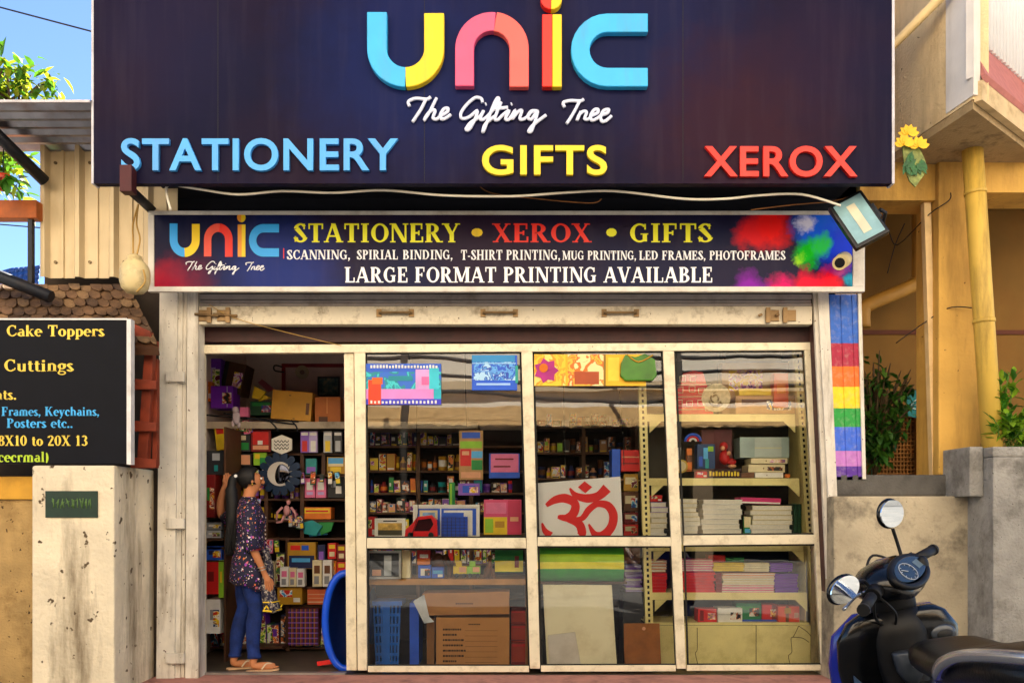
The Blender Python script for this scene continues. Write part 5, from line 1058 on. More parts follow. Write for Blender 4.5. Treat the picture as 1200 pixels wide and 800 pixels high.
# posters and pouches on the upper panes; posters stand in for reflected signs
PY = -.014
hp = prod('hanging_poster', 'wide turquoise and magenta poster on the first pane standing in for a reflection', 'poster', 429, 426, 517, 474, PY, .004, '#1fb0c4', prints=((.0, .2, 1, .62, art('poster_teal_art', ['#18a4b4', '#38c8d0', '#128a9a', '#2a6ad0'], 9, False)), (.0, .0, 1, .2, '#2a5fd0'), (.0, .62, .9, .86, '#d888d0'), (.0, .86, 1, 1, '#3a3ac8'), (.66, .14, .84, .62, '#d8a0dc'), (.84, .1, .97, .62, '#38c4d8'), (.03, .4, .2, 1, '#e0401c'), (.08, .34, .22, .5, '#f0641c'), (.3, .3, .62, .42, '#158a9a'), (.74, .32, .84, .52, '#e86aa8')))
m = MB(); rr_ = random.Random(5)
for z_, n_ in ((429.5, 22), (471, 18)):
    for k in range(n_): m.pbox(434+k*(80/n_), z_-rr_.uniform(1, 2.2), 434+k*(80/n_)+2.2, z_+1.6, PY-.0075, .003)
pp_ = m.build('marks', cm('white')); pp_.parent = hp; pp_.location = pp_.location-hp.location
hp2 = prod('hanging_pouch', 'glossy royal blue pouch hung at the top right of the first pane', 'pouch', 553, 416, 606, 457, PY-.012, .026, '#1a57d0', prints=((.0, .0, .95, .2, '#2a8ac8'), (.04, .2, .96, .72, art('pouch_blue_art', ['#1a57d0', '#5aa8e8', '#1a48b8', '#a8d4f4'], 16, False)), (.0, .22, .97, .25, '#8fc4e8'), (.1, .45, .9, .48, '#5a9ae8'), (.1, .8, .85, .86, '#9ac0f0'), (.96, .3, 1.02, .8, '#1f9a8a')))
prod('hanging_banner', 'yellow banner with a purple flower on the second pane, standing in for a reflection', 'banner', 626, 415, 757, 452, PY, .004, '#e8b01c', prints=((.0, .0, .28, 1, art('banner_yellow_art', ['#e0a81a', '#f0c42a', '#e8941c', '#f4d870'], 7, False)), (.3, .0, .62, 1, art('banner_orange_art', ['#ef8f1c', '#f4b83a', '#d8701c', '#f8dc9a'], 8, False)), (.36, .55, .58, .95, '#a8481c'), (.62, .0, .64, 1, '#8a6a1c'), (.66, .1, .76, .85, '#f0c83a')))
fl_ = MB()
for k in range(7): fl_.pp(petal_shape((640, 434), k*.9, 15, 9), PY-.006-.0008*k, .0008)
tag(fl_.build('paper_flower', mat('paper_purple', '#a8287a', .6, var=.2)), 'purple paper flower on the yellow banner standing in for a reflection', 'paper flower'); 
tag(MB().tube([W(637, 431, PY-.013), W(637, 431, PY-.017)], .035, 12).build('paper_flower', cm('orange')), 'orange paper centre stuck on the purple paper flower', 'paper flower')
t = thing('green_pouch', 'glossy green rounded pouch hung beside the rack upright in the second pane', 'pouch', W(748, 446, PY))
MB().pp([(728, 425), (733, 415), (745, 418), (756, 414), (768, 421), (770, 440), (765, 446), (733, 446), (727, 440)], PY-.032, .04).build('pouch', mat('pouch_green', '#3f7a1c', .3, var=.3), t, bevel=.01)
MB().tube(catmull([W(735, 415, PY-.034), W(748, 424, PY-.038), W(765, 416, PY-.034)], 4), .006, 6).build('drawstring', cm('mustard'), t)
for pts, lb in (([(478, 412, .03), (488, 470, .04), (487, 560, .05), (490, 600, .05), (482, 628, .04)], 'thin cord hanging behind the left part of the first pane'), ([(545, 412, .03), (546, 470, .04), (547, 500, .04)], 'thin cord hanging behind the middle of the first pane'), ([(660, 412, .03), (661, 500, .03), (663, 560, .03)], 'thin cord hanging in the second pane above the red symbol sign'), ([(722, 412, .03), (730, 510, .03), (731, 545, .03)], 'thin cord hanging in the second pane left of the rack upright')):
    tag(MB().tube(catmull([W(*p) for p in pts], 4), .0035, 5).build('cord', black_rubber), lb, 'cord')
# lower first pane
pframe('silver framed photo of a heron standing on the window counter', 430, 645, 470, 678, CY-.04, mat('silver_rim', '#b9b4ae', .3, .7), 2.6, [(.0, .0, 1, 1, cm('charcoal')), (.5, .1, .75, .95, cm('silver')), (.1, .7, .4, .95, cm('peach'))])
prod('cream_book', 'cream book block right of the heron photo', 'book', 471, 645, 481, 677, CY, .12, 'cream')
prod('small_box', 'red and white small box atop the blue box on the window counter', 'box', 489, 644, 504, 661, CY+.01, .08, 'red', prints=((.2, .3, .85, .55, 'white'), (.0, .62, 1, 1, 'orange')))
prod('small_box', 'bright blue box with a white picture under the red small box', 'box', 490, 662, 505, 677, CY, .09, 'blue', prints=((.2, .25, .8, .8, 'white'),))
prod('small_box', 'low blue box right of the picture box on the counter', 'box', 506, 664, 520, 677, CY, .09, 'blue', prints=((.1, .3, .9, .6, 'sky blue'), (.5, .65, .9, .9, 'white')))
t = thing('carved_figure', 'brown carved animal figure behind the small blue boxes', 'figurine', W(515, 677, CY+.15))
m = MB(); m.ell(W(513, 660, CY+.15), (.06, .04, .09), 12, 8).ell(W(506, 648, CY+.14), (.035, .03, .04), 12, 8).tube([W(520, 650, CY+.15), W(527, 662, CY+.15), W(527, 677, CY+.15)], [.03, .025, .02], 8).tube([W(510, 668, CY+.15), W(509, 677, CY+.15)], .022, 8); m.build('carving', mat('carved_wood', '#6b3f1c', .5, var=.3), t)
for a, col, lb in ((540, 'yellow', 'yellow green toy truck on the window counter'), (556, 'lime green', 'lime toy truck beside the yellow green one')):
    t = thing('toy_truck', lb, 'toy truck', W(a, 677, CY)); m = MB().pbox(a-9, 663, a+7, 672, CY, .07).pbox(a-6, 657, a+1, 663, CY+.005, .06); m.build('body', cm(col), t, bevel=.004)
    MB().pbox(a-2, 664, a+6, 670, CY-.003, .003).build('cargo', cm('peach'), t)
    for q in (-5, 4): MB().tube([W(a+q, 674, CY-.005), W(a+q, 674, CY+.01)], .018, 12).build('wheel', black_rubber, t)
t = thing('carved_figure', 'slender brown carved figure right of the toy trucks', 'figurine', W(573, 677, CY)); m = MB()
m.tube([W(570, 677, CY), W(571, 668, CY), W(574, 662, CY), W(574, 656, CY)], [.025, .03, .022, .014], 9).ell(W(574, 653, CY), (.018, .018, .022), 10, 7).tube([W(578, 677, CY), W(577, 668, CY), W(574, 664, CY)], [.018, .02, .012], 7); m.build('carving', mat('carved_wood', '#6b3f1c'), t)
prod('game_box', 'green and yellow game box at the right end of the window counter', 'box', 580, 643, 613, 670, CY+.04, .12, '#1f8a3a', prints=((.0, .5, 1, .98, '#e8d01c'), (.7, .3, .85, .8, 'dark red')))
t = thing('plastic_basket', 'bright blue plastic basket with slotted sides under the counter', 'basket', W(453, 779, .3))
yb2 = .3; bl = mat('basket_blue', '#1a6ad0', .35); 
def bsk(a0, c0, a1, c1, z0, z1): return [(X(a0, yb2), Z(z0, yb2)), (X(c0, yb2), Z(z0, yb2)), (X(c1, yb2), Z(z1, yb2)), (X(a1, yb2), Z(z1, yb2))]
m = MB(); m.pbox(436, 704, 471, 709, yb2-.015, .26)
for k in range(8): 
    f = k/7; a = 438+f*30.5; b2 = 441+f*25
    m.pp([(a-.9, 709), (a+.9, 709), (b2+.9, 779), (b2-.9, 779)], yb2, .02)
for z in (720, 732, 743, 754, 766, 776): m.pp([(438.5+(z-709)*.03, z-1.6), (468.5-(z-709)*.05, z-1.6), (468.5-(z-709)*.05, z+1.6), (438.5+(z-709)*.03, z+1.6)], yb2-.004, .026)
m.pp([(448, 709), (457, 709), (457, 779), (449, 779)], yb2-.006, .02); m.build('basket_wall', bl, t)
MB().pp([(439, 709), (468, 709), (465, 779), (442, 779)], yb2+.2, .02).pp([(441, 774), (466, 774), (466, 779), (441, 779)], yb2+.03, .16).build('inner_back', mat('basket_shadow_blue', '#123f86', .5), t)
t = prod('plastic_slab', 'tall narrow glossy blue plastic panel beside the basket', 'panel', 480, 706, 491, 779, .3, .3, '#1a57d8')
t = thing('cardboard_carton', 'big brown carton with black printed lines under the window counter', 'carton', W(553, 779, .16))
m = MB().pbox(511, 723, 597, 779, .17, .3); m.build('carton_body', card, t, bevel=.004)
MB().pp([(495, 695), (597, 693), (597, 719), (495, 721)], .14, .34).build('carton_lid', mat('brown_cardboard_lid', '#b07a44', .85, var=.1, scale=5), t, bevel=.004)
MB().pbox(500, 724, 509, 779, .2, .25).build('carton_side', mat('brown_cardboard_dark', '#7d542c', .85), t)
m = MB(); rr_ = random.Random(9)
for r_ in range(7):
    x_ = 519; z_ = 737+r_*6.2
    while x_ < 519+rr_.uniform(14, 34): w_ = rr_.uniform(1.2, 3.4); m.pbox(x_, z_-1.1, x_+w_, z_+1.1, .1688, .0011); x_ += w_+.6
    m.pbox(545, z_+1.2, 583, z_+1.5, .1688, .0011)
for k in range(7): m.pbox(549+k*2, 731-.8, 550.5+k*2, 731+.8, .1688, .0011)
for k in range(9): m.pbox(534+k*2.3, 706, 535.6+k*2.3, 707.6, .1388, .0011)
m.build('printed_lines', mat('carton_ink', '#3a2412', .8), t)
t = thing('plastic_wrap', 'clear crumpled plastic wrap over the big carton', 'plastic wrap', W(540, 700, .12))
m = MB(); film = mat('cloudy_film', '#c9ccd2', .25, var=.3); 
m.pp([(484, 704), (497, 696), (503, 722), (509, 728), (497, 730)], .11, .002); m.build('film', film, t)
for k, (a, z0, z1) in enumerate(((607, 715, 731), (607, 732, 752), (607, 753, 779))): prod('red_crate', '%s of three red plastic crates stacked right of the big carton' % ('topmost', 'middle', 'lowest')[k], 'crate', a-8, z0, a+9, z1, .35, .3, '#b5341c', 'red crates beside the big carton', prints=((.05, .05, .95, .15, 'red'), (.05, .85, .95, .93, 'dark red')))
prod('red_bag', 'dark red bundle left of the blue basket', 'bundle', 428, 720, 437, 770, .5, .1, 'dark red')
# ---- second pane
t = thing('symbol_sign', 'white sign board with a large red Om symbol standing on the transom', 'sign', W(678, 629, .1))
oy = .09
MB().pp([(628, 566), (727, 558), (730, 630), (630, 630)], oy, .02).build('board', mat('sign_white', '#e6e4e2', .5, var=.03), t)
# Om drawn in pane-zoom pixels (photo = 610+x*.3, 400+y*.3)
oz = lambda p: (610+p[0]*.3002, 400+p[1]*.3)
def brush(pts, ws, y_):
    P = catmull([(a, c, 0) for a, c in pts], 6); n = len(P); L, R_ = [], []
    for i, p in enumerate(P):
        d = (P[min(i+1, n-1)]-P[max(i-1, 0)]).normalized(); f = i/(n-1)*(len(ws)-1); k = min(int(f), len(ws)-2); wv = ws[k]+(ws[k+1]-ws[k])*(f-k)
        L.append((p.x-d.y*wv/2, p.y+d.x*wv/2)); R_.append((p.x+d.y*wv/2, p.y-d.x*wv/2))
    mm = MB()
    for i in range(n-1): mm.pp([oz(L[i]), oz(L[i+1]), oz(R_[i+1]), oz(R_[i])], y_, .0012)
    return mm
om = MB()
for k, (pts, ws) in enumerate(([[(100, 640), (135, 618), (175, 612), (212, 632), (208, 668), (180, 688), (145, 684)], [14, 30, 36, 32, 36, 30, 12]], [[(150, 684), (190, 692), (228, 712), (240, 745), (232, 758)], [16, 30, 34, 34, 30]], [[(84, 708), (95, 738), (118, 757)], [6, 22, 30]], [[(205, 690), (240, 690), (268, 655), (300, 634), (340, 640), (362, 675), (356, 720), (325, 755), (290, 752), (266, 712)], [10, 22, 26, 24, 32, 34, 34, 36, 26, 6]], [[(192, 572), (215, 600), (260, 612), (305, 602), (338, 572)], [6, 24, 34, 34, 40]])):
    q = brush(pts, ws, oy-.0012-.0009*k); om.add(q.v, q.f)
om.pp([oz(p) for p in ((224, 568), (250, 545), (280, 568), (253, 592))], oy-.006, .0012)
om.build('symbol', mat('sign_red', '#d81414', .5, var=.04), t)
prod('red_crate', 'red plastic crate behind the upper right corner of the symbol sign', 'crate', 728, 527, 750, 552, .5, .25, 'red', prints=((.05, .3, .95, .36, 'peach'), (.05, .6, .95, .66, 'dark red')))
prod('blue_file', 'tall blue file beside the red crate in the second pane', 'file', 717, 526, 727, 560, .5, .2, 'blue')
for k, (z0, z1, col) in enumerate(((555, 575, 'mustard'), (576, 599, 'brown'), (600, 613, 'dark red'), (614, 627, 'red'))): prod('shelf_box', '%s box stacked between the symbol sign and the rack upright' % col, 'box', 731, z0, 748, z1, .55, .25, col, prints=((.1, .2, .8, .6, 'cream'),))
prod('shelf_support', 'plain wooden box stand under the red crate and blue file in the second pane', 'stand', 716, 628, 750, 660, .5, .3, 'brown')
prod('shelf_support', 'plain wooden plank under the red crate and blue file', 'plank', 714, 560.5, 730, 563, .5, .25, 'brown')
t = thing('cloth_roll', 'green and yellow striped roll lying above the beige board', 'roll', W(681, 680, .12))
rl = [(641, '#3f9a28'), (649, '#a8cf1c'), (658, '#efe01c'), (666, '#2f9a3a'), (681, None)]
for i in range(4):
    z0, z1 = rl[i][0], rl[i+1][0]; m = MB()
    rings = []
    for xp in (629, 680, 731):
        ring = []
        for q in range(7):
            f = z0+(z1-z0)*q/6; bulge = math.sqrt(max(0, 1-((f-661)/21.5)**2)); ring.append(Vector((X(xp, .12), .20-.10*bulge, Z(f+.4*math.sin(xp*.2), .12))))
        for q in range(6, -1, -1): ring.append(Vector((X(xp, .12), .21+i*.0, ring[q].z)))
        rings.append(ring)
    m.loft(rings, smooth=False); m.build('stripe', mat('roll_'+rl[i][1].lstrip('#'), rl[i][1], .45, var=.08, scale=12), t)
m = MB(); m.pbox(626, 681.5, 735, 684, .1, .25); m.pbox(624, 684, 627, 783, .1, .25); m.build('shelf', wood_dark, t); o = m
t = thing('leaning_board', 'large cream board leaning upright below the striped roll', 'board', W(679, 782, .1))
MB().pp([(636, 684.5), (717, 685), (723, 780), (641, 780)], .09, .02).build('panel', mat('cream_board', '#f0e6c6', .7, var=.05, scale=3, dirt='#b39a62', dirt_amt=.2), t, bevel=.003)
t = thing('leaning_board', 'small white board leaning before the large cream board', 'board', W(661, 782, .07)); MB().pp([(642, 744), (674, 740), (681, 780), (644, 780)], .065, .014).build('panel', mat('white_board_offcut', '#d8cfc6', .6, var=.06, dirt='#a59480', dirt_amt=.2), t, bevel=.003)
t = thing('leaning_board', 'orange brown wooden board leaning right of the cream board', 'board', W(752, 782, .09)); MB().pp([(731, 730), (773, 730), (775, 780), (732, 780)], .08, .018).build('panel', wood_brown, t, bevel=.003); MB().tube([W(754.5, 736, .08), W(754.5, 736, .076)], .014, 12).build('knob', cm('peach'), t)
# paper stack
for k in range(12): 
    a = 732+rnd.uniform(-2, 2); z = 693-k*2.6
    tag(MB().pbox(a, z-2.2, a+20+rnd.uniform(-2, 1), z, .5, .22).build('paper_pad', cm(('lilac', 'white', 'violet', 'lilac')[k % 4])), 'lilac or white pad in the untidy paper stack left of the rack', 'pad', 'pads in the untidy paper stack')
prod('paper_stand', 'dark stand carrying the untidy lilac paper stack', 'stand', 730, 693.5, 754, 778, .5, .25, 'charcoal')
# ---- yellow slotted rack
RY = .24
rk = thing('slotted_rack', 'pale yellow slotted steel rack with shelves and a closed lower panel at right', 'rack', W(848, 781, RY))
RD = .45
def up(q, hole0, nm):
    m = MB().pp(q, RY, .004); xm = lambda z, f: q[0][0]+(q[3][0]-q[0][0])*(z-q[0][1])/(q[3][1]-q[0][1])+f*(q[1][0]-q[0][0])
    m.pp([(q[0][0]-.2, q[0][1]), (q[0][0]+.6, q[0][1]), (q[3][0]+.6, q[3][1]), (q[3][0]-.2, q[3][1])], RY+.0045, .05)
    o = m.build('upright', yel_rack, rk); h = MB(); z = q[0][1]+4
    while z < q[3][1]-4: h.pp([(xm(z, .36), z), (xm(z, .64), z), (xm(z+3.6, .64), z+3.6), (xm(z+3.6, .36), z+3.6)], RY-.001, .0012); z += 6.6
    h.build('slot', black_hole, o)
up([(747, 411), (756, 411), (767, 779), (758, 779)], 0, 'l'); up([(930.5, 411), (939, 411), (965, 780), (956, 780)], 0, 'r')
for z, xe in ((485, 932), (560, 937), (637, 942), (694, 946), (729, 949)):
    m = MB(); m.box(X(756 + (z-411)*.03, RY), X(xe, RY), RY+.006, RY+.0085, Z(z+8.5, RY) if z < 729 else Z(z+3, RY), Z(z, RY)); m.box(X(757, RY), X(xe, RY), RY+.0086, RY+RD, Z(z, RY)-.006, Z(z, RY)-.001); m.build('shelf', yel_rack, rk)
    for a, sgn in ((759+(z-411)*.03, 1), (xe, -1)): MB().pp([(a, z+8.6), (a+14*sgn, z+8.6), (a, z+22)], RY+.012, .003).build('gusset', yel_rack, rk) if z < 700 else None
MB().box(X(768, RY), X(951, RY), RY+.007, RY+.011, Z(780, RY), Z(732.5, RY)).build('kick_panel', yel_rack, rk)
MB().box(X(940, RY+.1), X(940, RY+.1)+.004, RY+.02, RY+RD, FZ, Z(411, RY)).build('side_panel', yel_rack, rk)
MB().box(X(757, RY), X(940, RY+.1), RY+RD, RY+RD+.004, Z(780, RY), Z(411, RY)).build('back_panel', mat('rack_back', '#3f3a30', .7, var=.2), rk)
m = MB()
for pts in ([(817, 735), (817, 760), (815, 765), (818, 779)], [(886, 732), (886, 779)], [(936, 733), (930, 745), (927, 748), (928, 763), (924, 768), (926, 778)], [(936, 733), (946, 740), (951, 746)], [(928, 746), (940, 747), (948, 752)]): m.tube(catmull([W(a, c, RY+.0065) for a, c in pts], 4), .0028, 5)
m.build('scratch', mat('scratch_brown', '#5a4a22', .8), rk)
QY = RY+.04
# top shelf
t = thing('gift_house', 'red gift house block with white window outlines on the top rack shelf', 'ornament', W(814, 485, QY))
m = MB(); m.pp([(791, 485), (836, 485), (836, 476), (832, 470), (832, 458), (828, 450), (824, 436), (812, 434), (800, 438), (797, 452), (791, 460)], QY, .1); m.build('body', mat('gift_red', '#cf2418', .5, var=.15), t, bevel=.004)
m = MB()
for a, z in ((800, 444), (812, 444), (797, 457), (811, 456), (822, 458), (796, 472), (808, 473), (821, 472), (830, 478)):
    m.tube([W(a-3.5, z-3, QY-.002), W(a+3.5, z-3.6, QY-.002), W(a+3.2, z+3.2, QY-.002), W(a-3.2, z+3, QY-.002), W(a-3.5, z-3, QY-.002)], .0035, 5)
for z in (451, 465, 480): m.tube([W(793, z, QY-.002), W(833, z-1, QY-.002)], .003, 5)
m.build('window_outline', cm('cream'), t)
t = thing('round_plaque', 'round cream carved plaque beside the red gift house', 'plaque', W(839, 485, QY-.02))
MB().tube([W(839, 466, QY-.03), W(839, 466, QY-.01)], 16.5*S(QY), 28).build('disc', mat('carved_cream', '#d8c49a', .7, var=.2, scale=40), t)
m = MB(); 
for k in range(14): a = rnd.uniform(0, 6.28); r_ = rnd.uniform(2, 11); m.tube(catmull([W(839+r_*math.cos(a+i*.5), 466+r_*math.sin(a+i*.5), QY-.032) for i in range(4)], 3), .005, 5)
m.build('relief', mat('carved_dark', '#8a7248', .8), t)
prod('yellow_tray', 'flat yellow tray box on the top rack shelf', 'tray', 866, 455, 912, 463, QY+.12, .15, 'yellow'); prod('orange_bottle', 'translucent orange bottle at the right of the top rack shelf', 'bottle', 907, 437, 924, 477, QY+.05, .1, '#d8521c', prints=((.2, .3, .8, .6, 'orange'),))
prod('tray_stand', 'tan display box under the yellow tray on the top rack shelf', 'box', 862, 463.5, 932, 484.5, QY+.08, .2, 'tan', prints=((.1, .2, .6, .5, 'brown'),))
prod('top_box', 'pale tan carton at the rear of the top rack shelf', 'carton', 846, 425, 925, 484.5, QY+.25, .12, '#b98a54')
# toys shelf
t = thing('toy_figure', 'red and white cartoon style figure sitting among the rack toys', 'toy', W(850, 548, QY)); m = MB(); m.ell(W(849, 536, QY), (.045, .04, .06), 12, 8).ell(W(848, 523, QY), (.035, .035, .038), 12, 8).ell(W(857, 541, QY-.02), (.04, .03, .03), 12, 8); m.build('body', mat('toy_figure_red', '#b81f1f', .5), t)
MB().ell(W(847, 525, QY-.03), (.02, .015, .02), 10, 7).ell(W(858, 546, QY-.04), (.035, .02, .015), 10, 7).ell(W(854, 531, QY-.035), (.018, .015, .02), 10, 7).build('patches', cm('peach'), t)
prod('toy_pack', 'navy and turquoise toy pack with pale letters on the rack', 'pack', 817, 520, 838, 549, QY+.02, .1, '#123a6a', prints=((.35, .15, .6, .6, 'sky blue'), (.45, .6, .65, .98, 'teal'), (.6, .1, .9, .3, 'lime green'), (.1, .5, .3, .9, 'blue')))
t = thing('cable_coil', 'coiled multicoloured ribbon on top of the navy toy pack', 'ribbon', W(812, 522, QY)); m = MB(); 
for k, (r_, col) in enumerate(((9, 'blue'), (6.5, 'red'), (4, 'white'))): MB().tube(catmull([W(812+r_*math.cos(a), 517-r_*.9*math.sin(a), QY+.01*k) for a in [i*math.pi/8 for i in range(9)]], 3), .012, 7).build('strand', cm(col), t)
prod('red_can', 'slim orange red can left of the navy toy pack', 'can', 805, 525, 811, 552, QY, .05, 'orange', prints=((0, .3, 1, .6, 'brown'),))
t = thing('round_clock', 'small round pale clock leaning at the left end of the toy shelf', 'clock', W(799, 559, QY)); MB().tube([W(798, 546, QY-.01), W(798, 546, QY+.02)], 8*S(QY), 20).build('case', mat('clock_gold', '#c8a84a', .4, .3), t); MB().tube([W(798, 546, QY-.012), W(798, 546, QY-.0101)], 6*S(QY), 20).build('dial', cm('cream'), t)
prod('white_card', 'white card standing behind the small round clock', 'card', 791, 524, 798, 540, QY+.05, .01, 'white')
t = prod('name_strip', 'dark red name strip with yellow lettering in front of the toys', 'strip', 829, 549, 869, 559.5, QY-.03, .02, '#3a1410', prints=tuple((.06+.09*i, .28+(.1 if i % 2 else 0), .115+.09*i, .8, 'yellow') for i in range(10)))
prod('red_box', 'small bright red box left of the yellow lettered strip', 'box', 816, 552, 829, 559.5, QY-.02, .08, 'red'); prod('toy_tray', 'dark brown tray under the toys on the rack', 'tray', 800, 549.5, 829, 551.5, QY, .12, 'brown')
prod('toy_heap', 'dark red cloth bundle behind the toys on the rack', 'bundle', 822, 503, 858, 549, QY+.14, .1, '#5a1a1c')
prod('acrylic_case', 'pale translucent square case on the toy shelf of the rack', 'case', 867, 512, 925, 536, QY+.1, .2, '#9fb0aa', prints=((.3, .02, .84, .98, '#b5c0b8'), (.3, .5, .84, .54, '#d4cf9a')))
for k, (a, c, z0, z1, col) in enumerate(((880, 923, 536.5, 543, 'cream'), (877, 920, 544, 553, 'cream'), (868, 884, 553.5, 559.5, 'brown'), (885, 918, 553.5, 559.5, 'white'))): prod('flat_box', ('upper cream flat box under the pale translucent case', 'lower cream flat box under the pale translucent case', 'small brown flat box at the bottom beneath the cream ones', 'thin white flat box at the bottom beneath the cream ones')[k], 'box', a, z0, c, z1, QY+.04, .2, col, prints=((.4, .4, .43, .6, 'brown'),))
prod('orange_ball_box', 'tiny orange box at the right end of the toy shelf', 'box', 921, 555, 926, 559.5, QY, .04, 'orange')
# book stacks
def books(a, c, z0, z1, n, cols, y, label, group, jit=2.0, spine=False):
    h = (z1-z0)/n; src = {}
    for k in range(n):
        col = cols[min(len(cols)-1, int(k*len(cols)/n))] if len(cols) > 1 else cols[0]; o1 = rnd.uniform(-jit, jit); o2 = rnd.uniform(-jit*.5, jit*.5)
        z = z1-k*h; t = thing('book', label, 'book', W((a+c)/2+o1, z, y), group)
        m = MB().pbox(a+o1, z-h+.15, c+o1+o2, z-h+.75, y, .2).pbox(a+o1, z-.75, c+o1+o2, z-.1, y, .2); 
        if spine: m.pbox(a+o1, z-h+.751, c+o1+o2, z-.751, y, .012)
        m.build('cover', cm(col), t)
        MB().pbox(a+o1+.7, z-h+.74, c+o1+o2-.7, z-.74, y+.003, .195).build('pages', mat('page_edges', '#e0dacb' if True else '', .8, var=.08, scale=60), t)
books(795, 819, 584, 637, 10, ['white', 'cream'], QY, 'pale book in the left stack on the middle rack shelf', 'books in the left pale stack')
books(822, 868, 585, 637, 9, ['white'], QY, 'white book in the wide central stack on the middle rack shelf', 'books in the central white stack')
books(880, 928, 592, 637, 8, ['white', 'cream'], QY, 'pale book in the right stack beside the green files on the middle rack shelf', 'books in the right pale stack')
prod('magenta_book', 'magenta book lying on top between the white stacks', 'book', 868, 583, 915, 590, QY+.02, .2, '#c8246a', tilt=.03, prints=((.02, .7, .98, .95, 'white'),))
prod('green_card', 'small green and yellow card tucked between the white stacks', 'card', 872, 605, 880, 636.5, QY+.01, .04, 'green', prints=((0, .0, 1, .4, 'cream'), (.1, .45, .9, .6, 'sky blue')))
for k, a in enumerate((930, 935)): prod('green_file', '%s dark green file standing at the right of the white stacks' % ('left', 'right')[k], 'file', a, 590, a+4, 636.5, QY+.05, .2, 'dark green', 'dark green files')
books(761, 781, 588, 637, 8, ['white', 'cream', 'lilac'], QY, 'pale book in the stack just right of the left rack upright', 'books beside the left upright')
prod('red_note', 'small red box on top of the pale stack beside the left upright', 'box', 762, 580, 776, 587.5, QY, .1, 'red')
books(798, 836, 655, 669, 5, ['pink'], QY, 'pink edged book on the red stack on the lower rack shelf', 'pink books on the red stack', 1.2)
books(800, 838, 670, 694, 7, ['red'], QY, 'red covered book in the left stack on the lower rack shelf', 'red books on the lower shelf', 1.6, True)
books(762, 781, 656, 670, 4, ['peach'], QY, 'peach edged book on the red stack by the left upright', 'peach books by the left upright', .8)
books(763, 781, 671, 694, 6, ['red'], QY, 'red covered book in the stack by the left upright', 'red books by the left upright', .8, True)
books(836, 872, 659, 669, 5, ['yellow'], QY-.01, 'yellow book in the small pile over the pink stack', 'yellow books', .8, True)
books(872, 902, 659, 669.5, 5, ['cream'], QY-.01, 'cream book in the small pile between yellow and purple ones', 'cream books', .8, True)
books(903, 929, 659, 669.5, 4, ['purple'], QY-.01, 'purple book in the upper purple pile', 'upper purple books', .6, True)
books(846, 908, 671, 694, 8, ['pink', 'cream', 'peach'], QY, 'pale pink book in the wide stack in the middle of the lower shelf', 'pale pink books', 1.2)
books(839, 846, 671, 694, 4, ['dark red'], QY-.01, 'dark red book in the narrow pile left of the pale pink stack', 'dark red books', .6, True)
books(908, 935, 672, 694, 7, ['purple'], QY-.01, 'purple book in the lower purple pile at the right', 'lower purple books', 1.0, True)
prod('red_folder', 'red folder behind the yellow pile on the lower rack shelf', 'folder', 830, 650, 850, 658, QY+.1, .1, 'red'); prod('green_folder', 'green folder lying behind on the lower rack shelf', 'folder', 850, 653, 872, 658, QY+.12, .1, 'green')
for a, c, z0, z1, col, pr, lb in ((818, 840, 713, 728, 'red', ((.1, .1, .3, .9, 'dark red'),), 'bright red box at the left of the lowest rack shelf'), (841, 870, 712, 728, 'white', ((.02, .45, .98, .48, 'grey'),), 'white box beside the bright red box on the lowest rack shelf'), (863, 892, 706, 725, '#147a4a', ((.2, .2, .8, .4, 'green'),), 'green box behind the white box on the lowest rack shelf'), (893, 912, 708, 725, 'red', ((.6, .0, .98, 1, 'dark red'),), 'red box between the green and the ribboned box'), (912, 937, 710, 728, '#e04a1c', ((.35, .0, .5, 1, 'brown'), (.3, .1, .6, .45, 'mustard'), (.75, .4, .95, .7, 'peach')), 'orange red box with a tan ribbon at the right of the lowest rack shelf')):
    prod('gift_box', lb, 'box', a, z0, c, z1+.6, QY+(.06 if z1 < 727 else 0), .15, col, prints=pr)
prod('blue_folder', 'flat blue folder under the green box on the lowest rack shelf', 'folder', 862, 725.8, 914, 728.8, QY+.04, .18, 'blue')
# ================================================================ the woman in the doorway
PX0 = W(291, 0, .16)
pe = thing('person', 'woman in navy floral tunic and blue jeans standing in the doorway, long dark ponytail', 'person', (PX0.x, .16, FZ+.001), local=True, rot=(0, 0, R(24)))
def skin_mesh(name, verts, edges, mats, parent, sub=2, root=0, extra=None):
    bm = bmesh.new(); lay = bm.verts.layers.skin.verify(); vs = []
    for i, (p, r) in enumerate(verts):
        v = bm.verts.new(p); rr = r if isinstance(r, tuple) else (r, r); v[lay].radius = rr; v[lay].use_root = (i == root); vs.append(v)
    for a, c in edges: bm.edges.new((vs[a], vs[c]))
    me = bpy.data.meshes.new(name+'_skin'); bm.to_mesh(me); bm.free()
    tmp = bpy.data.objects.new(name+'_skin', me); C.objects.link(tmp)
    sk = tmp.modifiers.new('skin', 'SKIN'); sk.use_smooth_shade = True; sk.branch_smoothing = .3
    sb = tmp.modifiers.new('sub', 'SUBSURF'); sb.levels = sub; sb.render_levels = sub
    dg = bpy.context.evaluated_depsgraph_get(); dg.update()
    m2 = bpy.data.meshes.new_from_object(tmp.evaluated_get(dg)); bpy.data.objects.remove(tmp)
    mb = MB(); mb.add([tuple(v.co) for v in m2.vertices], [list(p.vertices) for p in m2.polygons], 0, True)
    if extra: extra(mb)
    return mb.build(name, mats, parent)
V_, E_ = [], []
def jv(p, r, frm=None):
    V_.append((p, r)); k = len(V_)-1
    if frm is not None: E_.append((frm, k))
    return k
pel = jv((0, 0, .90), .11); spn = jv((.005, 0, 1.08), .095, pel); che = jv((.005, 0, 1.24), .105, spn); nb_ = jv((-.005, 0, 1.36), .055, che); nk = jv((.008, 0, 1.42), .047, nb_)
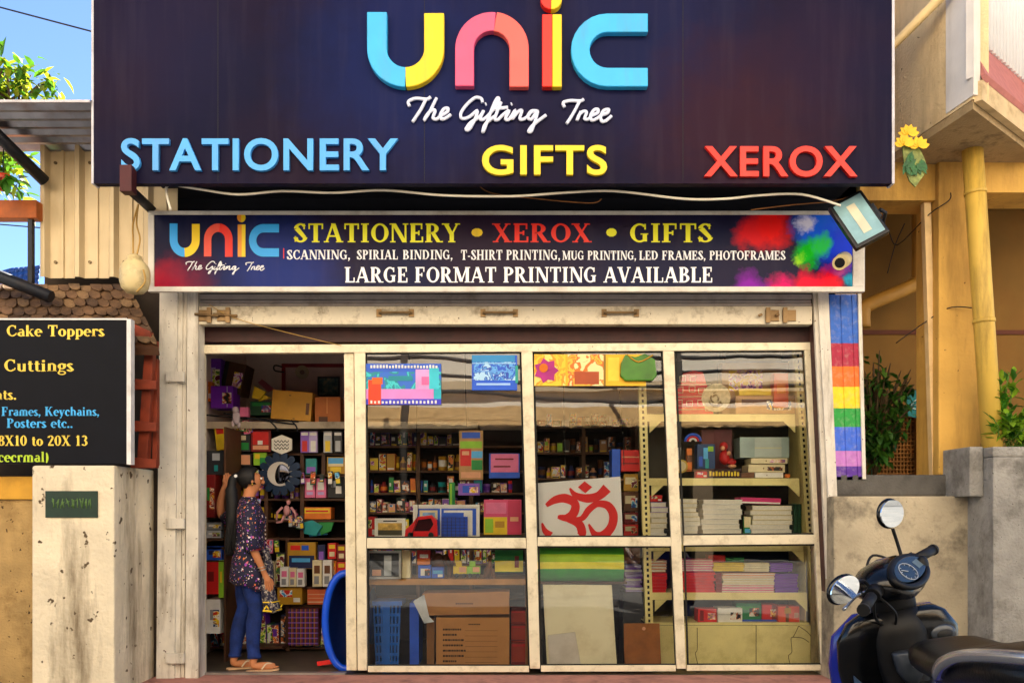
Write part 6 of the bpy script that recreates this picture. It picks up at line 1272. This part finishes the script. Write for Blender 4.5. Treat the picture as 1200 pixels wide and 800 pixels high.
jaw = jv((.035, 0, 1.465), (.058, .066), nk); hd = jv((.028, 0, 1.53), (.078, .09), jaw); crn = jv((.02, 0, 1.585), (.055, .06), hd)
for sd2 in (-1, 1):
    cl = jv((0, sd2*.10, 1.31), .058, che)
    sh = jv((0, sd2*.165, 1.295), .05, cl)
    if sd2 < 0: pts = [((-.005, -.20, 1.16), .042), ((-.01, -.215, 1.03), .036), ((.045, -.215, .90), .032), ((.095, -.205, .79), .022), ((.115, -.20, .745), (.030, .017))]
    else: pts = [((-.09, .26, 1.25), .042), ((-.175, .33, 1.22), .037), ((-.185, .335, 1.33), .033), ((-.165, .325, 1.44), .024), ((-.15, .315, 1.485), (.03, .018))]
    k = sh
    for p, r in pts: k = jv(p, r, k)
    pm = pts[-1][0]; dn = -1 if sd2 < 0 else 1
    for f in range(4):
        ox = -.024+.016*f; L2 = (.055, .068, .072, .06)[f]
        b0 = jv((pm[0]+ox+.012, pm[1], pm[2]+dn*.035), .0092, k); b1 = jv((pm[0]+ox+.022, pm[1]+.008, pm[2]+dn*(.035+L2*.5)), .0088, b0); jv((pm[0]+ox+.020, pm[1]+.02, pm[2]+dn*(.035+L2)), .0075, b1)
    t0 = jv((pm[0]+.034, pm[1]+.012, pm[2]+dn*.008), .0105, k); t1 = jv((pm[0]+.05, pm[1]+.022, pm[2]+dn*.035), .0095, t0); jv((pm[0]+.054, pm[1]+.028, pm[2]+dn*.058), .008, t1)
    fo = .035 if sd2 < 0 else -.095
    hp_ = jv((0, sd2*.08, .86), .085, pel); kn = jv((fo*.5+.03, sd2*.085, .48), .055, hp_); an = jv((fo, sd2*.085, .10), .036, kn); he = jv((fo-.02, sd2*.085, .05), (.036, .036), an); ba = jv((fo+.10, sd2*.09, .038), (.036, .026), he); jv((fo+.165, sd2*.092, .03), (.03, .014), ba)
skin_m = mat('brown_skin', '#bf7c50', .62, var=.06); hair_m = mat('black_hair', '#0a0808', .62, var=.3, scale=40)
def face_bits(mb):
    for q2, f2 in ((-1, .035), (1, -.095)):
        for i in range(5): mb.ell((f2+.178-.012*abs(i-1.2)**1.3, q2*(.092-.030)+q2*.0145*i, .026), (.017, .0072 if i else .0095, .0085), 8, 6)
    mb.ell((.113, 0, 1.505), (.016, .011, .017), 8, 6).ell((.112, 0, 1.525), (.009, .007, .026), 8, 6)
    mb.ell((.107, 0, 1.474), (.009, .021, .006), 10, 6, 1).ell((.107, 0, 1.466), (.009, .018, .006), 10, 6, 1).ell((.083, 0, 1.447), (.02, .022, .016), 10, 7)
    for q in (-1, 1):
        mb.ell((.095, q*.031, 1.533), (.011, .014, .009), 10, 7, 2).ell((.1045, q*.031, 1.533), (.004, .006, .006), 8, 6, 3).tube([(.098, q*.015, 1.552), (.1, q*.03, 1.558), (.09, q*.048, 1.553)], .004, 5, 3).ell((.02, q*.078, 1.52), (.018, .008, .028), 10, 7)
skin_mesh('body', V_, E_, [skin_m, mat('lip_red', '#8a3a34', .4), cm('white'), cm('black')], pe, extra=face_bits)
# clothes
def ring(z, cx_, rx, ry, cy=0, n=24, wob=0, ph=0): return [Vector((cx_+rx*math.cos(a)*(1+wob*math.sin(5*a+ph)), cy+ry*math.sin(a)*(1+wob*math.sin(5*a+ph)), z(a) if callable(z) else z)) for a in [2*math.pi*j/n for j in range(n)]]
fl_m = bpy.data.materials.new('navy_floral_cotton'); fl_m.use_nodes = True; N = fl_m.node_tree.nodes; L = fl_m.node_tree.links; b = N['Principled BSDF']; b.inputs['Roughness'].default_value = .8
tc = N.new('ShaderNodeTexCoord'); out = None
base_ = N.new('ShaderNodeRGB'); base_.outputs[0].default_value = lin('#161433')+(1,); out = base_.outputs[0]
for sc_, th_, cols_ in ((26, .30, ['#c86a7a', '#e8d8d0', '#d8763a', '#8a3aa8']), (55, .26, ['#e8e0dc', '#7a5ad0', '#d85a6a', '#c9a05a'])):
    vo = N.new('ShaderNodeTexVoronoi'); vo.inputs['Scale'].default_value = sc_; L.new(tc.outputs['Object'], vo.inputs['Vector'])
    nz = N.new('ShaderNodeTexNoise'); nz.inputs['Scale'].default_value = 60; L.new(tc.outputs['Object'], nz.inputs['Vector'])
    ad = N.new('ShaderNodeMath'); ad.operation = 'MULTIPLY_ADD'; ad.inputs[1].default_value = .45; L.new(nz.outputs[0], ad.inputs[0]); L.new(vo.outputs['Distance'], ad.inputs[2])
    lt = N.new('ShaderNodeMath'); lt.operation = 'LESS_THAN'; lt.inputs[1].default_value = th_+.17; L.new(ad.outputs[0], lt.inputs[0])
    rp_ = N.new('ShaderNodeValToRGB'); rp_.color_ramp.interpolation = 'CONSTANT'; e = rp_.color_ramp.elements; e[0].color = lin(cols_[0])+(1,); e[1].position = .33; e[1].color = lin(cols_[1])+(1,)
    for q, cc in ((.55, cols_[2]), (.78, cols_[3])): k = e.new(q); k.color = lin(cc)+(1,)
    sp = N.new('ShaderNodeSeparateColor'); L.new(vo.outputs['Color'], sp.inputs[0]); L.new(sp.outputs[0], rp_.inputs[0])
    mx = N.new('ShaderNodeMix'); mx.data_type = 'RGBA'; L.new(lt.outputs[0], mx.inputs['Factor']); L.new(out, mx.inputs['A']); L.new(rp_.outputs[0], mx.inputs['B']); out = mx.outputs['Result']
L.new(out, b.inputs['Base Color'])
hem = lambda a: .665-.05*math.cos(a)+.012*math.sin(6*a)
tu = MB()
tu.loft([ring(1.385, .0, .055, .062), ring(1.365, .0, .065, .085), ring(1.335, .0, .085, .155), ring(1.27, .005, .108, .185), ring(1.20, .018, .122, .178), ring(1.10, .012, .112, .162, wob=.015), ring(1.0, .008, .115, .165, wob=.02, ph=1), ring(.90, .005, .132, .182, wob=.025, ph=1.4), ring(.80, .005, .145, .195, wob=.03, ph=1.6), ring(hem, .0, .155, .205, wob=.035, ph=1.8)], cap=False)
def rad_loft(pts, rs, n=14):
    k = MB().tube(pts, rs, n, cap=False); return k
for pts, rs in (([(0, -.12, 1.30), (-.002, -.175, 1.27), (-.008, -.205, 1.15), (-.008, -.218, 1.02), (.004, -.218, .97)], [.075, .07, .06, .054, .057]), ([(0, .12, 1.30), (-.02, .18, 1.27), (-.09, .255, 1.235), (-.15, .305, 1.195)], [.075, .07, .06, .052])):
    k = rad_loft(pts, rs); tu.add(k.v, k.f, 0, True)
tun = tu.build('tunic', fl_m, pe); md = tun.modifiers.new('cloth', 'SOLIDIFY'); md.thickness = .006; md.offset = 1
MB().tube([(.008, -.218, 1.0-.02), (.008, -.218, .968)], .0605, 16, cap=False).build('cuff', cm('dark red'), tun)
m = MB(); tr = mat('tunic_trim', '#d8c8c0', .7)
for q in range(16): a = q/15; m.ell((.125+.02*a-.006*math.sin(a*6), -.06, 1.22-.5*a), (.006, .006, .008), 6, 5)
m.build('button_placket', tr, tun)
sf = MB(); rings = []
for i in range(9):
    f = i/8; z = .98-.5*f; x = .105+.05*f+.012*math.sin(f*7); w_ = .028+.045*f
    rings.append([Vector((x-w_*.9, -.165-.02*f, z)), Vector((x, -.175-.03*f-.012*math.sin(f*9), z-.01)), Vector((x+w_, -.14-.02*f, z+.005)), Vector((x+w_, -.132-.02*f, z+.005)), Vector((x, -.166-.03*f-.012*math.sin(f*9), z-.01)), Vector((x-w_*.9, -.156-.02*f, z))])
sf.loft(rings)
sfm = mat('scarf_print', '#1a1830', .8, var=.5, scale=30, dirt='#e8d8c0', dirt_amt=.5, dirt_scale=45); sfo = sf.build('scarf', sfm, pe)
m = MB(); z0 = .48
for i in range(7): m.tube([(.09+.022*i, -.215+.01*i, .50+.03*(i % 2)), (.112+.022*i, -.205+.01*i, .50+.03*((i+1) % 2))], .0055, 5)
m.tube([(.085, -.215, .495), (.16, -.2, .483), (.235, -.155, .495)], .008, 6); m.tube([(.085, -.21, .56), (.16, -.2, .555), (.225, -.155, .56)], .005, 6); m.build('yellow_border', cm('yellow'), sfo)
dn_ = mat('blue_denim', '#122c6c', .85, var=.35, scale=14, dirt='#081a44', dirt_amt=.4, bump=.3, bump_scale=70)
j = MB()
j.loft([ring(.98, .0, .10, .145), ring(.90, .0, .118, .165), ring(.82, .0, .12, .168), ring(.76, .0, .10, .15)])
for sd2, fo in ((-1, .035), (1, -.095)):
    rs = []
    for z, r_, xx in ((.84, .095, .0), (.72, .088, .01), (.6, .076, .02), (.5, .063, .03), (.40, .062, .01), (.3, .06, .0), (.2, .052, -.004), (.135, .047, 0)):
        f = (.86-z)/.76; cxx = fo*f+xx+(.0 if z > .5 else 0); rs.append(ring(z, cxx, r_*1.0, r_*.95, sd2*.085, 16, .02, z*30))
    rs.append(ring(.132, fo, .051, .049, sd2*.085, 16)); rs.append(ring(.105, fo, .052, .05, sd2*.085, 16)); j.loft(rs)
j.build('jeans', dn_, pe, jit=.009)
h = MB(); c0 = Vector((.012, 0, 1.538)); k = MB().ell(c0, (.102, .089, .096), 24, 16); vv = []
for v in k.v:
    p = Vector(v); q = p-c0
    if q.x > .045 and q.z < .062: p = c0+Vector((q.x*.45, q.y*.82, q.z*.8))
    if q.z < -.055 and q.x > -.02: p = c0+q*.75
    p += mnoise.noise_vector(p*30)*.003; vv.append(p)
h.add(vv, k.f, 0, True)
tail = catmull([(-.07, 0, 1.555), (-.115, 0, 1.53), (-.128, .0, 1.44), (-.122, -.01, 1.3), (-.13, -.015, 1.15), (-.14, -.01, 1.02), (-.125, 0, .93)], 4)
h.tube(tail, [.03]*4+[.034]*4+[.048]*4+[.05]*4+[.04]*4+[.026]*4+[.004], 12)
rr_ = random.Random(4)
for q in range(60):
    dx, dy = rr_.uniform(-.036, .036), rr_.uniform(-.045, .045); h.tube([Vector(p)+Vector((dx*(.4+i/24), dy*(.4+i/24), -.01)) for i, p in enumerate(tail[3:])], [.0055]*(len(tail)-5)+[.004, .002], 4)
ho = h.build('hair', hair_m, pe)
MB().tube([(-.1, -.03, 1.55), (-.1, .03, 1.55)], .013, 8).build('hair_clip', cm('white'), ho)
MB().ell((.02, -.088, 1.483), (.006, .006, .012), 8, 6).build('earring', mat('gold', '#d8b04a', .25, .9), pe)
for dz in (0, .02): 
    m = MB(); cc = Vector((.082-dz*.5, -.207, .815+dz)); m.tube([cc+Vector((.028*math.cos(a), .028*math.sin(a), .008*math.cos(a))) for a in [2*math.pi*q/14 for q in range(15)]], .004, 6, cap=False); m.build('bracelet', mat('silver_rim', '#b9b4ae'), pe)
for sd2, fo in ((-1, .035), (1, -.095)):
    sol = [(fo-.065, .0), (fo-.05, .034), (fo+.04, .036), (fo+.12, .045), (fo+.18, .036), (fo+.195, .0), (fo+.18, -.036), (fo+.12, -.042), (fo+.04, -.033), (fo-.05, -.034)]
    s0 = MB().prism([(a, sd2*.09+c, .001) for a, c in sol], (0, 0, .014)).build('sandal', mat('tan_sole', '#c8a27a', .7), pe, bevel=.003)
    MB().tube(catmull([(fo+.05, sd2*.09-.04, .02), (fo+.09, sd2*.09-.02, .062), (fo+.14, sd2*.09, .055), (fo+.09, sd2*.09+.02, .064), (fo+.05, sd2*.09+.042, .02)], 4), .006, 6).build('strap', mat('strap_beige', '#d8c2a0', .6), s0)

# ================================================================ scooter
HEAD, LEAN, SCS = 87.0, -10.0, 1.08
scr = thing('scooter', 'black and blue scooter with round mirrors parked before the concrete wall at right', 'scooter', (0, 0, GZ), local=True, rot=(R(LEAN), 0, R(HEAD)))
scr.scale = (SCS,)*3
_o = scr.rotation_euler.to_matrix() @ Vector((.37, 0, 1.0))*SCS; scr.location = (.453*3.75-.035-_o.x, 3.75-D-_o.y, GZ)
blk = mat('scooter_black', '#050608', .22, var=.2, scale=30, spec=.35, coat=.25, dirt='#2a2620', dirt_amt=.12, dirt_scale=14); blk2 = mat('scooter_matte_black', '#090a0d', .5, var=.25, scale=40, spec=.25, dirt='#2a2620', dirt_amt=.15, dirt_scale=12); blue = mat('scooter_blue', '#0a1f8a', .22, var=.06, coat=.8)
seat_m = mat('seat_vinyl', '#070606', .38, var=.15, bump=.15, bump_scale=120); chrome = mat('grab_silver', '#c4c8cc', .25, .85); gry = mat('scooter_grey', '#3a4048', .35, .3, coat=.3)
def rr(w_, d_, n=20, p=3.0):
    return [(math.copysign(abs(math.cos(a))**(2/p), math.cos(a))*d_, math.copysign(abs(math.sin(a))**(2/p), math.sin(a))*w_) for a in [2*math.pi*q/n for q in range(n)]]
def vloft(levels, m, p=3.0): # (z, xc, halfdepth, halfwidth)
    return m.loft([[Vector((xc+a, b_, z)) for a, b_ in rr(hw, hd2, p=p)] for z, xc, hd2, hw in levels])
def wheel(xc, rad, nm):
    m = MB(); n = 28
    wl_ = m.loft([[Vector((xc+q[0]*math.cos(a), q[1], rad+q[0]*math.sin(a))) for q in [(rad-.06, -.045), (rad-.02, -.052), (rad, -.02), (rad, .02), (rad-.02, .052), (rad-.06, .045)]] for a in [2*math.pi*k/n for k in range(n+1)]], cap=False)
    o = m.build('wheel', black_rubber, scr); r_ = MB().tube([(xc, -.04, rad), (xc, .04, rad)], rad-.055, 24); r_.build('rim', gry, o); return o
wheel(.62, .21, 'f'); wheel(-.62, .21, 'r')
vloft([(.26, .37, .03, .19), (.36, .41, .035, .215), (.52, .435, .04, .235), (.68, .43, .05, .25), (.80, .40, .055, .245), (.87, .385, .05, .20), (.90, .38, .03, .15)], MB()).build('leg_shield', blk, scr)
vloft([(.30, .46, .06, .22), (.42, .48, .07, .255), (.56, .49, .08, .272), (.70, .48, .08, .272), (.82, .445, .07, .25), (.90, .42, .04, .16)], MB(), 2.4).build('front_cowl', blue, scr)
vloft([(.42, .385, .05, .06), (.56, .39, .055, .085), (.70, .385, .05, .105), (.80, .37, .045, .11), (.90, .365, .035, .085)], MB(), 2.6).build('inner_console', blk2, scr)
MB().prism([(.372, .10, .30), (.385, .185, .34), (.40, .215, .52), (.395, .205, .66), (.385, .16, .60), (.375, .115, .45)], (-.012, 0, 0)).build('inner_panel', mat('slate_blue_panel', '#26405f', .35, var=.15, coat=.4), scr, bevel=.008)
m = MB().ell((.352, -.165, .78), (.012, .05, .034), 18, 9); pk = m.build('pocket', gry, scr); MB().ell((.345, -.168, .775), (.009, .034, .02), 14, 8).build('recess', black_rubber, pk)
vloft([(.60, .325, .022, .02), (.66, .312, .03, .055), (.735, .30, .035, .068), (.742, .30, .03, .066)], MB(), 2.6).build('key_console', gry, scr)
MB().tube([(.266, .0, .69), (.258, 0, .69)], .012, 12).build('key_lock', chrome, scr)
# fender, floor, under body
m = MB(); n = 14
m.loft([[Vector((.62+r_*math.cos(a), y_, .21+r_*math.sin(a))) for r_, y_ in ((.235, -.085), (.265, -.07), (.285, 0), (.265, .07), (.235, .085), (.25, .06), (.27, 0), (.25, -.06))] for a in [R(5+150*k/n) for k in range(n+1)]]); m.build('fender', blue, scr)
MB().tube([(.60, .07, .22), (.44, .05, .62)], .025, 8).tube([(.60, -.07, .22), (.44, -.05, .62)], .025, 8).build('fork', gry, scr)
m = MB(); m.box(-.12, .40, -.17, .17, .24, .29); m.build('floorboard', blk2, scr, bevel=.015)
vloft([(.29, -.16, .08, .16), (.45, -.12, .06, .15), (.60, -.09, .05, .14), (.70, -.07, .04, .13)], MB()).build('seat_front_panel', blk2, scr)
def xloft(secs, mb, p=2.6, n=20): # (x, zc, half height, half width)
    return mb.loft([[Vector((x, b_, zc+a)) for a, b_ in rr(hw, hh, n, p)] for x, zc, hh, hw in secs])
xloft([(-.08, .58, .15, .13), (-.22, .60, .165, .185), (-.40, .63, .165, .215), (-.62, .67, .145, .20), (-.85, .715, .10, .15), (-.98, .75, .05, .09)], MB()).build('rear_body', blue, scr)
se = xloft([(x_+.02, z_+.045, a_, b_) for x_, z_, a_, b_ in ((.03, .715, .03, .075), (.0, .735, .055, .11), (-.10, .745, .06, .135), (-.25, .745, .055, .15), (-.38, .755, .06, .155), (-.5, .785, .062, .155), (-.65, .805, .06, .15), (-.78, .81, .05, .125), (-.86, .81, .025, .08))], MB(), 3.0).build('seat', seat_m, scr)
m = MB(); m.tube(catmull([(-.36, .158, .81), (-.39, .14, .848), (-.41, .08, .868), (-.42, 0, .874), (-.41, -.08, .868), (-.39, -.14, .848)], 4), .004, 5); m.build('stitching', mat('seat_stitch', '#5a4a3a', .7), se)
for q in (1, -1):
    pts = catmull([(-.36, q*.17, .80), (-.44, q*.178, .85), (-.58, q*.178, .90), (-.75, q*.155, .925), (-.92, q*.10, .935), (-.97, 0, .94)], 4)
    mb = MB(); mb.loft([[Vector(p)+Vector((0, a*.014, b2*.02*(1-.3*i/len(pts)))) for a, b2 in ((-1, -1), (1, -1), (1.2, 0), (1, 1), (-1, 1), (-1.2, 0))] for i, p in enumerate(pts)]); mb.build('grab_rail', chrome, scr)
xloft([(-.72, .735, .045, .188), (-.88, .745, .05, .155), (-1.0, .75, .035, .09)], MB()).build('tail_lamp', mat('lamp_red', '#d8100c', .12, coat=.9), scr)
for q in (1, -1): MB().ell((-.84, q*.15, .60), (.06, .03, .03), 12, 8).build('indicator', mat('lamp_clear', '#d8d2c8', .15, coat=.8), scr)
m = MB(); m.box(-.70, -.20, -.10, .10, .2, .44); m.build('engine', gry, scr, bevel=.03)
MB().tube(catmull([(-.25, -.12, .2), (-.4, -.16, .22), (-.6, -.17, .28), (-.95, -.17, .34)], 4), [.03]*8+[.055]*5, 10).build('exhaust', gry, scr)
MB().tube([(-.05, .13, .26), (-.02, .235, .04)], .012, 8).build('side_stand', gry, scr)
MB().box(-1.03, -1.0, -.09, .09, .40, .58).build('number_plate', cm('white'), scr, bevel=.004)
MB().tube([(-.615, .192, .62), (-.5, .196, .60)], .006, 5).build('badge', chrome, scr)
# steering head (its own slight turn and dip)
ST = Matrix.Translation((.37, 0, .96)) @ Matrix.Rotation(R(46), 4, 'Z') @ Matrix.Rotation(R(-9), 4, 'X')
def hb(mb): mb.v = [tuple(ST @ Vector(v)) for v in mb.v]; return mb
hc = MB(); xs = []
hc.loft([[Vector((x, b_, zc+a)) for a, b_ in rr(hw, hh, 22, 2.4)] for x, zc, hh, hw in ((.13, .06, .03, .05), (.10, .06, .06, .10), (.05, .065, .078, .14), (-.01, .07, .08, .155), (-.06, .065, .07, .145), (-.10, .045, .05, .115), (-.115, .03, .02, .07))])
vloft([(.84, .385, .04, .09), (.93, .385, .05, .09), (1.0, .38, .05, .08)], MB(), 2.6).build('steering_neck', blk2, scr)
hco = hb(hc).build('handlebar_cowl', blk, scr)
d = MB(); T2 = Matrix.Translation((-.082, 0, .088)) @ Matrix.Rotation(R(-50), 4, 'Y')
d.v, d.f, d.m, d.sm = [], [], [], []
k = MB().prism([(.055*math.cos(a)*(1 if math.cos(a) > 0 else .8), .128*math.sin(a), 0) for a in [2*math.pi*q/26 for q in range(26)]], (0, 0, .022)); d.add([T2 @ Vector(v) for v in k.v], k.f)
dash = hb(d).build('dashboard', mat('dash_glass', '#1c2830', .25, var=.1, coat=.3), scr, bevel=.003)
d = MB(); TT = lambda p: T2 @ (Matrix.Translation((0, .03, 0)) @ Vector(p))
d.tube([TT((.04*math.cos(t_), .05*math.sin(t_), .0235)) for t_ in [2*math.pi*q/28 for q in range(29)]], .0016, 5, cap=False)
for q in range(9):
    a = R(30+q*37.5); d.tube([TT((.030*math.cos(a), .038*math.sin(a), .0235)), TT((.036*math.cos(a), .046*math.sin(a), .0235))], .0013, 4)
d.tube([TT((0, 0, .024)), TT((.02, .03, .024))], .0018, 4)
hb(d).build('dial_marks', cm('silver'), dash)
d = MB(); k = MB().box(-.018, .018, -.095, -.05, .0222, .0232); d.add([T2 @ Vector(v) for v in k.v], k.f); hb(d).build('fuel_window', mat('fuel_window_grey', '#5a6a70', .3), dash)
vz = MB(); vz.tube([T2 @ Vector((.062*math.cos(t_), .136*math.sin(t_), .008)) for t_ in [2*math.pi*q/32 for q in range(33)]], .014, 8, cap=False); hb(vz).build('dash_bezel', blk2, dash)
for pts in ([(.02, .19, .07), (.12, .16, .12), (.12, .05, .06), (.06, .02, -.05)], [(.02, -.19, .07), (.11, -.15, .13), (.11, -.05, .06), (.05, -.02, -.06)], [(-.01, .16, .06), (-.04, .1, -.04), (.0, .05, -.12)]): hb(MB().tube(catmull(pts, 6), .0055, 6)).build('brake_cable', black_rubber, scr)
for q in (1, -1):
    g_ = hb(MB().tube([(-.005, q*.14, .075), (-.02, q*.2, .075), (-.05, q*.37, .07)], [.02, .017, .017], 12)); gr = g_.build('handlebar', blk2, scr)
    hb(MB().tube([(-.027, q*.235, .074), (-.05, q*.365, .0705)], .0215, 14).tube([(-.05, q*.362, .0705), (-.0525, q*.375, .070)], .024, 14)).build('grip', black_rubber, gr)
    hb(MB().tube([(-.015, q*.165, .075), (-.025, q*.225, .074)], .031, 12)).build('switch_box', blk2, gr)
    hb(MB().tube(catmull([(.02, q*.17, .075), (.045, q*.22, .072), (.035, q*.35, .068)], 4), .007, 6)).build('brake_lever', chrome if q > 0 else blk2, gr)
    if q > 0: mp_ = [(.0, .17, .09), (.01, .20, .13), (.005, .33, .15)]; mc = Vector((-.005, .40, .165))
    else: mp_ = [(.0, -.17, .09), (.01, -.185, .16), (.01, -.175, .23)]; mc = Vector((.005, -.165, .30))
    ms = hb(MB().tube(catmull(mp_, 5), .0075, 8)).build('mirror_stalk', blk2, scr)
    tw = Matrix.Rotation(R(-34), 3, 'Z') @ Matrix.Rotation(R(-22*q), 3, 'X')
    sx_ = (.062, .046) if q > 0 else (.052, .058)
    hb(MB().ell(mc, (.02, sx_[0]+.006, sx_[1]+.006), 20, 12, 0, tw)).build('mirror_shell', blk, ms)
    k = MB().prism([mc+tw @ Vector((-.0165, sx_[0]*math.cos(a), sx_[1]*math.sin(a))) for a in [2*math.pi*z/24 for z in range(24)]], (-.0045, 0, 0)); hb(k).build('mirror_glass', mat('mirror_silver', '#e8eef0', .02, 1.0, var=0), ms)
hb(MB().ell((-.10, -.12, .085), (.02, .03, .035), 10, 7)).build('cable_boss', blk2, scr)
hb(MB().tube(catmull([(-.02, .2, .06), (.02, .15, -.04), (.03, .08, -.1)], 5), .006, 6)).build('cable', black_rubber, scr)
for o in bpy.data.objects:
    if '_local' in o: del o['_local']
